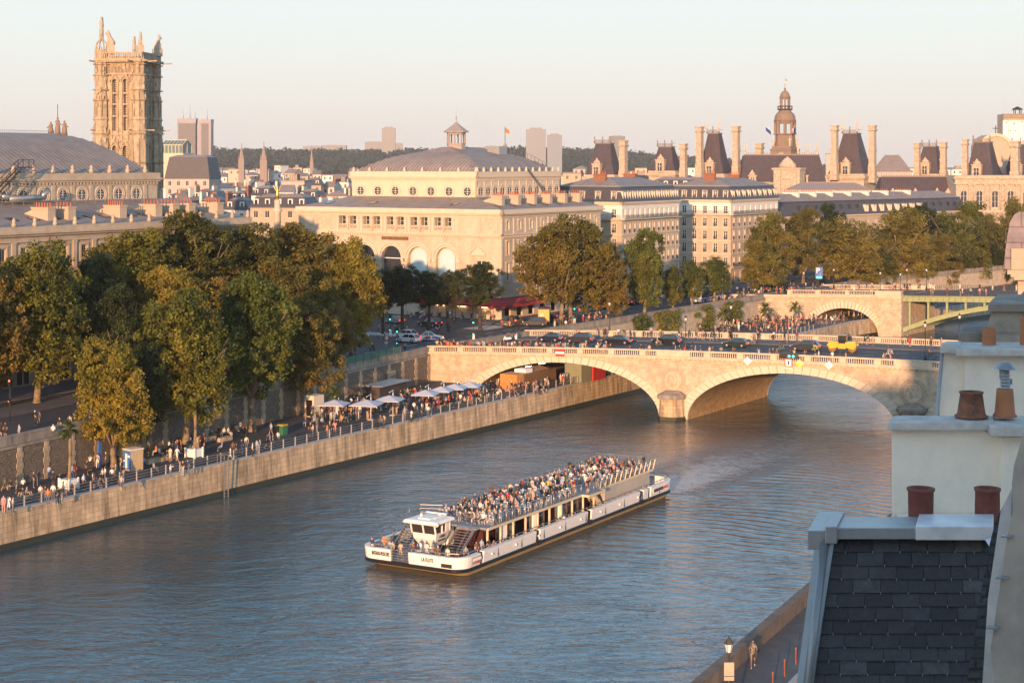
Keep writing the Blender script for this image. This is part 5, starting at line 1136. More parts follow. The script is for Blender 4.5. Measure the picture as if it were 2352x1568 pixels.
def glass_house():
    t = thing('glass_roof_pavilion','pale framed greenhouse-like roof pavilion behind the gothic tower','pavilion',at(395,352,660)+Vector((0,0,0)),R(-15)); mb = MB()
    for x in np.linspace(-4.5,4.5,7):
        mb.bar((x,0,0),(x,0,3.2),.25,.25); mb.bar((x,0,3.2),(x,4,5.2),.2,.2)
    for y in (0,4,8): mb.bar((4.5,y,0),(4.5,y,3.2 if y != 4 else 5.2),.25,.25)
    mb.bar((-4.5,0,3.2),(4.5,0,3.2),.3,.3); mb.bar((-4.5,4,5.2),(4.5,4,5.2),.3,.3); mb.bar((4.5,0,3.2),(4.5,4,5.2),.3,.3); mb.bar((4.5,8,3.2),(4.5,4,5.2),.3,.3); mb.box(-5,5,-.5,8.5,-14,0); mb.build('frame', M['stone_pl'], t)
    mb = MB(); mb.add([(-4.4,.1,0),(4.4,.1,0),(4.4,.1,3.1),(-4.4,.1,3.1),(4.4,4,5.1),(-4.4,4,5.1),(4.4,7.9,3.1),(4.4,7.9,0),(-4.4,7.9,3.1)],[(0,1,2,3),(3,2,4,5),(1,7,6,4,2),(5,4,6,8)]); mb.build('glazing', mat('greenish_glass',(.12,.20,.20),.15), t)
glass_house()
# spires
def spire(xp, yt, yb, Y, w, label):
    s_ = Y/F; p = at(xp, yb, Y); h = (yb-yt)*s_; t = thing('church_spire', label, 'church spire', (p.x,p.y,8)); W = w*s_; z = p.z-8; mb = MB()
    mb.box(-W/2,W/2,-W/2,W/2,0,z); mb.build('tower', M['grey_st'], t); mb = MB(); mb.lathe([(W*.6,z),(W*.34,z+h*.3),(.12,z+h*.86),(.02,z+h)],(0,0,0),8,smooth=False); mb.tube((0,0,z+h*.86),(0,0,z+h*1.05),.12,n=4); mb.box(-.8,.8,-.1,.1,z+h*.95,z+h*.965)
    for a in (0,1,2,3): mb.lathe([(W*.12,0),(.02,h*.3)],(W*.42*(-1)**a,W*.42*(-1)**(a//2),z),6)
    mb.build('spire', M['grey_st'], t)
M['grey_st'] = mat('grey_stone', (.26,.22,.20), .9)
spire(555,330,365,900,13,'slim pointed church spire just right of the slab tower'); spire(606,326,368,900,16,'larger ribbed church spire left of the wooded hill centre'); spire(716,335,372,1100,8,'thin dark needle spire in front of the wooded hill')
# far towers
def slab(xl, xr, yt, yb, Y, c, c2, label, ant=(), name='tower_block', split=None, dark=None):
    s_ = Y/F; a = at(xl,yb,Y); W = (xr-xl)*s_; H = (yb-yt)*s_; t = thing(name, label, 'tower block', (a.x,Y,a.z-20)); D = W*.4
    m = mat('tower_facade', c, .5, brick=(W/14,H/26,W/60,c2,1)); mb = MB()
    if split: mb.box(0,W*split[0],0,D,0,H+20); mb.box(W*split[1],W,D*.2,D*1.2,0,H+19)
    else: mb.box(0,W,0,D,0,H+20)
    mb.build('facade', m, t); mb = MB()
    if split: mb.box(W*split[0],W*split[1],D*.3,D,0,H+18); mb.box(-.5,W*split[0]+.5,-.3,D,H+13,H+20.5); mb.box(W*split[1]-.4,W+.5,D*.1,D*1.2,H+12.5,H+19.5); mb.box(W-3,W+.6,-1,D,0,H+18); mb.box(-.6,1.6,-1,D,0,H+18)
    else: mb.box(W*.2,W*.8,D*.2,D*.8,H+20,H+20+H*.05)
    mb.build('plant_room', dark or M['grey_st'], t)
    for x,h in ant: m2 = MB(); m2.tube((W*x,D*.5,H+19),(W*x,D*.5,H+20+h*s_),W*.006+.2,.15,5); m2.build('antenna', M['steel'], t)
navy = mat('navy_cladding', (.03,.05,.13), .4)
slab(408,484,273,352,2600,(.06,.07,.11),.6,'wide twin slab towers with navy edges and roof antennas, left of the hill',((.14,22),(.34,36),(.5,18),(.86,24)),split=(.54,.70),dark=navy)
slab(877,908,294,345,3700,(.20,.22,.24),.6,'single beige ribbed tower block on the wooded hill left of the theatre roof',((.3,14),(.7,14)))
slab(1208,1254,297,365,2600,(.22,.27,.33),.6,'broad white gridded tower block right of the orange flag')
slab(1257,1291,310,367,2550,(.22,.29,.38),.45,'narrower blue white tower block beside the broad white one')
slab(1399,1436,313,345,2700,(.20,.25,.29),.5,'pale blue glass tower block behind the first slate pavilion')
for (a,b,c_,d,l) in ((695,740,332,350,'low white terraced flats on the hill crest, far left of the beige tower'),(738,795,330,352,'stepped white flats on the hill crest, left of the beige tower'),(838,880,322,345,'broad grey stepped office block directly left of the beige tower'),(905,925,325,345,'small grey block attached right of the beige tower'),(1300,1345,352,372,'low cream flats on the horizon right of the blue white tower')):
    slab(a,b,c_+4,d,4000,(.19,.215,.25),.7,l,name='hill_flats')
# scaffolded church and banner at right edge
def church():
    Y = 760; s_ = Y/F; t = thing('scaffolded_church','church tower wrapped in scaffolding and a white banner at the right edge','church',at(2303,400,Y),0); mb = MB(); W = 80*s_; Z = lambda y: (400-y)*s_
    mb.box(1,W,1,12,-20,Z(262)); mb.build('tower', M['haus'], t); mb = MB()
    mb.box(0,W,-.3,.05,Z(340),Z(276)); mb.build('banner', mat('white_banner',(.80,.77,.76),.8), t)
    mb = MB()
    for x in np.linspace(.2,W,8): mb.bar((x,-.6,Z(330)),(x,-.6,Z(258)),.15,.15)
    for y in (262,266,270,276): mb.bar((0,-.6,Z(y)),(W,-.6,Z(y)),.15,.15); mb.box(0,W,-.5,.9,Z(y)-.05,Z(y)+.05)
    mb.build('scaffolding', M['steel'], t)
    rng = random.Random(8)
    for (x,y) in ((2310,281),(2328,283),(2346,279),(2319,300),(2331,299)):
        m2 = MB(); cx = (x-2303)*s_; z = Z(y); q = 1.0; m2.add([(cx-q,-.42,z+.5),(cx,-.42,z-.2),(cx+q,-.42,z+.7),(cx+.2,-.42,z-.7),(cx-q,-.36,z+.5),(cx,-.36,z-.2),(cx+q,-.36,z+.7),(cx+.2,-.36,z-.7)],[(0,3,1),(1,3,2),(4,5,7),(5,6,7),(0,4,7,3),(2,3,7,6)]); m2.build('bird_print', mat('bird_print',(.2,.12,.1),.8), t)
    mb = MB(); c = (2343-2303)*s_
    for k in range(4): a = R(45+90*k); mb.bar((c+1.8*math.cos(a),4+1.8*math.sin(a),Z(262)),(c+1.8*math.cos(a),4+1.8*math.sin(a),Z(250)),.35,.35)
    mb.lathe([(2.4,Z(252)),(2.5,Z(250)),(.1,Z(244))],(c,4,0),4,smooth=False); mb.build('bell_lantern', M['iron'], t)
    t2 = thing('arched_church_gable','curved stone church gable with iron cross in front of the white banner','church',at(2287,400,700),0); s2 = 700/F; mb = MB(); r = 36*s2
    mb.loft([[(r*math.cos(a),y,(400-340)*s2+r*.85*math.sin(a)) for a in [math.pi*k/14 for k in range(15)]]+[(-r,y,-20),(r,y,-20)][::1] for y in (0,14)]); mb.build('gable', M['haus'], t2)
    mb = MB(); 
    for k in range(14): mb.loft([[(q*math.cos(a),y,(400-340)*s2+q*.85*math.sin(a)) for q,y in ((r+.6,-.6),(r-.8,-.6),(r-.8,.1),(r+.6,.1))] for a in (math.pi*k/14,math.pi*(k+1)/14)])
    mb.build('cornice', M['stone_pl'], t2); mb = MB(); z = (400-309)*s2; mb.bar((0,0,z),(0,0,z+3.6),.3,.3); mb.bar((-1.3,0,z+2.5),(1.3,0,z+2.5),.3,.3); mb.lathe([(.6,z-.6),(.7,z-.2),(.2,z+.3)],(0,0,0),8); mb.build('cross', M['iron'], t2)
church()
# ================================================================ trees
LM = dict(olive=leafmat('leaves_olive',(.078,.092,.013),(.160,.148,.019),(.24,.185,.025)), green=leafmat('leaves_green',(.055,.080,.013),(.110,.130,.020),(.17,.150,.026)),
          brown=leafmat('leaves_russet',(.068,.074,.014),(.130,.112,.021),(.18,.126,.026)), dark=leafmat('leaves_dark',(.022,.036,.010),(.038,.054,.014),(.060,.070,.018)),
          far=leafmat('leaves_far',(.060,.078,.014),(.120,.118,.021),(.17,.140,.025)))
def leaves(centers, radii, per, size, seed, nrm_c=None):
    r = np.random.default_rng(seed); C_ = np.repeat(centers, per, 0); rad = np.repeat(radii, per, 0); n = len(C_)
    d = r.normal(size=(n,3)); d /= np.linalg.norm(d,axis=1)[:,None]; q = r.random(n)**.45; pos = C_+d*(rad*q)[:,None]*np.array([1,1,.8])
    nr = d*.7+r.normal(size=(n,3))*.6+np.array([0,0,.35]); nr /= np.linalg.norm(nr,axis=1)[:,None]
    a = np.cross(nr, r.normal(size=(n,3))); a /= np.linalg.norm(a,axis=1)[:,None]; b = np.cross(nr,a); s = size*r.uniform(.6,1.35,n)[:,None]
    v = np.stack([pos-a*s*.5, pos+b*s*.34, pos+a*s*.5, pos-b*s*.34],1).reshape(-1,3); return v
def leaf_mesh(name, v, m):
    n = len(v)//4; me = bpy.data.meshes.new(name); me.vertices.add(len(v)); me.vertices.foreach_set('co', v.astype(np.float32).ravel()); me.loops.add(4*n); me.loops.foreach_set('vertex_index', np.arange(4*n,dtype=np.int32))
    me.polygons.add(n); me.polygons.foreach_set('loop_start', np.arange(0,4*n,4,dtype=np.int32)); me.polygons.foreach_set('loop_total', np.full(n,4,dtype=np.int32)); me.materials.append(m); me.update(calc_edges=True); return me
def crown_pts(seed, nl=9, nc=150):
    r = np.random.default_rng(seed); cs = []; lob = []
    for k in range(nl):
        a = k*2.4+r.uniform(-.3,.3); z = -.62+1.3*k/nl+r.uniform(-.1,.1); q = .52*math.sqrt(max(.05,1-z*z*.8))*(.5+.5*r.random()); lob.append((q*math.cos(a),q*math.sin(a),z,r.uniform(.34,.5)))
    lob += [(0,0,.1,.55),(0.05,0,.62,.32)]
    rd = []
    for k in range(nc):
        l = lob[k%len(lob)]; d = r.normal(size=3); d /= np.linalg.norm(d); q = l[3]*r.uniform(.72,1.05); cs.append((l[0]+d[0]*q,l[1]+d[1]*q,l[2]+d[2]*q*1.0)); rd.append(r.uniform(.09,.17))
    return np.array(cs), np.array(rd)
_cr = {}
def crown_mesh(var, mk, dens):
    k = (var, mk, dens)
    if k in _cr: return _cr[k]
    if (var,dens) not in _cr:
        c, rd = crown_pts(100+var, 9+var%3, {0:60,1:240,2:430}[dens]); per = {0:26,1:100,2:74}[dens]; _cr[(var,dens)] = leaves(c, rd*{0:1.3,1:1.15,2:1.0}[dens], per, {0:.13,1:.052,2:.052}[dens], var)
    _cr[k] = leaf_mesh('crown', _cr[(var,dens)], LM[mk]); return _cr[k]
def trunk_mb(h, ch, rw, r0, seed):          # height to crown base, crown height, crown radius
    rg = random.Random(seed); mb = MB(); lx, ly = rg.uniform(-.3,.3), rg.uniform(-.3,.3); a = Vector((0,0,0)); b = Vector((lx*.5,ly*.5,h*.5)); c = Vector((lx,ly,h)); mb.tube(a-Vector((0,0,.1)),a+Vector((0,0,.4)),r0*1.35,r0*1.05,9); mb.tube(a+Vector((0,0,.4)),b,r0*1.05,r0*.9,9); mb.tube(b,c,r0*.9,r0*.75,9)
    for k in range(7):
        an = k*2.4+rg.random(); e = c+Vector((math.cos(an)*rw*.45,math.sin(an)*rw*.45,ch*rg.uniform(.3,.55))); mb.tube(c,e,r0*.45,r0*.2,6)
        for j in range(2): e2 = e+Vector((math.cos(an+j-.5)*rw*.35,math.sin(an+j-.5)*rw*.35,ch*rg.uniform(.1,.25))); mb.tube(e,e2,r0*.2,r0*.06,5)
    mb.tube(c,c+Vector((0,0,ch*.75)),r0*.6,r0*.12,7); return mb
tcount = [0]
def tree(xc, yt, yb, wpx, Y, mk, bz, label, dens=2, name='plane_tree', group=None, bark='bark', xb=None):
    s_ = Y/F; tcount[0] += 1; sd_ = tcount[0]; p = at(xc,(yt+yb)/2,Y); top = CZ+(HZ-yt)*s_; bot = CZ+(HZ-yb)*s_; R_ = wpx*s_/2; ch = top-bot
    xb_ = (xb-CX)*s_ if xb else p.x; t = thing(name, label, 'tree', (xb_,Y,bz), 0, group)
    h = max(bot-bz,1.0); m_ = trunk_mb(h, ch, R_, .16+R_*.045, sd_); m_.build('trunk', M[bark], t)
    c = link('crown', crown_mesh(sd_ % 5, mk, dens), t, (p.x-xb_,0,(top+bot)/2-bz), random.Random(sd_).uniform(0,6.28), (R_*1.15,R_*1.15,ch/2*1.02)); return t
FG = 'trees on the riverside quay at left'
for (xc,yt,yb,w_,Y,mk,l) in ((262,785,1030,185,192.5,'olive','lowest olive tree at left growing from the promenade beside the white planter palms'),
    (425,660,960,240,204,'olive','broad golden tree in front of the retaining wall, second along the promenade'),
    (345,790,960,130,200,'dark','dark leafed tree tucked between the lowest olive tree and the broad golden one'),
    (580,625,915,235,218,'green','bright green tree of the promenade row, in the middle of the left trees'),
    (705,690,900,170,231,'brown','russet tree at the right end of the promenade row beside the parasols')):
    tree(xc,yt,yb,w_,Y,mk,3.6,l)
for (xc,yt,yb,w_,Y,mk,l) in ((85,565,860,250,212,'olive','big golden tree at the left edge above the street'),(-25,600,900,200,206,'brown','russet tree cut by the left edge of the photo'),
    (215,585,800,190,228,'dark','dark green tree right of the big left edge tree'),(310,525,780,230,236,'olive','tall olive brown tree rising before the long theatre eaves'),
    (450,490,720,230,247,'brown','tallest tree of the left group, russet top reaching the long theatre roof'),(560,520,730,220,256,'brown','russet tree right of the tallest left tree'),
    (685,512,740,230,263,'brown','wide russet tree in front of the domed theatre left corner'),(808,545,785,165,262,'olive','golden tree at the right end of the upper left row by the crossing'),
    (400,610,820,180,230,'olive','golden olive tree below the tallest russet tree'),(250,660,880,150,219,'dark','dark shaded tree behind the lowest olive tree'),
    (515,640,830,190,237,'brown','russet brown tree behind the bright green promenade tree'),(640,590,800,190,247,'brown','russet tree filling the centre of the upper left row'),
    (745,640,850,140,250,'brown','russet lower tree left of the crossing'),(560,560,700,150,270,'dark','dark tree glimpsed deep behind the russet row')):
    tree(xc,yt,yb,w_,Y,mk,8.0,l)
for (xc,yt,yb,w_,Y,mk,l,xb) in ((1262,512,700,170,313,'brown','large russet plane tree right of the red awning, thick pale trunk',1288),(1335,500,705,170,318,'brown','tall russet plane tree, right neighbour of the one by the red awning',1312),
    (1395,560,715,110,322,'brown','lower russet tree at the right of the pair by the bridge head',None),(1480,525,690,105,334,'green','slender green gold tree in front of the first apartment block',None)):
    tree(xc,yt,yb,w_,Y,mk,8.0,l,2,xb=xb)
for (xc,yt,yb,w_,Y,mk,l) in ((1545,610,700,62,345,'far','small thin tree right of the slender green gold tree'),(1590,598,685,60,352,'far','small tree in front of the gap between the apartment blocks'),
    (1640,592,670,90,362,'green','small round tree with forked trunk beside the bus shelter'),(1752,552,660,115,386,'far','rounded olive tree left of the far bridge steps'),(1765,488,645,140,405,'far','tall olive tree behind the rounded one left of the far bridge'),
    (1845,478,630,110,425,'brown','tall brownish tree left of the blue parking sign'),(1912,468,600,80,450,'dark','dark narrow tree rising against the long mansard roof'),
    (1955,505,655,165,427,'far','broad gold green tree behind the far stone arch'),(2070,475,655,180,447,'far','very broad green tree behind the far bridge pier'),(2010,560,660,120,436,'brown','lower brown tree between the two broad trees behind the far bridge'),
    (2150,540,660,130,462,'brown','feathery brown tree behind the left of the iron span'),(2195,490,655,150,475,'far','tall olive tree behind the middle of the iron span'),(2275,500,655,140,492,'brown','brownish tree behind the right of the iron span'),
    (2240,462,600,130,520,'green','green tree top in front of the town hall windows'),(2335,455,655,120,515,'far','tall olive tree cut by the right edge'),(2120,470,580,110,500,'dark','dark tree top behind the very broad green tree'),(2310,560,665,90,485,'dark','dark low tree at the right edge above the iron railing')):
    tree(xc,yt,yb,w_,Y,mk,8.0,l,1)
for (xc,yt,yb,w_,Y,l) in ((925,610,705,115,297,'dark green tree nearest the golden tree before the theatre arches'),(985,622,705,90,300,'second dark green tree in the row before the theatre arches'),(1030,620,700,85,303,'third dark green tree in the row before the theatre arches'),(1103,603,702,112,306,'large dark round tree shading the red awning'),(880,620,715,90,299,'dark green tree half hidden behind the golden tree by the crossing')):
    tree(xc,yt,yb,w_,Y,'dark',8.0,l,1,'street_tree',None,'darkbark')
for k, l in enumerate(('first','second','third','fourth','fifth','sixth')):  # unseen trees, added so their long shadows darken the left street
    q_ = P(5-17*k, 27); mk_ = ('olive','brown','green')[k % 3]; R_ = 7.2; t_ = thing('plane_tree', 'quay tree out of frame at left, %s beyond the edge' % l, 'tree', (q_.x,q_.y,8)); m_ = trunk_mb(6, 14, R_, .5, 60+k); m_.build('trunk', M['bark'], t_); link('crown', crown_mesh(k % 5, mk_, 1), t_, (0,0,12.5), k*1.3, (R_*1.2,R_*1.2,8))
# palms
def palm(xp, yt, ybase, z, label, planter=True, big=1.0):
    p = gz(xp, ybase, z); s_ = p.y/F; h = (ybase-yt)*s_; t = thing('palm_tree', label, 'palm', p); mb = MB(); mb.tube((0,0,.0),(.15,0,h*.5),.2,.16,8); mb.tube((.15,0,h*.5),(.1,0,h*.88),.17,.2,8); mb.build('trunk', M['bark'], t)
    mb = MB(); rg = random.Random(int(xp))
    for k in range(30):
        a = rg.uniform(0,6.28); el = rg.uniform(-.5,1.2); L = 1.35*big; prev = Vector((.1,0,h*.88)); d = Vector((math.cos(a)*math.cos(el),math.sin(a)*math.cos(el),math.sin(el)))
        for j in range(3):
            nxt = prev+d*L/3; sd_ = d.cross(Vector((0,0,1))).normalized()*(.10+.2*(j == 1)+.16*(j==2)); mb.add([prev-sd_*.5,prev+sd_*.5,nxt+sd_,nxt-sd_],[(0,1,2,3)]); prev = nxt; d = (d+Vector((0,0,-.35))).normalized()
        for j in range(5): q = prev; e = rg.uniform(-.6,.6); v = Vector((math.cos(a+e),math.sin(a+e),-.5)).normalized()*.5; sd_ = v.cross(Vector((0,0,1))).normalized()*.05; mb.add([q-sd_,q+sd_,q+v],[(0,1,2)])
    mb.build('fronds', LM['green'], t)
    if planter:
        u = thing('planter_box', 'white square planter box holding '+('the tall palm near the left edge' if xp < 300 else 'the palm in the middle of the promenade'), 'planter', p, ROT); mb = MB(); s = .7; mb.box(-s,s,-s,s,.12,1.05); 
        mb.build('box', M['white'], u)
        for a in (-1,1):
            for b in (-1,1): m2 = MB(); m2.box(a*s-.09,a*s+.09,b*s-.09,b*s+.09,0,1.2); m2.build('post', M['white'], u)
palm(158,968,1122,QZ,'tall palm in a white planter near the left edge, beside the retaining wall'); palm(446,922,1050,QZ,'palm in a white planter in the middle of the promenade')
palm(766,893,965,QZ,'palm standing among the parasols of the riverside terrace',False); palm(1757,702,752,QZ,'small palm at the foot of the far bridge steps',False,1.3); palm(1826,698,748,QZ,'small palm directly left of the far stone arch',False,1.3); palm(1660,715,757,QZ,'small palm among the ivy beyond the bridge',False,1.3)
# ivy on the wall beyond the bridge
def ivy(i0, f0, f1, label, dens=1.0):
    t = thing('wall_ivy', label, 'climbing plant', (0,0,0)); a, b = Vector(WALL[i0]), Vector(WALL[i0+1]); nrm = Vector((b.y-a.y,-(b.x-a.x))).normalized(); rg = np.random.default_rng(int(f0*100)); n = int(34*(f1-f0)/.12*dens); cs = []
    for k in range(n):
        f = f0+(f1-f0)*rg.random(); q = a+(b-a)*f+nrm*(.4+.4*rg.random()); cs.append((q.x,q.y,rg.uniform(3.9,8.6)))
    link('leaves', leaf_mesh('leaves', leaves(np.array(cs), np.full(n,.85), 60, .36, 7), LM['green']), t)
ivy(3,.0,.10,'ivy mass on the wall nearest the bridge far parapet'); ivy(3,.14,.30,'broad ivy curtain over the quay wall beyond the bridge'); ivy(3,.42,.55,'ivy clump in the middle of the quay wall beyond the bridge',.7); ivy(3,.62,.76,'tall ivy curtain hanging left of the small palms',1.2)
# far wood on the hills
rg = np.random.default_rng(2); cs = []; 
while len(cs) < 5200:
    x = rg.uniform(-1500,1100); y = rg.uniform(2700,4050); z = hillz(x,y)
    if z < 14 : continue
    cs.append((x,y,z+rg.uniform(2,9)))
cs = np.array(cs); wd = link('distant_wood', leaf_mesh('distant_wood', leaves(cs, rg.uniform(7,15,len(cs)), 16, 9.0, 3), leafmat('leaves_distant',(.010,.024,.016),(.016,.034,.022),(.024,.042,.026)))); wd['kind'] = 'stuff'; wd['label'] = 'dark green wooded hill on the horizon'
# ================================================================ rooftops close to the camera
def slab_px(mb, pts, Y, thick, mi=0):
    n = len(pts); f = [at(x,y,Y) for x,y in pts]; vs = [tuple(q) for q in f]+[(q.x+thick*.45,q.y+thick,q.z) for q in f]
    mb.add(vs, [tuple(range(n)), tuple(range(2*n-1,n-1,-1))]+[(i,(i+1)%n,n+(i+1)%n,n+i) for i in range(n)], mi)
def sbox(mb, x0, x1, y0, y1, z0, z1, k=.36):          # box whose sides run along the street, not along the view
    d = (y1-y0)*k; return mb.prism([(x0,y0),(x1,y0),(x1+d,y1),(x0+d,y1)], z0, z1)
def X_(x, Y): return (x-CX)/F*Y
def Z_(y, Y): return CZ-(y-HZ)/F*Y
wp = mat('stack_render', (.90,.80,.66), .9, (.62,.57,.49), 1.3, .75, bump=.12, bs=30); cem = mat('cement_coping', (.58,.55,.50), .9, (.36,.35,.33), 5, .9, bump=.4, bs=14)
def pot(par, xp, yb, yt, wb, wt, Y, m, lip=True):
    z0 = Z_(yb,Y); h = (yb-yt)*Y/F; r0 = wb*Y/F/2; r1 = wt*Y/F/2; mb = MB()
    pr = [(r0*1.18,0),(r0*1.18,h*.05),(r0,h*.12),((r0+r1)/2,h*.5),(r1,h*.92)]
    pr += [(r1*1.1,h*.94),(r1*1.1,h),(r1*.85,h),(r1*.8,h*.5)] if lip else [(r1,h),(r1*.85,h),(r1*.8,h*.5)]
    mb.lathe(pr, (X_(xp,Y),Y,z0), 28); return mb.build('chimney_pot', m, par)
tdark = mat('dark_terracotta', (.22,.065,.045), .8, (.13,.045,.035), 9, .8, bump=.2, bs=30); told = mat('sooty_terracotta', (.28,.105,.055), .85, (.08,.05,.04), 9, 1, bump=.35, bs=25); tor = mat('orange_terracotta', (.42,.165,.07), .8, (.33,.12,.06), 12, .6, bump=.15, bs=30)
def near_stack():
    t = thing('chimney_stack', 'white rendered chimney stack with grey coping just above the slate roof', 'chimney stack', (0,0,0)); Y = 16; mb = MB()
    sbox(mb,X_(2048,Y),X_(2700,Y),Y,Y+.3,33.2,Z_(984,Y)); mb.box(X_(2293,Y),X_(2700,Y),Y-.10,Y,33.2,Z_(999,Y)-.003); mb.build('shaft', wp, t)
    mb = MB(); sbox(mb,X_(2037,15.9),X_(2277,15.9),15.88,16.32,Z_(988,15.9),Z_(969,15.9)); mb.box(X_(2275,15.8),X_(2700,15.8),15.72,16.4,Z_(1000,15.8),Z_(981,15.8)+.02)
    m = mb.build('coping', cem, t); bv = m.modifiers.new('b','BEVEL'); bv.width = .012; bv.segments = 2
    pot(t,2231,957,899,64,50,16.15,told); pt_ = pot(t,2308,956,893,46,38,16.15,tor,False)
    mb = MB(); Y = 16.15; x = X_(2310,Y); 
    for k in range(7): z = Z_(893,Y)-.03+k*.031; mb.lathe([(.046,0),(.052,.006),(.046,.012),(.046,.031)],(x-.002*k,Y,z),18)
    mb.bar((x-.055,Y,Z_(870,Y)),(x-.055,Y,Z_(845,Y)),.02,.006); mb.bar((x+.05,Y,Z_(882,Y)),(x+.05,Y,Z_(870,Y)),.02,.02); mb.build('flue_pipe', M['zinc'], pt_)
    mb = MB(); rg = random.Random(1); n = 18; rim = [(.108*(1+rg.uniform(-.08,.08))*math.cos(2*math.pi*k/n),.108*math.sin(2*math.pi*k/n),rg.uniform(-.012,.012)) for k in range(n)]; zc = Z_(846,Y); mb.add([(x+a,Y+b,zc+c) for a,b,c in rim]+[(x+a*.45,Y+b*.45,zc+.06) for a,b,c in rim]+[(x,Y,zc+.068)], [(i,(i+1)%n,n+(i+1)%n,n+i) for i in range(n)]+[(n+i,n+(i+1)%n,2*n) for i in range(n)],0,True); mb.build('rain_cap', M['zinc'], pt_)
near_stack()
def mid_stack():
    t = thing('chimney_stack', 'second white chimney stack, with two orange pots, behind the near one', 'chimney stack', (0,0,0)); Y = 20; mb = MB()
    slab_px(mb, [(2166,812),(2700,812),(2700,1300),(2136,1300)][::-1], Y, .4); mb.build('shaft', wp, t); mb = MB()
    slab_px(mb, [(2215,818),(2700,818),(2700,1300),(2215,1300)][::-1], Y-.07, .069); mb.build('panel', wp, t)
    mb = MB(); sbox(mb,X_(2156,19.9),X_(2198,19.9),19.85,20.42,Z_(811,19.9),Z_(794,19.9)); mb.box(X_(2196,19.8),X_(2700,19.8),19.75,20.5,Z_(818,19.8),Z_(800,19.8)); m = mb.build('coping', cem, t); bv = m.modifiers.new('b','BEVEL'); bv.width = .02; bv.segments = 2
    mb = MB(); mb.tube(at(2164,812,19.9),at(2130,1200,19.9),.022,n=8); mb.build('pipe', M['zinc'], t); pot(t,2272,800,753,31,30,20.2,tor,False); pot(t,2358,803,729,31,30,20.2,tor,False)
mid_stack()
def far_stack():
    t = thing('chimney_stack', 'weathered stone chimney stack with dark stained coping, highest at the right edge', 'chimney stack', (0,0,0)); Y = 30; mb = MB()
    slab_px(mb, [(2278,714),(2600,714),(2600,1000),(2262,1000),(2262,770)][::-1], Y, 2); mb.build('shaft', mat('stained_stone',(.44,.38,.29),.9,(.25,.23,.20),2.5,.9,bump=.5,brick=(1.1,.5,.03,.7)), t)
    mb = MB(); sbox(mb,X_(2265,Y),X_(2600,Y),Y-.12,Y+2.1,Z_(714,Y),Z_(697,Y)); mb.build('coping', M['dirty'], t); mb = MB(); sbox(mb,X_(2208,Y),X_(2264,Y),Y+.2,Y+1.6,Z_(1000,Y),Z_(768,Y)); mb.build('ledge', M['dirty'], t)
    mb = MB(); slab_px(mb, [(2326,697),(2352,668),(2600,668),(2600,697)][::-1], Y+.6, 1); mb.build('zinc_cover', M['zinc'], t)
far_stack()
def edge_building():
    t = thing('corner_building', 'curved zinc roofed stone building cut by the right edge above the iron bridge', 'building', (0,0,0)); Y = 60; x0 = X_(2304,Y); mb = MB()
    prof = [(2304,618),(2309,580),(2313,545),(2320,510),(2330,492),(2342,486),(2500,486)]
    mb.loft([[(X_(x,Y)+(yy-Y)*.6,yy,Z_(y,Y)) for x,y in prof]+[(X_(2500,Y)+(yy-Y)*.6,yy,Z_(618,Y))] for yy in (Y,Y+5)]); mb.build('zinc_roof', mat('lilac_zinc',(.26,.22,.24),.6,(.15,.13,.15),2,.9,brick=(1.2,.55,.03,.5)), t)
    mb = MB(); sbox(mb,X_(2318,Y),X_(2500,Y),Y-.25,Y+5,Z_(618,Y),Z_(570,Y)); mb.build('stone_dormer', M['haus'], t)
    mb = MB(); 
    for a,y0,y1 in ((2304,618,628),(2312,628,634),(2320,634,641)): sbox(mb,X_(a,Y),X_(2500,Y),Y-.5,Y+5,Z_(y1,Y),Z_(y0,Y)-.002)
    mb.build('cornice', M['haus'], t); mb = MB(); sbox(mb,X_(2338,Y),X_(2500,Y),Y,Y+5,Z_(1000,Y),Z_(641,Y)-.003); mb.build('wall', M['haus'], t)
edge_building()
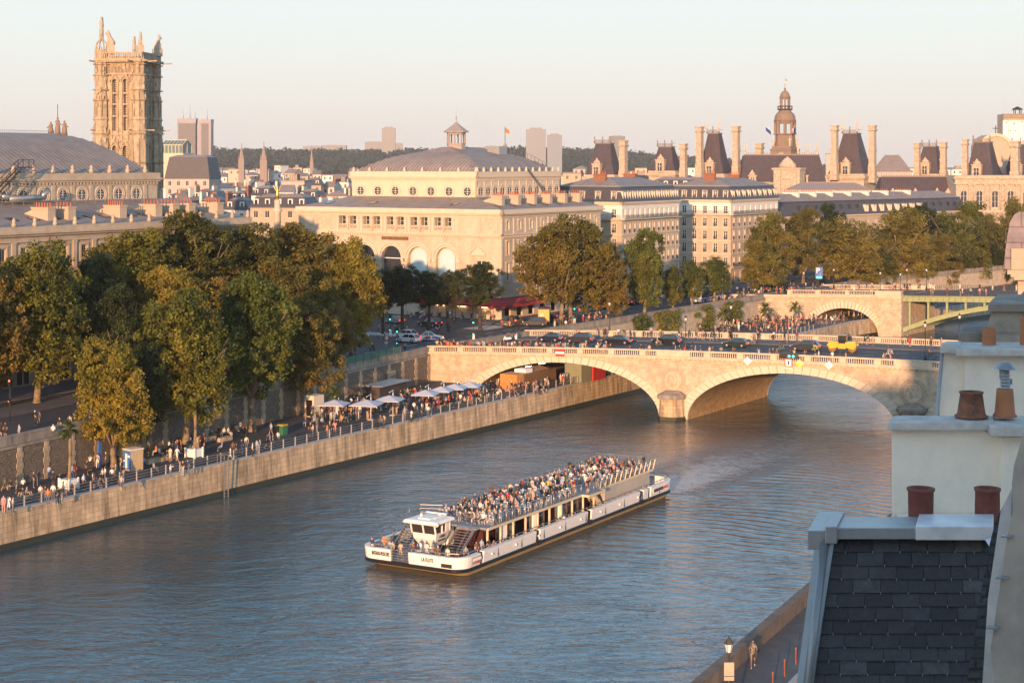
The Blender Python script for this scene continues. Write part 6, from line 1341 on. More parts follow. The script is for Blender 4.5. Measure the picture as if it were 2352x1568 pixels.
def near_roof():
    t = thing('slate_roof_building', 'dark slate mansard roof with zinc edging at the bottom right, closest to the camera', 'roof', (0,0,0)); rg = random.Random(12); Yt, Yb = 14.15, 13.55
    S = [mat('slate_a',(.036,.036,.038),.6,(.020,.020,.022),14,.8,bump=.25,bs=40),mat('slate_b',(.048,.048,.051),.55,(.028,.028,.031),12,.9,bump=.25,bs=40),mat('slate_c',(.026,.026,.029),.6,(.016,.016,.018),12,.8,bump=.25,bs=40),mat('slate_lichen',(.075,.076,.075),.6,(.035,.036,.038),10,1,bump=.3,bs=40)]
    yt, yb = 1236, 1640; rows = 13; nrm = Vector((0,-1,.35)).normalized()
    def pl(xp, yp, o=0):
        f = (yp-yt)/(1568-yt); Y = Yt+(Yb-Yt)*f; q = at(xp,yp,Y); return (q.x+nrm.x*o,q.y+nrm.y*o,q.z+nrm.z*o)
    xl = lambda y: 1917-(y-1234)*.149; xr = lambda y: 2276-(y-1241)*.177
    mb = MB(); slab = [(xl(yt)-4,yt-6),(xr(yt)+10,yt-6),(xr(yb)+10,yb),(xl(yb)-4,yb)]; q = [pl(x,y,-.012) for x,y in slab]; mb.add(q,[(3,2,1,0)]); mb.build('roof_boarding', S[2], t)
    mb = MB(); hb = MB(); dy = 31.2
    for r_ in range(rows):
        y0 = yt-4+r_*dy; y1 = y0+dy+4; x = xl(y0)-40+(31.5 if r_ % 2 else 0)+rg.uniform(-1.5,1.5)
        while x < xr(y1):
            a, b = max(x+.8,xl(y1)-2), min(x+62.2,xr(y1)+8); x += 63
            if b-a < 4: continue
            j = rg.uniform(-1,1); o = .008+rg.uniform(0,.004); mi = rg.choices([0,1,2,3],[5,4,4,1])[0]; v = [pl(a,y0,-.004),pl(b,y0,-.004),pl(b+rg.uniform(-.7,.7),y1+j,o),pl(a,y1+j+rg.uniform(-1,1),o),pl(a,y1+j,-.01),pl(b,y1+j,-.01)]
            mb.add(v,[(3,2,1,0),(4,5,2,3)],mi); hb.bar(pl((a+b)/2-31,y1-2,o+.003),pl((a+b)/2-31,y1+4,o+.006),.0035,.0035)
    mb.build('slates', S, t); hb.build('slate_hooks', M['steel'], t)
    # hip flashing at left
    mb = MB(); A = [(1917,1234),(1866,1575),(1829,1575),(1871,1262)]
    mb.add([pl(xl(yt),yt-4,.03),pl(xl(1640),1640,.03),pl(1862-11,1640,.05),pl(1905,yt,.05),at(1886,1262,14.3),at(1838,1640,13.75),at(1870,1262,14.35),at(1820,1640,13.8)],[(0,1,2,3),(3,2,5,4),(4,5,7,6)]); mb.build('hip_flashing', mat('blue_zinc',(.25,.27,.28),.4,(.18,.20,.21),3,.6,metal=.4), t)
    mb = MB(); mb.tube(pl(1890,yt+10,.09),pl(1842,1640,.09),.035,n=10); mb.build('hip_roll', mat('blue_zinc_roll',(.28,.30,.31),.4,metal=.4), t)
    # zinc ledge
    Y0, Y1 = 14.05, 14.5; zt_ = Z_(1211,Y0)
    def ledge(xa, xb, y0, y1, Ya, Yb_, m, nm, bev=.006):
        m_ = MB(); sbox(m_,X_(xa,Ya),X_(xb,Ya),Ya,Yb_,Z_(y1,Ya),Z_(y0,Ya),.3); o = m_.build(nm, m, t); b = o.modifiers.new('b','BEVEL'); b.width = bev; b.segments = 2
    ledge(1906,2108,1212,1238,Y0,Y1,M['zinc'],'zinc_ledge'); ledge(2103,2280,1208,1240,Y0-.02,Y1+.02,M['zinc_new'],'zinc_ledge'); ledge(1855,1903,1218,1262,Y0-.02,Y1+.3,M['zinc'],'zinc_corner'); ledge(1895,1922,1209,1248,Y0-.05,Y1+.1,M['zinc'],'zinc_corner')
    m_ = MB(); m_.add([at(2262,1238,14.0),at(2284,1232,14.0),at(2272,1254,13.95),at(2284,1232,14.2),at(2272,1254,14.2),at(2262,1238,14.2)],[(0,1,2),(1,3,4,2),(0,5,4,2)]); m_.build('zinc_fold', M['zinc_new'], t)
    pot(t,2115,1212,1120,56,58,14.75,tdark); pot(t,2268,1212,1120,58,55,14.75,tdark)
    mb = MB(); mb.box(3.62,X_(2500,14.6),14.52,15.99,30,Z_(1212,14.6)-.16); mb.build('masonry', wp, t); mb = MB(); mb.box(3.75,9,14.7,15.98,7,29.9); mb.build('house_wall', M['haus'], t)
near_roof()
def dormer_side():
    t = thing('zinc_dormer', 'beige dormer cheek with bright zinc flashing and slate edge at the lower right corner', 'dormer', (0,0,0)); mb = MB()
    slab_px(mb, [(2352,990),(2329,1069),(2324,1111),(2327,1169),(2310,1247),(2296,1350),(2276,1486),(2288,1640),(2600,1640),(2600,990)][::-1], 10.6, .5); mb.build('cheek', mat('beige_cheek',(.47,.41,.34),.75,(.27,.25,.23),2.2,.9), t)
    mb = MB(); slab_px(mb, [(2338,1090),(2298,1176),(2269,1374),(2262,1483),(2252,1640),(2350,1640),(2350,1090)][::-1], 11.15, .35); mb.build('flashing', M['zinc_new'], t)
    mb = MB(); sl = mat('edge_slate',(.055,.065,.07),.5,(.03,.035,.04),10,.9,bump=.4,bs=30,brick=(.16,.07,.01,.4)); slab_px(mb, [(2330,1112),(2286,1196),(2266,1278),(2215,1600),(2262,1600),(2269,1374),(2300,1176),(2336,1100)][::-1], 11.5, .3); mb.build('slate_edge', sl, t)
    for (x,y) in ((2296,1230),(2284,1325),(2262,1440)): m_ = MB(); slab_px(m_, [(x+4,y),(x+30,y+2),(x+30,y+5),(x+2,y+4)][::-1], 10.55, .05); m_.build('zinc_tab', M['zinc'], t)
    mb = MB(); slab_px(mb,[(2326,1100),(2338,1096),(2336,1190),(2322,1186)][::-1],11.0,.1); mb.build('bracket', M['zinc'], t)
dormer_side()
# unseen houses behind the camera, added to shade near roofs and bridge end
def shade_house(x0,x1,y0,y1,h,label):
    t = thing('town_house', label, 'house', ((x0+x1)/2,(y0+y1)/2,6.85)); mb = MB(); a, b = (x1-x0)/2, (y1-y0)/2; mb.box(-a,a,-b,b,0,h-4); mb.build('wall', M['haus'], t); mb = MB(); r = lambda i,z: [(-a+i,-b+i,z),(a-i,-b+i,z),(a-i,b-i,z),(-a+i,b-i,z)]; mb.loft([r(-.2,h-4),r(.1,h-.3),r(min(a,b)*.5,h+1)]); mb.build('roof', M['slate'], t)
shade_house(-4,7.6,-22,-5,40.6-6.85,'unseen slate roofed house behind the camera, added to shade the near stacks'); shade_house(7.9,40,-22,-2,43.5-6.85,'taller unseen slate roofed house behind the camera, added to shade the bridge end')
# ================================================================ people
def body_mesh(nm, J, E, long_hair=False, shorts=False, sleeves=False, dress=False):
    names = list(J); me = bpy.data.meshes.new('sk'); me.from_pydata([J[n][0] for n in names], [(names.index(a),names.index(b)) for a,b in E], [])
    ob = bpy.data.objects.new('sk', me); C.objects.link(ob); md = ob.modifiers.new('s','SKIN'); 
    for i, n in enumerate(names):
        r = J[n][1]; me.skin_vertices[0].data[i].radius = r if isinstance(r,tuple) else (r,r); me.skin_vertices[0].data[i].use_root = (n == 'pelvis')
    sb = ob.modifiers.new('b','SUBSURF'); sb.levels = 1; sb.render_levels = 1
    bpy.context.view_layer.update(); out = bpy.data.meshes.new_from_object(ob.evaluated_get(bpy.context.evaluated_depsgraph_get())); bpy.data.objects.remove(ob); out.name = nm
    for k in ('p_skin','p_hair','p_top','p_bottom','p_shoe'): out.materials.append(PM[k])
    seg = [(Vector(J[a][0]),Vector(J[b][0]),a,b) for a,b in E]; hd = Vector(J['head'][0])
    for p in out.polygons:
        c = p.center; best = None
        for a,b,na,nb in seg:
            ab = b-a; t = max(0,min(1,(c-a).dot(ab)/ab.length_squared)); d = (c-a-ab*t).length
            if best is None or d < best[0]: best = (d,na,nb,t)
        _, na, nb, t = best; k = na+'>'+nb; m = 2
        if 'head' in na or 'head' in nb or 'crown' in nb: m = 0 if (c.y-hd.y < -.025 and c.z < hd.z+.045) or c.z < hd.z-.1 else 1
        elif nb.startswith('hair'): m = 1
        elif nb == 'neck': m = 2 if t < .5 else 0
        elif nb.startswith('elbow'): m = 2
        elif nb.startswith('wrist'): m = 2 if sleeves else 0
        elif nb.startswith('hand'): m = 0
        elif nb.startswith('hip') or nb.startswith('knee'): m = 2 if dress else 3
        elif nb.startswith('ankle'): m = 0 if (shorts or dress) else 3
        elif nb.startswith('toe'): m = 4
        elif na == 'pelvis' and nb == 'spine': m = 3 if t < .3 and not dress else 2
        p.material_index = m; p.use_smooth = True
    out.update(); return out
PM = dict(p_skin=mat('skin',(.45,.25,.16),.6,(.38,.2,.13),9,.4), p_hair=mat('dark_hair',(.03,.02,.015),.6), p_top=mat('white_top',(.70,.68,.64),.8), p_bottom=mat('navy_trousers',(.03,.04,.07),.8), p_shoe=mat('shoes',(.35,.33,.3),.6))
E0 = [('pelvis','spine'),('spine','chest'),('chest','neck'),('neck','head'),('head','crown')]
for s in 'lr': E0 += [('chest','sh'+s),('sh'+s,'elbow'+s),('elbow'+s,'wrist'+s),('wrist'+s,'hand'+s),('pelvis','hip'+s),('hip'+s,'knee'+s),('knee'+s,'ankle'+s),('ankle'+s,'toe'+s)]
def joints(pose):
    J = dict(pelvis=((0,0,.95),(.125,.10)), spine=((0,.01,1.14),(.12,.095)), chest=((0,0,1.36),(.15,.11)), neck=((0,.005,1.49),.055), head=((0,-.015,1.62),(.075,.092)), crown=((0,0,1.69),(.055,.065)))
    for s,x in (('l',-1),('r',1)):
        J.update({'sh'+s:((x*.17,0,1.40),.055),'elbow'+s:((x*.225,.02,1.13),.042),'wrist'+s:((x*.215,-.09,.90),.03),'hand'+s:((x*.205,-.13,.82),.036),'hip'+s:((x*.09,0,.90),.09),'knee'+s:((x*.10,-.02,.49),.062),'ankle'+s:((x*.10,.01,.09),.042),'toe'+s:((x*.115,-.14,.035),.036)})
    def mv(n, *p): J[n] = (p, J[n][1])
    if pose == 'walk':
        mv('kneel',-.1,-.16,.52); mv('anklel',-.1,-.30,.11); mv('toel',-.11,-.45,.07); mv('kneer',.1,.05,.50); mv('ankler',.1,.32,.16); mv('toer',.11,.22,.04); mv('elbowl',-.23,.12,1.16); mv('wristl',-.22,.12,.93); mv('handl',-.21,.10,.85); mv('elbowr',.23,-.06,1.14); mv('wristr',.2,-.26,1.02); mv('handr',.19,-.33,.98)
    if pose == 'photo':
        mv('elbowl',-.25,-.20,1.30); mv('wristl',-.12,-.36,1.50); mv('handl',-.07,-.38,1.57); mv('elbowr',.25,-.20,1.30); mv('wristr',.12,-.36,1.50); mv('handr',.07,-.38,1.57)
    if pose == 'lean':
        mv('chest',0,-.12,1.32); mv('spine',0,-.04,1.13); mv('neck',0,-.17,1.45); mv('head',0,-.21,1.57); mv('crown',0,-.20,1.64)
        for s,x in (('l',-1),('r',1)): mv('sh'+s,x*.17,-.13,1.36); mv('elbow'+s,x*.23,-.22,1.12); mv('wrist'+s,x*.12,-.42,1.10); mv('hand'+s,x*.06,-.46,1.10)
    if pose == 'sit':
        dz = -.47
        for n in ('pelvis','spine','chest','neck','head','crown','shl','shr','elbowl','elbowr'): p = J[n][0]; mv(n,p[0],p[1]+.02,p[2]+dz)
        for s,x in (('l',-1),('r',1)): mv('hip'+s,x*.1,-.03,.47); mv('knee'+s,x*.13,-.46,.50); mv('ankle'+s,x*.12,-.43,.10); mv('toe'+s,x*.13,-.58,.04); mv('wrist'+s,x*.17,-.25,.62); mv('hand'+s,x*.12,-.33,.59)
    if pose == 'floor':
        dz = -.83
        for n in ('pelvis','spine','chest','neck','head','crown','shl','shr','elbowl','elbowr'): p = J[n][0]; mv(n,p[0],p[1]+.02,p[2]+dz)
        for s,x in (('l',-1),('r',1)): mv('hip'+s,x*.1,-.03,.12); mv('knee'+s,x*.16,-.38,.42); mv('ankle'+s,x*.14,-.52,.08); mv('toe'+s,x*.15,-.66,.04); mv('wrist'+s,x*.17,-.33,.38); mv('hand'+s,x*.12,-.40,.36)
    return J
PB = {}
for ps in ('stand','walk','photo','lean','sit','floor'):
    PB[ps,0] = body_mesh('person', joints(ps), E0, shorts=(ps in ('walk','floor')), sleeves=(ps in ('lean',)))
    J = joints(ps); h = J['head'][0]; J['hair1'] = ((h[0],h[1]+.09,h[2]-.06),(.07,.04)); J['hair2'] = ((h[0],h[1]+.11,h[2]-.28),(.07,.03)); PB[ps,1] = body_mesh('person', J, E0+[('head','hair1'),('hair1','hair2')], dress=(ps in ('stand','walk')), shorts=ps in('photo',), sleeves=(ps=='sit'))
TOPS = [('white',(.72,.70,.66)),('black',(.02,.02,.022)),('navy',(.03,.045,.10)),('grey',(.25,.25,.26)),('pale blue',(.28,.38,.50)),('red',(.42,.03,.03)),('beige',(.42,.34,.24)),('dark green',(.04,.10,.06)),('pink',(.55,.25,.25)),('orange',(.55,.18,.04)),('brown',(.14,.08,.05)),('cream',(.62,.56,.44)),('mustard',(.50,.36,.08)),('burgundy',(.16,.02,.04))]
BOTS = [('dark',(.025,.027,.035)),('blue',(.08,.12,.20)),('beige',(.40,.33,.24)),('white',(.62,.60,.57)),('grey',(.15,.15,.15))]
HAIRS = [('dark-haired',(.02,.015,.012)),('brown-haired',(.09,.05,.03)),('fair-haired',(.36,.25,.13)),('grey-haired',(.30,.29,.28)),('white-capped',(.65,.65,.63))]
SK = [mat('skin_a',(.50,.29,.19),.6),mat('skin_b',(.38,.21,.13),.6),mat('skin_c',(.14,.075,.05),.6)]
TM = [mat('top_'+n.replace(' ','_'),c,.85) for n,c in TOPS]; BM = [mat('trousers_'+n,c,.85) for n,c in BOTS]; HM = [mat('hair_'+n.split('-')[0],c,.6) for n,c in HAIRS]
prg = random.Random(77); PVERB = dict(stand='standing',walk='walking',photo='photographing',lean='leaning forward',sit='seated',floor='sitting low'); NP = [0]
def person(loc, rz, pose, where, group=None, top=None, bot=None, hair=None, f=None, sc_=None, parent=None):
    f = prg.random() < .45 if f is None else f; ti = prg.choices(range(14),[3,12,8,5,4,2,3,3,1,1,4,1,1,3])[0] if top is None else [n for n,_ in TOPS].index(top); bi = prg.choices(range(5),[6,4,3,1,3])[0] if bot is None else [n for n,_ in BOTS].index(bot); hi = prg.choices(range(5),[8,5,3,1,1])[0] if hair is None else hair
    o = link('person', PB[pose,1 if f else 0], None, loc, rz); s = sc_ or prg.uniform(.94,1.06); o.scale = (s,s,s); ms = (prg.choices(SK,[6,4,2])[0],HM[hi],TM[ti],BM[bi],None)
    for i, m in enumerate(ms):
        if m: o.material_slots[i].link = 'OBJECT'; o.material_slots[i].material = m
    tag(o, 'person in %s top, %s' % (TOPS[ti][0], where), 'person', group); NP[0] += 1; return o
class Crowd:                         # people beyond the individual ones, joined into one mesh
    def __init__(s): s.v = []; s.f = []; s.n = 0; s.m = []
    def add(s, loc, rz, pose):
        me = PB[pose, prg.random() < .45]; n = len(me.vertices); co = np.empty(n*3); me.vertices.foreach_get('co',co); co = co.reshape(-1,3)*prg.uniform(.94,1.06); c_, s_ = math.cos(rz), math.sin(rz)
        s.v.append(np.stack([co[:,0]*c_-co[:,1]*s_+loc[0],co[:,0]*s_+co[:,1]*c_+loc[1],co[:,2]+loc[2]],1)); ls = np.empty(len(me.polygons)*4 if all(len(p.vertices)==4 for p in me.polygons) else 0,dtype=np.int32)
        mi = np.empty(len(me.polygons),dtype=np.int32); me.polygons.foreach_get('material_index',mi); vv = np.array([tuple(p.vertices)[:4] for p in me.polygons],dtype=np.int32)
        t = prg.choices(range(14),[4,11,7,5,3,2,4,2,2,2,4,2,1,2])[0]; b = prg.choices(range(5),[6,4,3,1,3])[0]; h = prg.choices(range(5),[8,5,3,1,1])[0]; k = prg.choices(range(3),[6,4,2])[0]; mp = np.array([k,3+h,8+t,22+b,27]); s.m.append(mp[mi]); s.f.append(vv+s.n); s.n += n
    def build(s):
        v = np.concatenate(s.v); f = np.concatenate(s.f); m = np.concatenate(s.m); me = bpy.data.meshes.new('crowd'); me.vertices.add(len(v)); me.vertices.foreach_set('co',v.astype(np.float32).ravel()); n = len(f); me.loops.add(4*n); me.loops.foreach_set('vertex_index',f.ravel().astype(np.int32)); me.polygons.add(n); me.polygons.foreach_set('loop_start',np.arange(0,4*n,4,dtype=np.int32)); me.polygons.foreach_set('loop_total',np.full(n,4,dtype=np.int32))
        for q in SK+HM+TM+BM+[PM['p_shoe']]: me.materials.append(q)
        me.polygons.foreach_set('material_index',m.astype(np.int32)); me.polygons.foreach_set('use_smooth',np.ones(n,dtype=bool)); me.update(calc_edges=True); o = link('crowd',me); o['kind'] = 'stuff'; o['label'] = 'dense crowd on the riverside terrace, far quay and bridges'
CW = Crowd()
# ================================================================ sightseeing boat
bx_, by_ = Vector((.503,.864)), Vector((-.864,.503)); BO = Vector((-4.6,154.7)); BR = math.atan2(.864,.503)
def bp(t, y, z=0): q = BO+bx_*t*1.033+by_*y*1.12; return Vector((q.x,q.y,z))
def boat():
    t = thing('sightseeing_boat', 'long white sightseeing boat crowded with passengers, heading down the river', 'boat', (BO.x,BO.y,0), BR); t.scale = (1.033,1.12,1)
    L, Wd = 45.0, 10.0; wh = mat('boat_white',(.74,.72,.68),.4,(.64,.62,.58),2,.5)
    def plan(off=0, s0=0.0):
        pts = []; r = 1.3
        def arc(cx, cy, a0, a1, rr): return [(cx+rr*math.cos(a0+(a1-a0)*k/6),cy+rr*math.sin(a0+(a1-a0)*k/6)) for k in range(7)]
        q = r+off; pts += arc(r+s0,r,math.pi*1.5,math.pi,q); pts += arc(r+s0,Wd-r,math.pi,math.pi/2,q); pts += arc(L-2.2,Wd-2.2,math.pi/2,0,2.2+off); pts += arc(L-2.2,2.2,0,-math.pi/2,2.2+off); return pts[::-1]
    def ring(off, z, s0=0): return [(x,y,z) for x,y in plan(off,s0)]
    mb = MB(); mb.loft([ring(-1.2,-.6,2.5),ring(-.35,.05,.9),ring(-.05,.55,.2)]); mb.build('hull', M['tan'], t)
    mb = MB(); mb.loft([ring(-.05,.50),ring(.12,.56),ring(.14,.86),ring(.0,.94)]); mb.build('rubbing_strake', M['black'], t)
    mb = MB(); mb.loft([ring(-.05,.93),ring(-.05,.97)]); mb.build('main_deck', mat('deck_blue_grey',(.16,.18,.20),.7), t)
    def bulwark(path, z1=1.95, nm='bulwark', m=wh):
        mb = MB(); n = len(path); rings = []
        for i,(x,y) in enumerate(path):
            a = Vector(path[max(i-1,0)]); b = Vector(path[min(i+1,n-1)]); d = (b-a).normalized(); nx, ny = d.y, -d.x     # outward on the right of travel
            rings.append([(x-nx*.06,y-ny*.06,.9),(x+nx*.06,y+ny*.06,.9),(x+nx*.16,y+ny*.16,z1-.15),(x+nx*.16,y+ny*.16,z1),(x-nx*.30,y-ny*.30,z1),(x-nx*.30,y-ny*.30,z1-.06),(x-nx*.02,y-ny*.02,z1-.12)])
        mb.loft(rings); return mb.build(nm, m, t)
    arcp = lambda cx, cy, a0, a1, rr=1.3, n=6: [(cx+rr*math.cos(R(a0+(a1-a0)*k/n)),cy+rr*math.sin(R(a0+(a1-a0)*k/n))) for k in range(n+1)]
    b1 = bulwark([(0,5.1),(0,1.3)]+arcp(1.3,1.3,180,270)+[(3.0,0)]); b2 = bulwark([(3,10)]+arcp(1.3,8.7,90,180)+[(0,8.7),(0,6.9)])
    for a,b in ((3.6,13.2),(14.0,23.7),(24.6,35.6),(36.5,37.7),(38.4,42.8)): bulwark([(a,0),(b,0)],2.0)
    bulwark([(38.8,0)]+arcp(42.8,2.2,270,360,2.2)+arcp(42.8,7.8,0,90,2.2)+[(40,10)],1.98); bulwark([(40,10),(3.5,10)],2.0)
    for k,tt in enumerate((13.6,24.1,36.0)): mb = MB(); mb.box(tt-.25,tt+.25,-.22,.0,.55,1.05); mb.build('fender', M['black'], t)
    for k in range(9):
        x_ = 5+k*4.3
        mb = MB(); mb.tube((x_,-.1,1.45),(x_,-.24,1.45),.11,n=8); mb.build('side_lamp', M['white'], b1)
        mb = MB(); mb.box(x_+1.1,x_+1.13,-.165,-.10,1.0,1.9); mb.build('plate_seam', M['iron'], b1)
    # lettering
    dk = mat('dark_letter',(.03,.025,.02),.5)
    def txt(s, w, h, loc, rz, m=dk, par=b1, tilt=96): o = text_mesh(s,w,h,m,.015); o.parent = par; o.location = loc; o.rotation_euler = (R(tilt),0,rz)
    txt('BATEAUX-MOUCHES',1.75,.38,(-.19,7.85,1.32),-math.pi/2,par=b2); txt('LA FLUTE',1.15,.36,(-.19,3.2,1.32),-math.pi/2)
    mb = MB(); mb.bar((1.5,-.17,1.45),(3.0,-.17,1.45),.04,.62); mb.build('sign_panel', mat('sign_grey',(.30,.29,.28),.5), b1); txt('BATEAUX-MOUCHES',1.4,.30,(2.25,-.23,1.40),0,M['white']); txt('PARIS',.7,.14,(2.4,-.23,1.20),0,M['redpaint'])  # plain mid grey panel behind the white letters
    mb = MB(); mb.bar((38.8,-.18,1.5),(42.4,-.18,1.5),.03,.5); mb.build('sign_panel', mat('sign_pale',(.72,.70,.68),.5), b1); txt('BATEAUX-MOUCHES',2.3,.36,(40.0,-.24,1.33),0); txt('PARIS',.95,.28,(41.8,-.24,1.38),0,M['redpaint'])
    mb = MB(); 
    for y in (5.2,5.7,6.2,6.8): mb.bar((0,y,.95),(0,y,1.95),.05,.05)
    for z in (1.2,1.45,1.7,1.95): mb.bar((0,5.1,z),(0,6.9,z),.04,.04)
    mb.build('bow_gate', M['steel'], t)
    mb = MB(); mb.box(-.14,-.05,.9,1.9,1.0,1.35); mb.build('bow_fairlead', M['iron'], t)
    def rail(path, z0, h, levels, post, nm, step=1.3, m=None, pr=.035):
        mb = MB(); P_ = [Vector((x,y,z0)) for x,y in path]
        for a,b in zip(P_,P_[1:]):
            for l in levels: mb.bar(a+Vector((0,0,l)),b+Vector((0,0,l)),.035 if l < h-.01 else .06,.035 if l < h-.01 else .06)
            n = max(1,int((b-a).length/step))
            for k in range(n+1): q = a+(b-a)*k/n; mb.tube(q,q+Vector((0,0,h)),pr,n=6)
        mb.build(nm, m or M['steel'], t)
    rail([(0.15,5.0),(.15,1.5),(.6,.6),(1.5,.15),(3.0,.15)],1.95,.28,(.28,),0,'bow_rail'); rail([(.15,7.0),(.15,8.6),(.6,9.4),(1.5,9.85),(3,9.85)],1.95,.28,(.28,),0,'bow_rail')
    rail([(3.6,.12),(35.6,.12)],2.0,.3,(.3,),0,'side_rail',1.25); rail([(37,.12),(42.8,.12),(44.3,.9),(44.9,2.3),(44.9,7.7),(44.2,9.2),(42.5,9.9)],2.0,.3,(.3,),0,'side_rail',1.25); rail([(3,9.85),(40,9.85)],2.0,.3,(.3,),0,'side_rail',2.0)
    # cabin below the upper deck
    ud = 3.45; redi = mat('red_interior',(.05,.008,.010),.7); gl = mat('cabin_glass',(.04,.035,.035),.1,spec=.9)
    mb = MB(); mb.box(7.6,29.5,2.2,6.6,.97,3.2); mb.build('cabin_interior', redi, t)
    k = 6.6
    while k < 29.3:
        if int(k*10) % 3: mb = MB(); mb.box(k,k+1.75,1.42,1.48,1.05,3.15); mb.build('cabin_window', gl, t)
        k += 1.9
    mb = MB(); mb.box(6.5,29.4,1.40,1.52,.97,1.15); mb.box(6.5,29.4,1.40,1.52,3.1,3.25); mb.build('cabin_frame', M['steel'], t)
    crm = mat('cream_post',(.62,.52,.36),.45)
    k = 6.5
    while k < 37:
        mb = MB(); mb.tube((k,1.15,.97),(k,1.15,3.3),.11,n=10); mb.build('deck_post', crm, t); k += 2.35
    for k in (9.4,15.2,20.4):
        mb = MB()
        for d in (0,.22,.44,.66): mb.box(k+d,k+d+.1,1.2,1.38,1.0,3.05)
        mb.box(k,k+.78,1.25,1.33,1.0,1.12); mb.box(k,k+.78,1.25,1.33,2.95,3.05); mb.build('folding_door', M['white'], t)
    mb = MB(); 
    for k in range(18): mb.box(29.8,40.5,.98+(k%2)*0,1.3,1.0+k*.128,1.10+k*.128)
    mb.build('louvred_wall', mat('louvre_grey',(.50,.46,.40),.5), t); mb = MB(); mb.box(29.8,40.4,1.1,7,.97,3.3); mb.build('engine_casing', mat('casing_grey',(.36,.33,.30),.6), t)
    # stairs amidships
    mb = MB()
    for d in (0,1.0): mb.bar((29.4,.75+d*.9,.97),(26.6,.75+d*.9,3.3),.1,.28)
    for k in range(11): q = k/11; mb.bar((29.4-2.8*q,.75,1.05+2.3*q),(29.4-2.8*q,1.65,1.05+2.3*q),.25,.05)
    mb.build('deck_stair', crm, t)
    # upper deck slab, with notch
    mb = MB(); pl = [(6.2,1.0),(24.6,1.0),(24.6,.25),(28.2,.25),(28.2,1.0),(41.2,1.0),(42.2,1.6),(42.2,6.4),(41.2,7.1),(8.8,7.1),(8.0,9.0),(6.2,9.0)]; mb.prism(pl, 3.28, ud, 0); mb.build('upper_deck', mat('upper_deck_grey',(.20,.23,.26),.7), t)
    mb = MB(); pth = [(6.2,1.0),(24.6,1.0),(24.6,.25),(28.2,.25),(28.2,1.0),(41.2,1.0)]
    for a,b in zip(pth,pth[1:]): mb.bar((a[0],a[1]-.06,3.36),(b[0],b[1]-.06,3.36),.12,.24)
    mb.build('deck_edge', crm, t)
    rail([(6.2,1.0),(24.6,1.0)],ud,1.05,(.25,.45,.65,.85,1.05),0,'upper_rail',1.15,None,.05); rail([(24.6,.3),(28.2,.3)],ud,1.05,(.25,.45,.65,.85,1.05),0,'upper_rail',1.1); rail([(28.2,1.0),(41.2,1.0),(42.1,1.7),(42.1,6.4),(41.2,7.0)],ud,1.05,(.25,.45,.65,.85,1.05),0,'upper_rail',1.15,None,.04); rail([(41.2,7.0),(8.8,7.0),(8.0,8.9),(6.2,8.9)],ud,1.05,(.35,.7,1.05),0,'upper_rail',1.6)
    for k in range(12): x = 28.6+k*1.15; mb = MB(); mb.bar((x,.95,ud-.1),(x+.18,.75,ud+1.08),.10,.05); mb.build('rail_blade', crm, t)
    # front landing, stairs, wheelhouse
    for y0 in (1.9,7.0):
        mb = MB()
        for d in (0,1.6): mb.bar((2.5,y0+d,.97),(5.6,y0+d,ud),.1,.26); mb.bar((2.5,y0+d,1.95),(5.6,y0+d,ud+1.0),.05,.05); mb.bar((2.5,y0+d,.97),(2.5,y0+d,1.95),.05,.05)
        for k in range(12): q = k/12; mb.box(2.5+3.1*q,2.75+3.1*q,y0,y0+1.6,1.05+2.4*q,1.1+2.4*q)
        mb.build('bow_stair', M['steel'], t); mb = MB(); mb.box(5.5,6.3,y0-.2,y0+1.8,3.3,ud-.003); mb.build('landing', M['steel'], t)
    w = thing('wheelhouse', None, None); w.parent = t; w.location = (0,0,.35); x0,x1,y0,y1 = 3.4,5.9,4.6,7.0
    rr = lambda i,j,z,k=0: [(x0+i+k,y0+j,z),(x1-i*.3,y0+j,z),(x1-i*.3,y1-j,z),(x0+i+k,y1-j,z)]
    mb = MB(); mb.loft([rr(.75,.35,1.35),rr(.3,.1,2.0),rr(.2,0,2.55)]); mb.build('pod', wh, w)
    mb = MB(); mb.loft([rr(.22,.04,2.55),rr(-.05,.0,3.55)]); mb.build('windscreen', gl, w)
    mb = MB()
    for a,b in (((x0+.18,y0),(x0-.09,y0)),((x0+.18,y1),(x0-.09,y1)),((x0+.18,(y0+y1)/2),(x0-.09,(y0+y1)/2))): mb.bar((*a,2.55),(*b,3.58),.12,.12)
    for xx in (4.6,x1): mb.bar((xx,y0-.02,2.55),(xx,y0-.02,3.58),.12,.1)
    mb.box(x0+.1,x1,y0-.05,y0,2.5,2.62); mb.box(5.2,x1,y0-.05,y1+.05,2.55,3.55); mb.build('window_frame', wh, w)
    mb = MB(); mb.loft([rr(-.55,-.35,3.52),rr(-.65,-.45,3.62),rr(-.5,-.35,3.85),rr(-.2,-.1,3.9)]); mb.build('roof', wh, w)
    mb = MB(); mb.box(x0+.2,x0+1.6,y0+.6,y1-.6,3.9,4.0); mb.bar((x0+.3,y0+.2,4.05),(x1-.2,y0+.2,4.05),.1,.1); mb.bar((x1-.2,y0+.2,4.1),(x1-.2,y1-.2,4.1),.12,.12); mb.tube((x0+.9,y1-.5,3.9),(x0+.9,y1-.5,4.25),.12,n=8); mb.tube((x0+2.2,y0+.8,3.9),(x0+2.2,y0+.8,4.2),.15,n=8); mb.build('radar_gear', M['white'], w)
    mb = MB(); mb.tube((x0-.2,y0-.35,3.62),(x0-.4,y0-.35,3.62),.2,n=12); mb.build('searchlight', M['white'], w)
    o = text_mesh('LA FLUTE',.85,.24,dk,.01); o.parent = w; o.location = (4.55,y0-.02,2.16); o.rotation_euler = (R(100),0,0); o = text_mesh('P015 467F',1.1,.20,dk,.01); o.parent = w; o.location = (4.6,y0+.09,1.78); o.rotation_euler = (R(108),0,0)
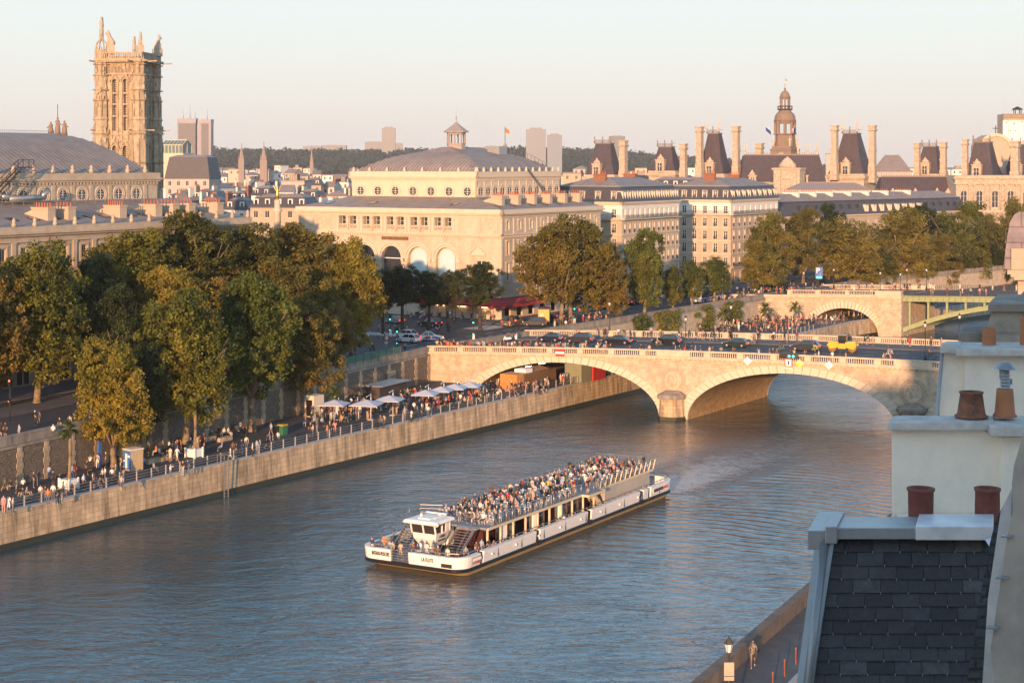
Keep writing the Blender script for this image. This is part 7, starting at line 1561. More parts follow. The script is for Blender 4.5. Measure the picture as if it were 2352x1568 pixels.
    mb = MB(); mb.bar((4.6,y0+1.4,.62),(4.6,y0+1.4,1.4),1.2,.9); mb.box(6.2,7.2,y0+.3,y1-.3,.97,3.2); mb.build('pedestal', wh, w)
boat()
# chairs and passengers on the upper deck
cm = MB(); cm.box(-.22,.22,-.22,.22,.42,.46)
for a in (-.2,.2):
    for b in (-.2,.2): cm.bar((a,b,0),(a,b,.43 if b < 0 else .9),.035,.035)
cm.box(-.22,.22,.18,.21,.84,.9); cm.box(-.22,.22,.18,.21,.52,.56)
for k in range(3): cm.bar((-.2+.13*k,.195,.56),(-.06+.13*k,.195,.85),.03,.03)
CH = cm.mesh('chair', M['white']); rows_ = 0; x = 7.6; face = BR-math.pi/2; Z1 = 3.45; pn = 0
ordn = lambda n: {1:'first',2:'second',3:'third',4:'fourth',5:'fifth',6:'sixth'}[n]
while x < 41.0:
    rows_ += 1
    for j, y in enumerate((1.5,2.1,2.7,3.3,4.7,5.3,5.9,6.5)):
        if 24 < x < 28.4 and j < 2: continue
        r_ = prg.random(); q = bp(x+prg.uniform(-.08,.08), y+prg.uniform(-.06,.06), Z1)
        where = '%s boat row from wheelhouse, %s seat from near rail' % (W_(rows_), W_(j+1))
        if j in (0,3,4,7) and r_ < .9 or r_ < .25:
            c = link('chair', CH, None, q, face+prg.uniform(-.2,.2)); tag(c, 'white chair, '+where, 'chair', 'white chairs on the upper deck of the boat')
        if r_ < .76 and NP[0] < 232:
            f_ = face+prg.choice([0,0,0,.8,1.4,-.5])+prg.uniform(-.3,.3); person(q-Vector((bx_.x*.08,bx_.y*.08,0)), f_, 'sit', where, 'seated passengers on the upper deck')
        elif r_ > .93 or (x > 33 and r_ > .86): person(q, face+prg.uniform(-.5,1.6), prg.choice(['stand','photo','stand']), where, 'standing passengers on the upper deck')
    x += 1.02
for k,(tt,yy,ps,rz) in enumerate([(.7,9.3,'stand',0),(.8,8.7,'sit',0),(.8,8.0,'sit',.2),(.9,7.6,'stand',.4),(1.3,7.3,'sit',0),(.7,7.2,'stand',0),(.4,6.2,'stand',.3),(1.0,5.3,'photo',0),(.9,4.8,'stand',.2),(1.4,4.2,'stand',3.2),(1.7,3.8,'sit',.4),(.9,3.2,'sit',0),(.7,2.7,'stand',.2),(1.0,2.3,'sit',.5),(.8,1.8,'stand',0),(1.3,1.2,'sit',.3),(2.3,.9,'stand',.8),(2.8,1.4,'sit',.5),(4.3,1.0,'stand',1.2),(5.2,1.0,'stand',.9),(6.1,.8,'stand',1.0),(7.0,.8,'sit',1.2),(8.6,.7,'sit',.8),(15.3,.6,'sit',.9),(16.0,.7,'sit',1.1),(19.5,.7,'sit',1.0),(20.3,.7,'sit',.8),(25.4,.7,'stand',1),(2.0,8.9,'stand',.5),(26.3,.9,'photo',1.2)]):
    zz = .97 if k != 27 and k != 29 else Z1
    person(bp(tt,yy,zz), face+rz, ps, '%s on the boat %s, %s going right' % (PVERB[ps], 'bow' if tt < 3.2 else 'side walkway' if zz < 2 else 'side balcony', W_(k+1)), 'passengers on the lower deck')
# ================================================================ quay promenade
def qperson(xp, yp, pose='stand', face_=None, where='', z=QZ, **kw):
    q = gz(xp, yp, z); person(q, prg.uniform(0,6.28) if face_ is None else face_, pose, where, 'people on the riverside promenade', **kw)
spots = [(8,1178,'stand','pink'),(20,1176,'stand','white'),(30,1180,'stand','white'),(15,1098,'stand','pale blue'),(44,1104,'stand','pink'),(10,1128,'walk','dark green'),(77,1120,'stand','black'),(88,1115,'stand','navy'),(113,1104,'stand','pale blue'),(122,1116,'stand','black'),(117,1072,'stand','white'),(107,1080,'stand','red'),(82,1078,'stand','navy'),(38,1132,'stand','grey'),(52,1138,'floor','black'),(62,1137,'floor','grey'),(93,1150,'stand','white'),(104,1152,'stand','brown'),(110,1160,'stand','orange'),(122,1150,'stand','white'),(134,1158,'stand','black'),(143,1155,'stand','dark green'),(146,1140,'walk','white'),(137,1122,'stand','navy'),
 (192,1126,'stand','white'),(213,1118,'stand','cream'),(218,1122,'stand','navy'),(231,1120,'stand','black'),(241,1108,'stand','white'),(257,1110,'stand','white'),(275,1118,'stand','grey'),(279,1128,'walk','beige'),(201,1090,'stand','black'),(207,1080,'photo','white'),(187,1076,'floor','white'),(166,1100,'stand','pale blue'),(277,1092,'stand','beige'),(243,1072,'stand','brown'),(224,1076,'stand','beige'),
 (392,1099,'photo','white'),(420,1093,'stand','black'),(431,1090,'stand','navy'),(391,1060,'stand','cream'),(407,1060,'walk','white'),(325,1055,'stand','black'),(333,1052,'sit','navy'),(358,1045,'sit','orange'),(366,1050,'sit','white'),(374,1030,'stand','cream'),(388,1032,'sit','white'),(397,1030,'sit','brown'),(410,1032,'stand','black'),(416,1042,'stand','orange'),(435,1022,'sit','grey'),(441,1018,'sit','black'),(453,1030,'stand','beige'),(459,1030,'stand','black'),
 (488,1004,'sit','grey'),(502,1002,'sit','black'),(514,1002,'sit','cream'),(525,1002,'sit','cream'),(540,990,'sit','navy'),(552,988,'sit','white'),(529,1058,'walk','white'),(535,1048,'stand','brown'),(543,1050,'stand','black'),(555,1040,'stand','navy'),(566,1034,'stand','cream'),(580,1050,'stand','white'),(590,1042,'stand','pale blue'),(597,1042,'stand','grey'),
 (614,1030,'walk','navy'),(620,1028,'stand','pale blue'),(627,1026,'stand','grey'),(638,1022,'stand','white'),(713,1002,'stand','black'),(719,1004,'stand','white'),(727,1001,'stand','grey'),(752,1004,'stand','orange'),(758,994,'stand','beige'),(765,1004,'stand','black'),(769,998,'stand','pink'),(874,982,'stand','brown'),(882,980,'stand','beige'),(929,966,'stand','grey'),(945,968,'stand','white'),(968,962,'stand','black'),(983,960,'stand','cream')]
for k,(a,b,ps,tp) in enumerate(spots):
    nr = 'by the railing' if b > 1085-(a-380)*.28+(-8 if a < 380 else 0) else 'by the retaining wall'
    zone = 'left of first palm' if a < 150 else 'past first palm' if a < 300 else 'past blue box' if a < 450 else 'before the terrace' if a < 660 else 'along the terrace'
    qperson(a,b,ps,None,'%s, %s, %s rightwards' % (PVERB[ps], zone, W_(k+1)), top=tp, z=QZ if ps != 'sit' else QZ+.02)
# upper street people, left
for k,(a,b,ps,tp) in enumerate([(207,962,'stand','beige'),(226,966,'stand','white'),(252,958,'stand','pale blue'),(266,958,'stand','brown'),(80,980,'stand','black'),(88,978,'stand','grey'),(137,997,'stand','black'),(160,990,'walk','beige'),(122,1003,'sit','white'),(213,975,'sit','grey'),(3,1005,'walk','black'),(12,1008,'stand','black'),(44,1012,'stand','pale blue')]):
    person(gz(a,b-3,8.13), prg.uniform(0,6.28), ps, '%s behind the upper left parapet, %s there' % (PVERB[ps], W_(k+1)), 'people on the upper quay pavement', top=tp)
# ================================================================ bridge people (crowd) and vehicles
def binv(X, Y): # bridge u,v
    dx, dy = X-24, Y-252.5; det = .922*.852+.387*.524; return (dx*.852-dy*.524)/det, (.922*dy+.387*dx)/det
def bgz(x, y, dz=-1.14):
    z = 9.2
    for _ in range(5): q = gz(x,y,z); u, v = binv(q.x,q.y); z = bzt(u)+dz
    return Vector((q.x,q.y,z)), u, v
BDIR = math.atan2(.387,-.922)
# people at the near parapet of the bridge
kk = 0; lim = 300-NP[0]
for xp in [1000,1008,1022,1030,1038,1052,1060,1070,1088,1095,1108,1128,1133,1150,1158,1166,1172,1185,1199,1205,1211,1222,1232,1240,1261,1272,1282,1298,1310,1326,1340,1366,1385,1396,1440,1466,1476,1486,1545,1552,1566,1580,1592,1600,1620,1628,1650,1678,1735,1760,1768,1776,1810,1818,1842,1868,1876,1905,1921,1938,2022,2026,2038]:
    u = None; k_ = (xp-CX)/F; Yn = 262.6/(1+.42*k_); q = Vector((k_*Yn,Yn,0)); u, v = binv(q.x,q.y); v = prg.uniform(.75,1.5); w_ = bpt(u,v,bzt(u)-1.0); ps = prg.choice(['stand','stand','lean','photo','stand']); kk += 1
    if kk % 2 and NP[0] < 299: person(Vector(w_), BDIR+math.pi/2+prg.uniform(-1,1)+math.pi, ps, '%s at near bridge parapet, %s from left' % (PVERB[ps], W_(kk)), 'people along the near bridge parapet')
    else: CW.add(w_, prg.uniform(0,6.28), ps)
for xp in list(np.linspace(1300,2140,60))+[1366,1372,1404,1410,1482,1610,1612,1620,1722,1736,1750,1812,1816,1962,1972]:
    k_ = (xp+prg.uniform(-9,9)-CX)/F; v = prg.uniform(24.2,28.8); Yn = 288/(1+.42*k_); u, _ = binv(k_*Yn,Yn)
    if prg.random() < .45: CW.add(bpt(u,v,bzt(u)-1.0), prg.uniform(0,6.28), prg.choice(['stand','walk','lean']))
for i in range(26):
    f = prg.random(); xp = -10+f*680; q = gz(xp, 1150-xp*.235+prg.uniform(-30,34)+(-8 if xp > 300 else 6), QZ); a_, b_ = interp(WALL,q.y), interp(EDGE,q.y)
    if a_+.8 < q.x < b_-.9: CW.add((q.x,q.y,QZ), prg.uniform(0,6.28), prg.choice(['stand','stand','walk','sit','floor']))
for i in range(75):
    xp = 985+prg.random()**1.5*420; k_ = (xp-CX)/F; Yn = 262.6/(1+.42*k_); u, v = binv(k_*Yn,Yn); CW.add(bpt(u,prg.uniform(.7,2.8),bzt(u)-1.0), prg.uniform(0,6.28), prg.choice(['stand','stand','lean','photo']))
# terrace crowd
mbk = [(700,790,935,985),(770,960,905,975),(930,1110,893,960),(1060,1180,893,940)]
for i in range(330):
    f = prg.random(); f = f**.85; xp = 700+f*560; lo = 962-(xp-700)*.125; hi = 985-(xp-700)*.145; yp = prg.uniform(lo-18,hi); q = gz(xp,yp,QZ); wx = interp(WALL,q.y)
    if wx is None or q.x < wx+1.2: continue
    CW.add((q.x,q.y,QZ), prg.uniform(0,6.28), prg.choices(['sit','stand','photo','lean'],[6,4,1,1])[0])
for i in range(60):
    xp = prg.uniform(1180,1400); q = gz(xp, 905-(xp-1180)*.17+prg.uniform(-8,4), QZ); CW.add((q.x,q.y,QZ), prg.uniform(0,6.28), 'stand') if q.x < interp(EDGE,q.y)-1.2 and q.x > interp(WALL,q.y)+1 else None
for i in range(260):                      # quay beyond the bridge
    Yp = prg.uniform(345,372) if i < 190 else prg.uniform(376,420); a, b = interp(WALL,Yp), interp(EDGE,Yp); xx = prg.uniform(a+1.5,b-1.0); CW.add((xx,Yp,QZ), prg.uniform(0,6.28), prg.choice(['sit','stand','stand']))
for i in range(90):                       # far bridge and its approach, quay street beyond
    u = prg.uniform(-22,60); v = prg.choice([.9,1.6,17.5,18.8]); q = b2pt(u,v,8.95); CW.add(q, prg.uniform(0,6.28), prg.choice(['stand','walk']))
for i in range(45): q = P(prg.uniform(205,262),prg.uniform(21,24),8.13); CW.add(q, prg.uniform(0,6.28), prg.choice(['stand','walk','sit']))
for i in range(34): q = P(prg.uniform(153,158),prg.uniform(42,60),8.13); CW.add(q, prg.uniform(0,6.28), prg.choice(['sit','sit','stand']))
for i in range(40): q = P(prg.uniform(150,170),prg.uniform(22,27),8.0); CW.add(q, prg.uniform(0,6.28), 'stand')
# ---------------------------------------------------------------- vehicles
tyre = mat('tyre',(.02,.02,.02),.85); rim = mat('alloy_rim',(.45,.45,.46),.3,metal=.7); cgl = mat('car_glass',(.02,.025,.03),.06,spec=.9); plate_m = mat('plate',(.6,.6,.55),.5); tail_m = mat('tail_lamp',(.45,.02,.01),.3,emis=(1,.05,.02,1.5)); head_m = mat('head_lamp',(.7,.7,.68),.15)
_carproto = {}
def car(loc, rz, kind, color, label, group='cars in the street'):
    key = (kind, color)
    if key in _carproto: c = copy_tree(_carproto[key]); c.location = loc; c.rotation_euler = (0,0,rz); return tag(c, label, None, group)
    L, W, H, hood, rear = dict(hatch=(4.0,1.74,1.46,1.0,.35),suv=(4.5,1.86,1.66,1.1,.3),sedan=(4.8,1.84,1.42,1.25,.85),van=(4.9,1.95,1.95,.7,.1),classic=(3.8,1.48,1.55,1.25,.55))[kind]
    cols = dict(black=(.012,.012,.014),dark=(.03,.032,.036),white=(.70,.70,.69),grey=(.22,.22,.22),bronze=(.12,.085,.05),blue=(.012,.020,.040),green=(.012,.028,.024))
    t = thing('parked_car' if group and 'parked' in group else 'car', label, 'car', loc, rz, group); _carproto[key] = t
    pm = mat('paint_'+color, cols[color], .22, cols[color], spec=.7); a, b = L/2, W/2; hb = H*.60
    prof = [(-a,.32),(-a+.02,.62),(-a+.12,hb-.06),(-a+.5,hb),(a-hood,hb+.02),(a-.25,hb-.14),(a-.03,hb-.30),(a,.40),(a-.12,.24),(-a+.1,.24)]
    mb = MB(); ys = [(-b,.93),(-b+.10,1),(b-.10,1),(b,.93)]; mb.loft([[(x*(.985 if s_ < 1 else 1),y,.24+(z-.24)*s_ if s_ == 1 else .28+(z-.28)*s_) for x,z in prof] for y,s_ in ys],0,True,False)
    for sx in (-1,1):
        for sy in (-1,1): pass
    mb.build('body', pm, t)
    g0, g1, g2, g3 = -a+.08, -a+.08+rear+.25, a-hood-.75, a-hood+.05
    if kind == 'sedan': g0 = -a+.55; g1 = -a+1.25
    mb = MB(); q = lambda x,z,w_: [(x,-w_,z),(x,w_,z)]
    gv = [(g0,-b+.10,hb-.04),(g3,-b+.10,hb-.04),(g3,b-.10,hb-.04),(g0,b-.10,hb-.04),(g1,-b+.26,H-.06),(g2,-b+.26,H-.06),(g2,b-.26,H-.06),(g1,b-.26,H-.06)]
    mb.add(gv,[(0,1,5,4),(1,2,6,5),(2,3,7,6),(3,0,4,7),(4,5,6,7)]); mb.build('windows', cgl, t)
    mb = MB(); mb.loft([[(g1-.04,-b+.25,H-.07),(g2+.05,-b+.25,H-.07),(g2+.05,b-.25,H-.07),(g1-.04,b-.25,H-.07)],[(g1+.08,-b+.34,H),(g2-.1,-b+.34,H),(g2-.1,b-.34,H),(g1+.08,b-.34,H)]])
    for s_ in (-1,1):
        for (x0,x1) in ((g0,g1),(g3,g2)): mb.bar((x0,s_*(b-.10),hb-.04),(x1,s_*(b-.26),H-.06),.07,.07)
        xm = (g1+g2)/2; mb.bar((xm,s_*(b-.11),hb-.04),(xm,s_*(b-.26),H-.06),.08,.05)
        mb.bar((g3-.2,s_*b,hb+.05),(g3-.2,s_*(b+.16),hb+.08),.1,.12)
    mb.build('roof', pm, t)
    for sx in (-a+.78, a-.82):
        for s_ in (-1,1):
            mb = MB(); y = s_*(b-.10); mb.tube((sx,y-.11*s_,.33),(sx,y+.12*s_,.33),.335,n=16); w_ = mb.build('wheel', tyre, t); mb = MB(); mb.tube((sx,y+.115*s_,.33),(sx,y+.135*s_,.33),.21,n=10); mb.build('rim', rim, w_)
    for s_ in (-1,1):
        mb = MB(); mb.box(a-.16,a+.005,s_*(b-.45),s_*(b-.08),hb-.32,hb-.20); mb.build('headlight', head_m, t); mb = MB(); mb.box(-a-.012,-a+.18,s_*(b-.34),s_*(b-.06),hb-.26,hb-.08); mb.build('taillight', tail_m, t)
    mb = MB(); mb.box(-a-.02,-a+.04,-.26,.26,.48,.6); mb.build('number_plate', plate_m, t)
    if kind == 'classic':
        for x,c3 in ((-.6,(.45,.03,.04)),(.55,(.05,.12,.42))):
            mb = MB(); mb.box(x-.5,x+.35,-b-.012,b+.012,.36,.82); mb.build('painted_panel', mat('panel',c3,.4), t)
        mb = MB(); 
        for k in range(4): mb.bar((-1.0+k*.3,-.5,H+.12),(-1.0+k*.3,.5,H+.12),.04,.04)
        for s_ in (-.5,.5): mb.bar((-1.1,s_,H+.12),(0,s_,H+.12),.04,.04); mb.bar((-1,s_,H-.02),(-1,s_,H+.12),.04,.04)
        mb.build('roof_rack', M['steel'], t)
    return t
gB = 'cars driving across the stone bridge'
for xp,yp,kd,co,l in ((1263,784,'hatch','blue','dark blue hatchback, leftmost of the cars on the bridge'),(1331,787,'suv','dark','dark grey crossover, second car from left on the bridge'),(1417,790,'sedan','black','black saloon car, third from left on the bridge'),(1531,791,'suv','black','black four-wheel drive, fourth car from left on the bridge'),(1689,797,'hatch','green','dark green hatchback between the lamps, fifth car on the bridge'),(1850,805,'suv','dark','dark estate directly left of the yellow road roller')):
    q,u,v = bgz(xp,yp); car(q, BDIR, kd, co, l, gB)
gS = 'cars on the square'; A0 = ROT
for xp,yp,kd,co,l,rz in ((938,786,'hatch','white','nearer white hatchback on the square, braking',R(150)),(932,776,'hatch','white','farther white hatchback half hidden behind the other',R(150)),(991,782,'classic','white','white rounded classic car with red and blue painted sides and roof rack',R(8)),(988,750,'suv','black','black estate car leaving the square with red tail lights',R(140)),(906,742,'hatch','grey','silver hatchback half hidden by the golden tree',R(140)),(1176,749,'van','bronze','bronze van driving away beside the red awning',R(60)),(1228,748,'suv','dark','dark estate car right of the bronze van',R(180)),(1262,738,'hatch','dark','dark hatchback behind the pale tree trunks',R(20)),
    (1300,733,'suv','dark','dark car half hidden behind the pale trunk',R(60)),(1348,716,'hatch','grey','grey car under the russet trees',ROT),(1381,712,'suv','black','black car under the right russet tree',ROT),(1404,708,'hatch','grey','silver car beyond the russet trees',ROT)):
    car(gz(xp,yp,8.0), rz, kd, co, l, gS)
for k,(xp,yp,co,kd) in enumerate(((1454,700,'black','suv'),(1478,696,'dark','hatch'),(1502,692,'black','suv'),(1548,686,'dark','suv'),(1566,684,'black','hatch'),(1600,677,'grey','hatch'))):
    car(gz(xp,yp,8.0), ROT+.05, kd, co, '%s car, %s from left in the line along the quay street' % (co,W_(k+1)), 'parked cars along the quay street')
car(gz(1522,688,8.0), ROT, 'van', 'white', 'white van standing among the dark cars of the quay street', gS)
for u,v,kd,co,l,rz in ((3,8,'sedan','dark','dark saloon on the far bridge above the stone arch',R(173)),(52,7,'suv','dark','dark estate on the far bridge above the iron span',R(173)),(69,7,'suv','black','black car near the right edge on the far bridge',R(173)),(-12,9,'suv','black','black car with red lights at the left approach of the far bridge',R(120)),(-7,12,'hatch','dark','dark hatchback queuing at the far bridge approach',R(120))):
    q = b2pt(u,v,8.95); car(Vector(q), rz, kd, co, l, 'cars on the far bridge')
def bus():
    t = thing('city_bus','white and dark city bus with blue side standing behind the bus shelter','bus',gz(1624,692,8.0),ROT+.03); mb = MB(); mb.box(-6,6,-1.25,1.25,.35,1.1); mb.box(-6,6,-1.25,1.25,2.75,3.0); mb.box(-6,-5.7,-1.25,1.25,1.1,2.75); mb.box(5.7,6,-1.25,1.25,1.1,2.75); mb.box(-3,4,-.8,.8,3.0,3.25); mb.build('body', M['white'], t)
    mb = MB(); mb.box(-5.7,5.7,-1.24,1.24,1.1,2.75); mb.box(-6.02,-5.9,-1.0,1.0,1.3,2.5); mb.build('windows', cgl, t); mb = MB(); mb.box(-6.03,-5.98,-1.2,1.2,2.55,2.85); mb.box(-6.02,2,-1.27,-1.24,.4,1.0); mb.build('blue_panel', M['blue'], t)
    for x in (-4,3.6):
        for y in (-1.2,1.2): mb = MB(); mb.tube((x,y-.1,.48),(x,y+.1,.48),.48,n=14); mb.build('wheel', tyre, t)
bus()
def truck():
    t = thing('advert_truck','purple box truck with a yellow and cream poster on its tail','truck',gz(1250,744,8.0),ROT+.5); mb = MB(); mb.box(-2.8,2.2,-1.1,1.1,.7,3.1); mb.build('box', mat('purple_paint',(.09,.03,.10),.5), t); mb = MB(); mb.loft([[(2.25,-1,.5),(2.25,1,.5),(2.25,1,2.3),(2.25,-1,2.3)],[(3.9,-1,.5),(3.9,1,.5),(3.5,1,1.5),(3.5,-1,1.5)]]); mb.build('cab', M['white'], t)
    mb = MB(); mb.box(-2.84,-2.80,-1.0,1.0,.9,2.9); mb.build('poster', mat('poster_yellow',(.60,.40,.06),.6), t); mb = MB(); mb.lathe([(.55,0),(.55,.02)],(0,0,0),14); mb.v = [(-2.86-z,y+.3,x+1.8) for x,y,z in mb.v]; mb.build('poster_disc', mat('poster_cream',(.65,.55,.4),.6), t)
    for x in (-1.8,2.9):
        for y in (-1,1): mb = MB(); mb.tube((x,y-.1,.42),(x,y+.1,.42),.42,n=12); mb.build('wheel', tyre, t)
truck()
def roller():
    q,u,v = bgz(1936,808); t = thing('road_roller','yellow tandem road roller with black cab parked on the bridge','road roller',q,BDIR+math.pi); t.scale = (.86,.86,.9)
    for x in (-1.75,1.75):
        mb = MB(); mb.tube((x,-1.0,.68),(x,1.0,.68),.68,n=22); mb.tube((x,-1.02,.68),(x,1.02,.68),.3,n=12); mb.build('drum', mat('dirty_drum',(.34,.20,.07),.5,(.2,.12,.06),3,.8), t)
        mb = MB(); s_ = 1 if x > 0 else -1
        for y in (-1.08,1.08): mb.loft([[(x-s_*1.1,y-.06,.9),(x-s_*1.1,y-.06,1.6),(x+s_*.5,y-.06,1.75),(x+s_*.85,y-.06,1.2),(x+s_*.3,y-.06,.55)],[(x-s_*1.1,y+.06,.9),(x-s_*1.1,y+.06,1.6),(x+s_*.5,y+.06,1.75),(x+s_*.85,y+.06,1.2),(x+s_*.3,y+.06,.55)]])
        mb.loft([[(x-s_*1.15,-1.0,1.3),(x-s_*1.15,1.0,1.3),(x-s_*1.15,1.0,1.75),(x-s_*1.15,-1.0,1.75)],[(x+s_*.7,-.95,1.42),(x+s_*.7,.95,1.42),(x+s_*.6,.9,1.9),(x+s_*.6,-.9,1.9)]]); mb.build('drum_frame', M['yellow'], t)
    mb = MB(); mb.box(-.75,.65,-.75,.75,.6,1.5); mb.build('chassis', M['yellow'], t); mb = MB(); mb.loft([[(-.8,-.75,1.5),(.7,-.75,1.5),(.7,.75,1.5),(-.8,.75,1.5)],[(-.6,-.7,2.75),(.7,-.7,2.75),(.7,.7,2.75),(-.6,.7,2.75)]]); c = mb.build('cab', cgl, t)
    mb = MB()
    for x in (-.7,.7):
        for y in (-.73,.73): mb.bar((x,y,1.5),(x*.95,y*.96,2.8),.1,.1)
    mb.box(-.85,.9,-.85,.85,2.75,2.95); mb.build('cab_frame', M['black'], c); mb = MB(); mb.box(-.85,.9,-.87,.87,2.87,2.93); mb.build('cab_roof', M['yellow'], c)
roller()
def bike(loc, rz, col, label, rider=True, motor=False):
    t = thing('motorcycle' if motor else 'bicycle', label, 'motorcycle' if motor else 'bicycle', loc, rz); r = .3 if motor else .34; a = .68 if motor else .53
    for x in (-a,a):
        mb = MB()
        for k in range(16):
            p = [(x+q*math.cos(a_),w_,r+q*math.sin(a_)) for a_ in (2*math.pi*k/16,) for q,w_ in ((r-.05 if not motor else .15,-.03),(r,-.03),(r,.03),(r-.05 if not motor else .15,.03))]; p2 = [(x+q*math.cos(a_),w_,r+q*math.sin(a_)) for a_ in (2*math.pi*(k+1)/16,) for q,w_ in ((r-.05 if not motor else .15,-.03),(r,-.03),(r,.03),(r-.05 if not motor else .15,.03))]; mb.loft([p,p2],0,False)
        if not motor:
            for k in range(6): a_ = math.pi*k/6; mb.bar((x+(r-.05)*math.cos(a_),0,r+(r-.05)*math.sin(a_)),(x-(r-.05)*math.cos(a_),0,r-(r-.05)*math.sin(a_)),.01,.01)
        mb.build('wheel', tyre, t)
    mb = MB(); w_ = .04
    if motor: mb.loft([[(-.75,-.14,.6),(-.75,.14,.6),(-.75,.1,.85),(-.75,-.1,.85)],[(.1,-.18,.45),(.1,.18,.45),(.1,.14,.85),(.1,-.14,.85)],[(.45,-.15,.5),(.45,.15,.5),(.45,.1,1.0),(.45,-.1,1.0)]]); mb.bar((.68,0,.3),(.42,0,1.0),.09,.09); mb.bar((.42,-.32,1.02),(.42,.32,1.02),.04,.04)
    else:
        for p0,p1 in (((-a,0,r),(-.08,0,.32)),((-.08,0,.32),(-.2,0,.85)),((-.08,0,.32),(.38,0,.75)),((-.18,0,.75),(.38,0,.78)),((a,0,r),(.36,0,.95)),((-a,0,r),(-.18,0,.72)),((.34,-.25,.98),(.34,.25,.98))): mb.bar(p0,p1,w_,w_)
        mb.box(-.32,-.08,-.07,.07,.85,.9)
    mb.build('frame', col, t)
    if rider and NP[0] < 300:
        o = person(Vector(loc)+Vector((math.cos(rz)*-.2,math.sin(rz)*-.2,.40 if not motor else .36)), rz+math.pi/2, 'sit', 'riding the '+label[:60].split(' on ')[0].split(' ridden')[0], None)
    elif rider: CW.add(Vector(loc)+Vector((math.cos(rz)*-.2,math.sin(rz)*-.2,.40)), rz+math.pi/2, 'sit')
for xp,yp,l,c_,rz in ((1513,797,'pale green bicycle on the bridge before the fourth car',M['patina'],0),(1729,795,'lime bicycle behind the fifth car on the bridge',M['patina'],0),(1794,806,'green bicycle left of the dark estate on the bridge',M['patina'],0),(1872,808,'lime bicycle between the dark estate and the road roller',mat('lime_paint',(.25,.5,.06),.4),0),(2043,818,'white bicycle right of the road roller',M['white'],0),(2138,824,'dark bicycle beside the right bridge lamp',M['black'],0)):
    q,u,v = bgz(xp,yp); bike(q, BDIR+math.pi+rz, c_, l)
bike(gz(855,806,8.0),R(-60),M['black'],'black motorcycle ridden toward the camera on the left quay street',True,True); bike(gz(930,808,8.0),R(95),M['black'],'black motorcycle with red tail light behind the white hatchback',True,True); bike(gz(1165,786,8.0),R(160),M['white'],'white scooter entering the bridge',True,True); bike(gz(1020,790,8.0),R(30),M['black'],'dark bicycle near the corner of the bridge',True)
for xp,yp in ((815,990),(872,985),(950,968)): bike(gz(xp,yp,QZ),R(40),M['black'],'dark bicycle leaning by the terrace railing near the %s' % {815:'brown palm',872:'third parasol',950:'fourth parasol'}[xp],False)
CW.build()
# ================================================================ street furniture
def lamp(loc, h, label, m='iron', heads=1, group='street lamps', name='street_lamp'):
    t = thing(name, label, 'street lamp', loc, 0, group); mb = MB(); mb.lathe([(.24,0),(.26,.5),(.15,.7),(.12,1.2),(.07,1.4),(.055,h-1.0),(.09,h-.95),(.05,h-.85)],n=10)
    if heads == 2: mb.bar((-.9,0,h-.7),(.9,0,h-.7),.06,.06); mb.lathe([(.04,0),(.03,1.6)],(0,0,h-1),6)
    mb.build('post', M[m], t)
    for sx in ([0] if heads == 1 else [-.9,.9]):
        mb = MB(); mb.lathe([(.13,0),(.24,.45)],(sx,0,h-.85),6,smooth=False); g_ = mb.build('lantern_glass', M['lampglass'], t); mb = MB(); mb.lathe([(.28,0),(.26,.06),(.1,.28),(.03,.34),(.05,.4),(0.01,.48)],(sx,0,h-.40),6,smooth=False)
        for k in range(6): a = math.pi/3*k; mb.bar((sx+.13*math.cos(a),.13*math.sin(a),h-.85),(sx+.245*math.cos(a),.245*math.sin(a),h-.4),.02,.02)
        mb.build('lantern_cap', M[m], g_)
for xp,yb,yt,l in ((1575,800,724,'iron lamp post by the near parapet between the fourth and fifth cars'),(2125,829,737,'iron lamp post by the near parapet close to the white chimney')):
    q,u,v = bgz(xp,yb,-1.0); lamp(q,(yb-yt)*q.y/F,l)
for xp,yb,yt,l in ((1679,779,697,'iron lamp post at the far parapet of the stone bridge, middle'),(2204,796,719,'iron lamp post at the far parapet, right of the near one by the chimney'),(1400,764,690,'iron lamp post at the far parapet near the ivy wall')):
    q,u,v = bgz(xp,yb,-1.0); lamp(q,(yb-yt)*q.y/F,l)
for i,(xp,v,yt) in enumerate(((2022,.5,621),(2068,.5,624),(2083,19,614),(2128,19,614),(1846,.5,621),(1915,19,614))):
    k_ = (xp-CX)/F; u = (k_*(376+.83*v)-62.6-.56*v)/(.993+.119*k_); q = Vector(b2pt(u,v,9.0)); lamp(q,(q.y/F)*(CZ*0+HZ-yt)+CZ-9.0,'lamp post on the far bridge, %s' % ('first left of the pier','above the pier','first behind the pier','second behind the pier','leftmost near parapet','leftmost far side')[i],group='street lamps on the far bridge')
lamp(gz(985,762,8.0),7.2,'tall double headed street lamp on the square','iron',2)
q = Vector((11.75,92,6.99)); lamp(q,5.4,'brown old lantern post on the near pavement at the bottom',m='iron_brown'); sb = thing('street_sign','blank cream sign plate fixed on the old lantern post','sign',q+Vector((0,0,3.4))); mb = MB(); mb.box(-.27,.27,-.12,-.06,-.1,.62); mb.box(-.27,.27,-.12,-.06,-.36,-.14); mb.build('plate',M['tan_pl'],sb)
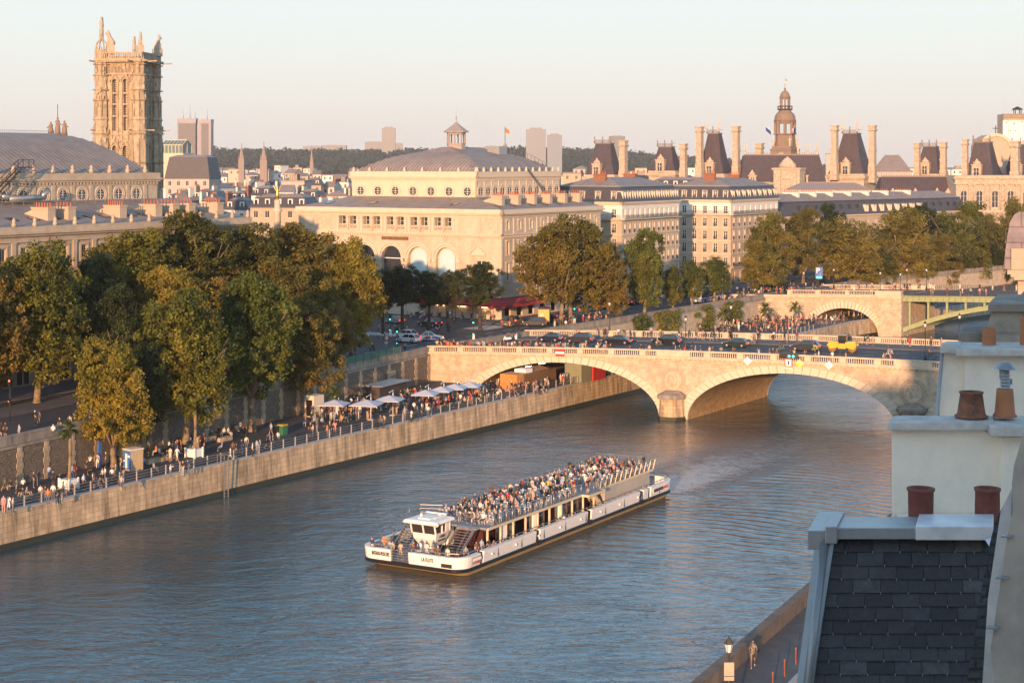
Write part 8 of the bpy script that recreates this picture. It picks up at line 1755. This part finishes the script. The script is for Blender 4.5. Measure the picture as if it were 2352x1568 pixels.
def signal(xp,yb,z,h,label,col='green_light',white=True):
    t = thing('traffic_light',label,'traffic light',gz(xp,yb,z),R(-20),'traffic lights'); mb = MB(); 
    if white: mb.lathe([(.28,0),(.24,.4),(.16,1.2),(.14,1.25)],n=8); mb.build('base',M['white'],t); mb = MB()
    mb.tube((0,0,.2),(0,0,h),.07,n=8); mb.build('pole',M['iron'],t); mb = MB(); mb.box(-.17,.17,-.15,.15,h-.1,h+.85); mb.box(-.1,.1,-.25,-.05,h-1.9,h-1.4); hd = mb.build('signal_head',M['black'],t)
    for z2,r in ((h+.1 if 'green' in col else h+.62,.1),(h-1.75,.05)): mb = MB(); mb.lathe([(r,0),(r,.03)],n=12); mb.v = [(x,(-.16 if r > .07 else -.26)-zz,y+z2) for x,y,zz in mb.v]; mb.build('lit_lamp',M[col],hd)
signal(897,773,8.0,2.9,'green traffic light with white base on the traffic island'); signal(913,803,8.0,2.8,'traffic light on a black pole beside the white hatchbacks',white=False); signal(1088,783,8.0,3.0,'traffic light with tall white base by the bridge corner'); signal(1185,782,8.0,2.8,'traffic light with white base before the bronze van','red_light'); signal(23,972,8.0,4.3,'red traffic light at the far left above the parapet','red_light',False); signal(183,940,8.0,4.4,'red traffic light beside the lowest olive tree crown','red_light',False); signal(1320,745,8.0,2.8,'green traffic light beside the pale trunks')
t = thing('road_sign','round no-turn road sign with red ring on the left quay','sign',gz(887,812,8.0),R(-12)); mb = MB(); mb.tube((0,0,0),(0,0,2.4),.04,n=6); mb.build('pole',M['steel'],t); mb = MB(); mb.tube((0,-.03,2.4),(0,-.07,2.4),.42,n=20); mb.build('disc',M['redpaint'],t); mb = MB(); mb.tube((0,-.07,2.4),(0,-.085,2.4),.32,n=20); mb.build('face',M['white'],t); mb = MB(); mb.bar((-.2,-.095,2.6),(.2,-.095,2.2),.07,.02); mb.bar((.1,-.095,2.2),(.1,-.095,2.5),.05,.02); mb.bar((.1,-.095,2.5),(-.1,-.095,2.5),.05,.02); mb.build('arrow',M['black'],t); mb = MB(); mb.box(-.3,.3,-.05,-.02,1.6,1.9); mb.build('plate',M['plaster'],t)
t = thing('parking_sign','blue parking sign with white letter P above the far bridge approach','sign',gz(1881,668,8.0)); mb = MB(); mb.tube((0,0,0),(0,0,4.0),.07,n=6); mb.build('pole',M['iron'],t); mb = MB(); mb.box(-.85,.85,-.12,.12,2.9,5.6); pz = mb.build('panel',M['blue'],t); o = text_mesh('P',.8,1.2,M['white']); o.parent = pz; o.location = (-.2,-.14,4.2); o.rotation_euler = (R(90),0,0); mb = MB(); mb.box(-.6,.6,-.14,-.12,3.0,3.35); mb.build('lit_strip',M['green_light'],pz); mb = MB(); mb.bar((.5,-.14,4.2),(.1,-.14,3.7),.1,.02); mb.bar((.1,-.14,3.7),(.4,-.14,3.7),.1,.02); mb.build('arrow',M['white'],pz)
bm_ = MB(); bm_.tube((0,0,0),(0,0,.75),.07,n=8); bme = bm_.mesh('post',M['iron']); b2_ = MB(); b2_.tube((0,0,.75),(0,0,1.0),.075,n=8); b2e = b2_.mesh('reflective_band',M['white'])
for k,(xp,yp) in enumerate(((822,786),(846,782),(868,779),(884,776),(918,768),(935,762),(960,750),(983,758),(1001,763),(1005,766),(1009,762),(907,758),(2000*0+870,760),(1043,744))):
    b = thing('bollard','slim dark bollard with white band, %s listed around the traffic island' % W_(k+1),'bollard',gz(xp,yp,8.0),0,'bollards around the traffic island'); link('post',bme,b); link('reflective_band',b2e,b)
for k,(xp,yp,h) in enumerate(((1828,1525,1.05),(1802,1553,1.05),(1775,1583,1.05))):
    b = thing('bollard','thin rusty post at the near kerb, %s' % ('uppermost of three','middle of three','lowest of three')[k],'bollard',gz(xp,yp,6.99),0,'thin posts at the near kerb'); mb = MB(); mb.lathe([(.045,0),(.045,h*.93),(.07,h*.95),(.03,h)],n=8); mb.build('post',M['terra'],b)
# pedestrian bottom right
pq = gz(1729.5,1533,6.99); pr_ = person(pq, R(-8), 'walk', 'patterned black and white dress, walking on the near pavement', None, 'black','dark',3,False,1.0)
pat = mat('patterned_cloth',(.02,.02,.022),.85,(.42,.36,.30),16,1.0)
for i in (2,3): pr_.material_slots[i].material = pat
pr_.material_slots[3].link = 'OBJECT'; pr_.material_slots[3].material = pat; pr_['label'] = 'grey-haired person in patterned black and white clothes on the near pavement'
mb = MB(); mb.loft([[(.16+.14*c,-.10,.80+.12*s_) for c,s_ in ((-1,-1),(1,-1),(1,1),(-1,1))],[(.16+.12*c,-.2,.80+.11*s_) for c,s_ in ((-1,-1),(1,-1),(1,1),(-1,1))]]); mb.bar((.16,-.12,.9),(-.12,-.1,1.42),.03,.02); hb = mb.build('handbag',M['black'],None,pq,R(-8)); tag(hb,'small black shoulder bag carried by the person on the near pavement','bag')
# signs on the bridge face
def on_face(xp, yp, off=.75): k_ = (xp-CX)/F; Yn = 262.6/(1+.42*k_)-off; return at(xp,yp,Yn)
fr_ = math.atan2(-.387,.922)
t = thing('navigation_sign','red white red navigation board hung on the bridge parapet','sign',on_face(1286,810),fr_)
for z0,z1,m in ((-.52,-.17,'redpaint'),(-.165,.165,'white'),(.17,.52,'redpaint')): mb = MB(); mb.box(-.72,.72,-.03,.05,z0,z1); mb.build('stripe',M[m],t)
ym = mat('yellow_reflective',(.75,.62,.15),.5)
for xp,yp,m,l in ((1717,829,'w','white diamond board above the middle arch, left one'),(1836.5,835,'y','yellow diamond board right of the river lights'),(1904,839,'w','white diamond board above the middle arch, right one')):
    t = thing('navigation_sign',l,'sign',on_face(xp,yp),fr_); mb = MB(); s = .64; mb.add([(0,-.02,-s),(s,-.02,0),(0,-.02,s),(-s,-.02,0),(0,-.16,0),(0,.04,-s),(s,.04,0),(0,.04,s),(-s,.04,0)],[(0,1,4),(1,2,4),(2,3,4),(3,0,4),(0,5,6,1),(1,6,7,2),(2,7,8,3),(3,8,5,0)]); mb.build('board',M['white'] if m == 'w' else ym,t); mb = MB(); mb.box(-.05,.05,.04,.6,-.3,.3); mb.build('bracket',M['iron'],t)
t = thing('navigation_sign','square red framed board with black bar on the bridge','sign',on_face(1811,833),fr_); mb = MB(); mb.box(-.55,.55,0,.06,-.6,.6); mb.build('frame',M['redpaint'],t); mb = MB(); mb.box(-.42,.42,-.02,0,-.47,.47); mb.build('face',M['white'],t); mb = MB(); mb.box(-.09,.09,-.04,-.02,-.3,.3); mb.build('bar',M['black'],t); mb = MB(); mb.box(-.55,.55,0,.05,-.85,-.64); pl_ = mb.build('plate',M['white'],t); o = text_mesh('ALTERNAT',.9,.12,M['redpaint'],.005); o.parent = pl_; o.location = (0,-.01,-.8); o.rotation_euler = (R(90),0,0)
t = thing('river_traffic_light','row of four river signal lights, two lit green, on the bridge parapet','traffic light',on_face(1811,818,.85),fr_); mb = MB(); mb.box(-1.4,1.4,.1,.2,-.35,.45)
mb.build('frame',M['iron'],t)
for k,x in enumerate((-1.1,-.55,.12,.72)): mb = MB(); mb.box(x-.22,x+.22,-.1,.1,-.22,.3); h_ = mb.build('lamp_box',M['black'],t); mb = MB(); mb.tube((x,-.1,.02),(x,-.14,.02),.16,n=12); mb.build('lens',M['green_light'] if k > 1 else M['glass'],h_)
# ---------------------------------------------------------------- terrace on the promenade
canvas = mat('white_canvas',(.46,.50,.56),.8,(.40,.44,.50),2,.4)
def parasol(xp, ye, wpx, label, closed=False):
    q = gz(xp, ye, 6.15) if not closed else gz(xp, ye, QZ); s_ = q.y/F; r = wpx*s_/2; t = thing('parasol', label, 'parasol', (q.x,q.y,QZ), ROT+R(20), None if closed else 'open white parasols on the terrace'); mb = MB()
    if closed: mb.tube((0,0,0),(0,0,2.9),.04,n=6); mb.build('pole',M['steel'],t); mb = MB(); mb.lathe([(.28,.5),(.34,.8),(.22,2.0),(.05,2.8)],n=10); mb.build('canopy',canvas,t); return
    r *= 1.22; h = 2.4; mb.add([(-r,-r,h),(r,-r,h),(r,r,h),(-r,r,h),(0,0,h+.6),(-r,-r,h-.08),(r,-r,h-.08),(r,r,h-.08),(-r,r,h-.08)],[(0,1,4),(1,2,4),(2,3,4),(3,0,4),(0,5,6,1),(1,6,7,2),(2,7,8,3),(3,8,5,0),(5,8,7,6)]); mb.build('canopy',canvas,t)
    mb = MB(); mb.tube((r*1.05,0,0),(r*1.05,0,h+1.1),.06,n=6); mb.bar((r*1.05,0,h+1.05),(0,0,h+.95),.08,.08); mb.build('mast',M['white'],t); mb = MB(); mb.box(r*1.05-.4,r*1.05+.4,-.4,.4,0,.14); mb.build('foot',M['gravel'],t)
for xp,ye,w_,l in ((768,925,50,'cream parasol at the left end of the terrace behind the palm'),(842,925,54,'white parasol right of the closed one on the terrace'),(894,915,50,'third open white parasol from the left'),(977,902,45,'fourth open white parasol, left of the overlapping right group'),(1013,894,42,'fifth open white parasol, second of the overlapping group'),(1044,888,44,'sixth open white parasol, before the last one'),(1078,883,42,'last open white parasol nearest the bridge arch')): parasol(xp,ye,w_,l)
parasol(775,965,20,'closed cream parasol beside the brown palm trunk',True)
def box_thing(name,label,cat,xp,yb,z,w,d,h,m,rz=ROT,extra=None):
    t = thing(name,label,cat,gz(xp,yb,z),rz); mb = MB(); mb.box(-w/2,w/2,-d/2,d/2,0,h); mb.build('body',M[m] if isinstance(m,str) else m,t)
    if extra: extra(t)
    return t
def vend(t):
    mb = MB(); mb.box(-.86,-.83,-.72,.72,.15,2.2); mb.build('blue_poster',M['blue'],t); mb = MB(); mb.box(-.89,-.86,-.1,.25,.3,1.9); mb.box(-.89,-.86,-.6,-.2,1.5,1.75); mb.box(-.89,-.86,.1,.6,1.0,1.15); mb.build('poster_pattern',M['white'],t); mb = MB(); mb.box(-.9,.9,-.78,.78,2.3,2.42); mb.build('lid',M['plaster'],t)
box_thing('advert_box','blue and ochre poster covered box on the promenade','box',306,1078,QZ,1.65,1.45,2.3,mat('ochre_poster',(.45,.33,.17),.7,(.28,.24,.2),5,.9),ROT-R(12),vend)
box_thing('sign_totem','narrow blue vertical sign on the promenade','sign',229,1074,QZ,.5,.15,2.9,'blue',ROT)
box_thing('waste_bin','green wheeled bin with yellow lid','bin',649,998,QZ,.9,.9,1.2,'green',ROT,lambda t: MB().box(-.48,.48,-.48,.48,1.2,1.32).build('lid',M['yellow'],t)); box_thing('waste_bin','black wheeled bin left of the green one','bin',637,998,QZ,.8,.8,1.15,'black',ROT,lambda t: MB().box(-.42,.42,-.42,.42,1.15,1.24).build('lid',M['green'],t))
box_thing('kiosk','small arched cream kiosk doorway at the left end of the terrace','kiosk',722,955,QZ,2.2,1.6,2.9,'plaster',ROT,lambda t: MB().box(-1.13,-1.1,-.5,.5,.1,2.3).build('door',M['black'],t))
box_thing('bar_counter','low dark awning shelter against the retaining wall behind the parasols','shelter',885,921,QZ,8,2.6,2.6,'iron_brown',math.atan2(89.1,41),lambda t: MB().box(-4.3,4.3,-1.9,1.4,2.6,2.72).build('awning',M['zinc'],t))
for k,(xp,yb,w_) in enumerate(((478,1012,2.4),(515,1012,2.4),(355,1062,2.6),(385,1055,2.6),(290,1058,2.0),(440,1030,2.0))): box_thing('stone_bench','low stone bench by the retaining wall, '+('left of second palm','nearest the green bins','beside the second palm','between the seated groups','beside the blue poster box','right behind the second palm')[k],'bench',xp,yb,QZ,w_,.7,.5,'quaywall')
def ladder():
    q = gz(514,1066,QZ+.1); t = thing('quay_ladder','steel safety ladder fixed on the quay wall','ladder',(q.x+.1,q.y,0),ROT); mb = MB()
    for x in (-.35,.35): mb.bar((x,-.25,-.3),(x,-.25,QZ+1.2),.09,.09); mb.bar((x,-.25,QZ+1.2),(x,.8,QZ+1.2),.06,.06); mb.bar((x,.8,QZ+1.2),(x,.8,QZ+.1),.06,.06)
    for k in range(12): mb.bar((-.35,-.25,.1+k*.33),(.35,-.25,.1+k*.33),.05,.05)
    mb.build('rungs',M['steel'],t)
ladder()
# under the first arch
def crate(name,label,xp,yb,w_,d,h,m,rz=R(58)): return box_thing(name,label,'container',xp,yb,QZ,w_,d,h,m,rz)
lat = mat('lattice_wood',(.30,.16,.06),.8,(.20,.10,.04),2,.8,brick=(.22,.22,.05,.35)); c1 = crate('timber_stall','orange plywood stall under the first bridge arch',1180,898,3.0,3.0,2.7,'orange'); c2 = crate('lattice_container','long brown lattice sided container under the first arch',1222,890,9.5,3.0,2.6,lat); MB().box(-3.5,-1.5,-1,1,2.6,3.2).build('roof_unit',M['white'],c2); mb = MB(); [mb.bar((-1+k*.8,-1.2,2.7),(0+k*.8,1.2,3.0),.14,.14) for k in range(6)]; mb.build('roof_clutter',M['wood'],c2)
crate('grey_container','grey green container under the first arch',1328,876,3.2,3,3.2,mat('grey_green',(.20,.21,.14),.7)); crate('red_container','red corrugated container right of the grey one under the arch',1358,870,4.0,3,3.0,mat('red_corrugated',(.42,.03,.02),.6,seam=(0,.3,.5)))
t = thing('arch_lighting','row of lit tube lamps under the first bridge arch','lamps',(0,0,0))
for k in range(8):
    u = -26+k*1.9; z_ = .15+7.45*math.sqrt(max(.0,1-((u+17.6)/15.4)**2))-.25; mb = MB(); mb.bar(bpt(u,4+k*.6,z_),bpt(u+.9,4.3+k*.6,z_+.12),.14,.08); mb.build('tube_lamp',M['tube_light'],t)
# doors, wall boxes, banner fence on the upper quay
t = thing('fence_banner','green mesh construction fence on the upper quay parapet','fence',(0,0,0)); mb = MB(); a = Vector((-24.6,242.6)); b = Vector((-17.0,259.0))
for k in range(9): q = a+(b-a)*k/8; mb.bar((q.x,q.y,8.6),(q.x,q.y,10.3),.07,.07)
mb.build('post',M['iron'],t); mb = MB(); mb.add([(a.x,a.y,9.1),(b.x,b.y,9.1),(b.x,b.y,10.1),(a.x,a.y,10.1),(a.x-.04,a.y+.02,9.1),(b.x-.04,b.y+.02,9.1),(b.x-.04,b.y+.02,10.1),(a.x-.04,a.y+.02,10.1)],[(0,1,2,3),(7,6,5,4),(3,2,6,7),(0,4,5,1)]); mb.build('mesh_sheet',mat('green_mesh',(.04,.13,.10),.8),t)
wr = math.atan2(89.1,41); q = at(1013,880,258.5); wx = interp(WALL,256); t = thing('wall_door','arched grey door in the retaining wall near the bridge','door',(wx+.15,256,QZ),wr); mb = MB(); mb.box(-.8,.8,-.12,.05,0,2.4); mb.lathe([(.8,0),(.8,.01)],(0,0,0),20); mb.build('leaf',mat('door_grey',(.16,.20,.22),.6),t); mb = MB(); mb.box(-1.2,-.8,-.2,.05,0,2.6); mb.box(.8,1.2,-.2,.05,0,2.6); mb.box(-1.2,1.2,-.2,.05,2.4,3.1); mb.build('surround',M['quaywall'],t)
# bus shelter and gilded column, flag
def shelter(xp,yb,label): 
    t = thing('bus_shelter',label,'bus shelter',gz(xp,yb,8.13),ROT); mb = MB(); mb.box(-2.2,2.2,-.8,.9,2.5,2.62); mb.build('roof',M['gravel'],t); mb = MB()
    for x in (-2,2): mb.bar((x,.8,0),(x,.8,2.5),.1,.1)
    mb.build('post',M['iron'],t); mb = MB(); mb.box(-2,2,.78,.82,.3,2.3); mb.build('glass_panel',cgl,t)
shelter(1435,706,'bus shelter beneath the right russet trees'); shelter(1665,684,'bus shelter with pale flat roof in front of the city bus')
p_ = at(1103*0+637,560,400); t = thing('gilded_column','gilded winged statue on a tall stone column above the left trees','column',(p_.x,400,8)); z_ = CZ+(HZ-459)*400/F-8; mb = MB(); mb.lathe([(1.0,0),(.8,z_-3),(1.3,z_-2.4),(.7,z_-2),(.7,z_)],n=12); mb.build('column',M['stone_pl'],t)
mb = MB(); mb.lathe([(.45,0),(.4,1.2),(.3,1.9),(.36,2.4),(.12,2.7),(.2,2.95),(.05,3.3)],(0,0,z_),8,sy=.8); [mb.bar((s_*.3,0,z_+2.2),(s_*.9,.1,z_+3.4),.3,.1) for s_ in (-1,1)]; mb.build('statue',M['gold'],t)
l_ = at(1160,341,372); t = thing('roof_flag','orange flag on a pole at the rear of the domed theatre roof','flag',(l_.x,l_.y,l_.z)); mb = MB(); mb.lathe([(1.0,-3.0),(.8,-.3),(.3,0),(.45,.5),(.12,1.2),(.05,1.3)],n=10); mb.build('finial',M['grey_st'],t); mb = MB(); mb.tube((0,0,1.0),(0,0,4.8),.06,n=6); mb.build('pole',M['iron'],t); mb = MB(); mb.add([(0,0,4.5),(.8,-.1,4.1),(1.1,.1,3.2),(0,0,3.5),(0,.03,4.5),(.8,-.07,4.1),(1.1,.13,3.2),(0,.03,3.5)],[(0,1,2,3),(7,6,5,4)]); mb.build('cloth',mat('orange_cloth',(.55,.16,.04),.8),t)
# statue group on the left ridge
g_ = P(79,76,42.5); t = thing('roof_statue_group','dark group of three figures with a lightning rod on the long theatre ridge','statue',g_); 
for x,h,r_ in ((-1.1,2.2,.4),(0,3.0,0),(1.1,2.4,-.4)): mb = MB(); mb.lathe([(.5,0),(.42,h*.4),(.3,h*.6),(.38,h*.75),(.13,h*.83),(.2,h*.92),(.05,h)],(x,0,0),8,sy=.8); mb.bar((x,0,h*.7),(x+.6*(1 if r_<=0 else -1),0,h*.55),.2,.2); mb.build('figure',M['belfry'],t)
mb = MB(); mb.tube((0,0,2.8),(0,0,5.0),.05,n=5); mb.build('rod',M['iron'],t)
# stairs by the far bridge
t = thing('quay_steps','stone steps climbing beside the far stone arch','steps',(0,0,0)); mb = MB(); a = Vector(b2pt(-1.5,-1.5,0)); 
for k in range(16): u0 = -1.6-k*.42; mb.loft([[b2pt(u0,-1.2-k*.0,3.4),b2pt(u0-.42,-1.2,3.4),b2pt(u0-.42,-1.2,3.7+k*.33),b2pt(u0,-1.2,3.7+k*.33)],[b2pt(u0,-4.0,3.4),b2pt(u0-.42,-4.0,3.4),b2pt(u0-.42,-4.0,3.7+k*.33),b2pt(u0,-4.0,3.7+k*.33)]])
mb.build('treads',M['quaywall'],t)
# ================================================================ air
mb = MB(); mb.box(-5200,5200,-420,6200,-4,160); hz_o = mb.build('haze', None); hz_o.data.materials.clear(); hm = bpy.data.materials.new('haze'); hm.use_nodes = True; hm.node_tree.nodes.remove(hm.node_tree.nodes['Principled BSDF'])
pv_ = hm.node_tree.nodes.new('ShaderNodeVolumePrincipled'); pv_.inputs['Density'].default_value = .00006; pv_.inputs['Color'].default_value = (.93,.93,.95,1); pv_.inputs['Anisotropy'].default_value = 0.0
hm.node_tree.links.new(pv_.outputs[0], hm.node_tree.nodes['Material Output'].inputs['Volume']); hz_o.data.materials.append(hm); hz_o['kind'] = 'stuff'; hz_o['label'] = 'thin pale haze over the far city'
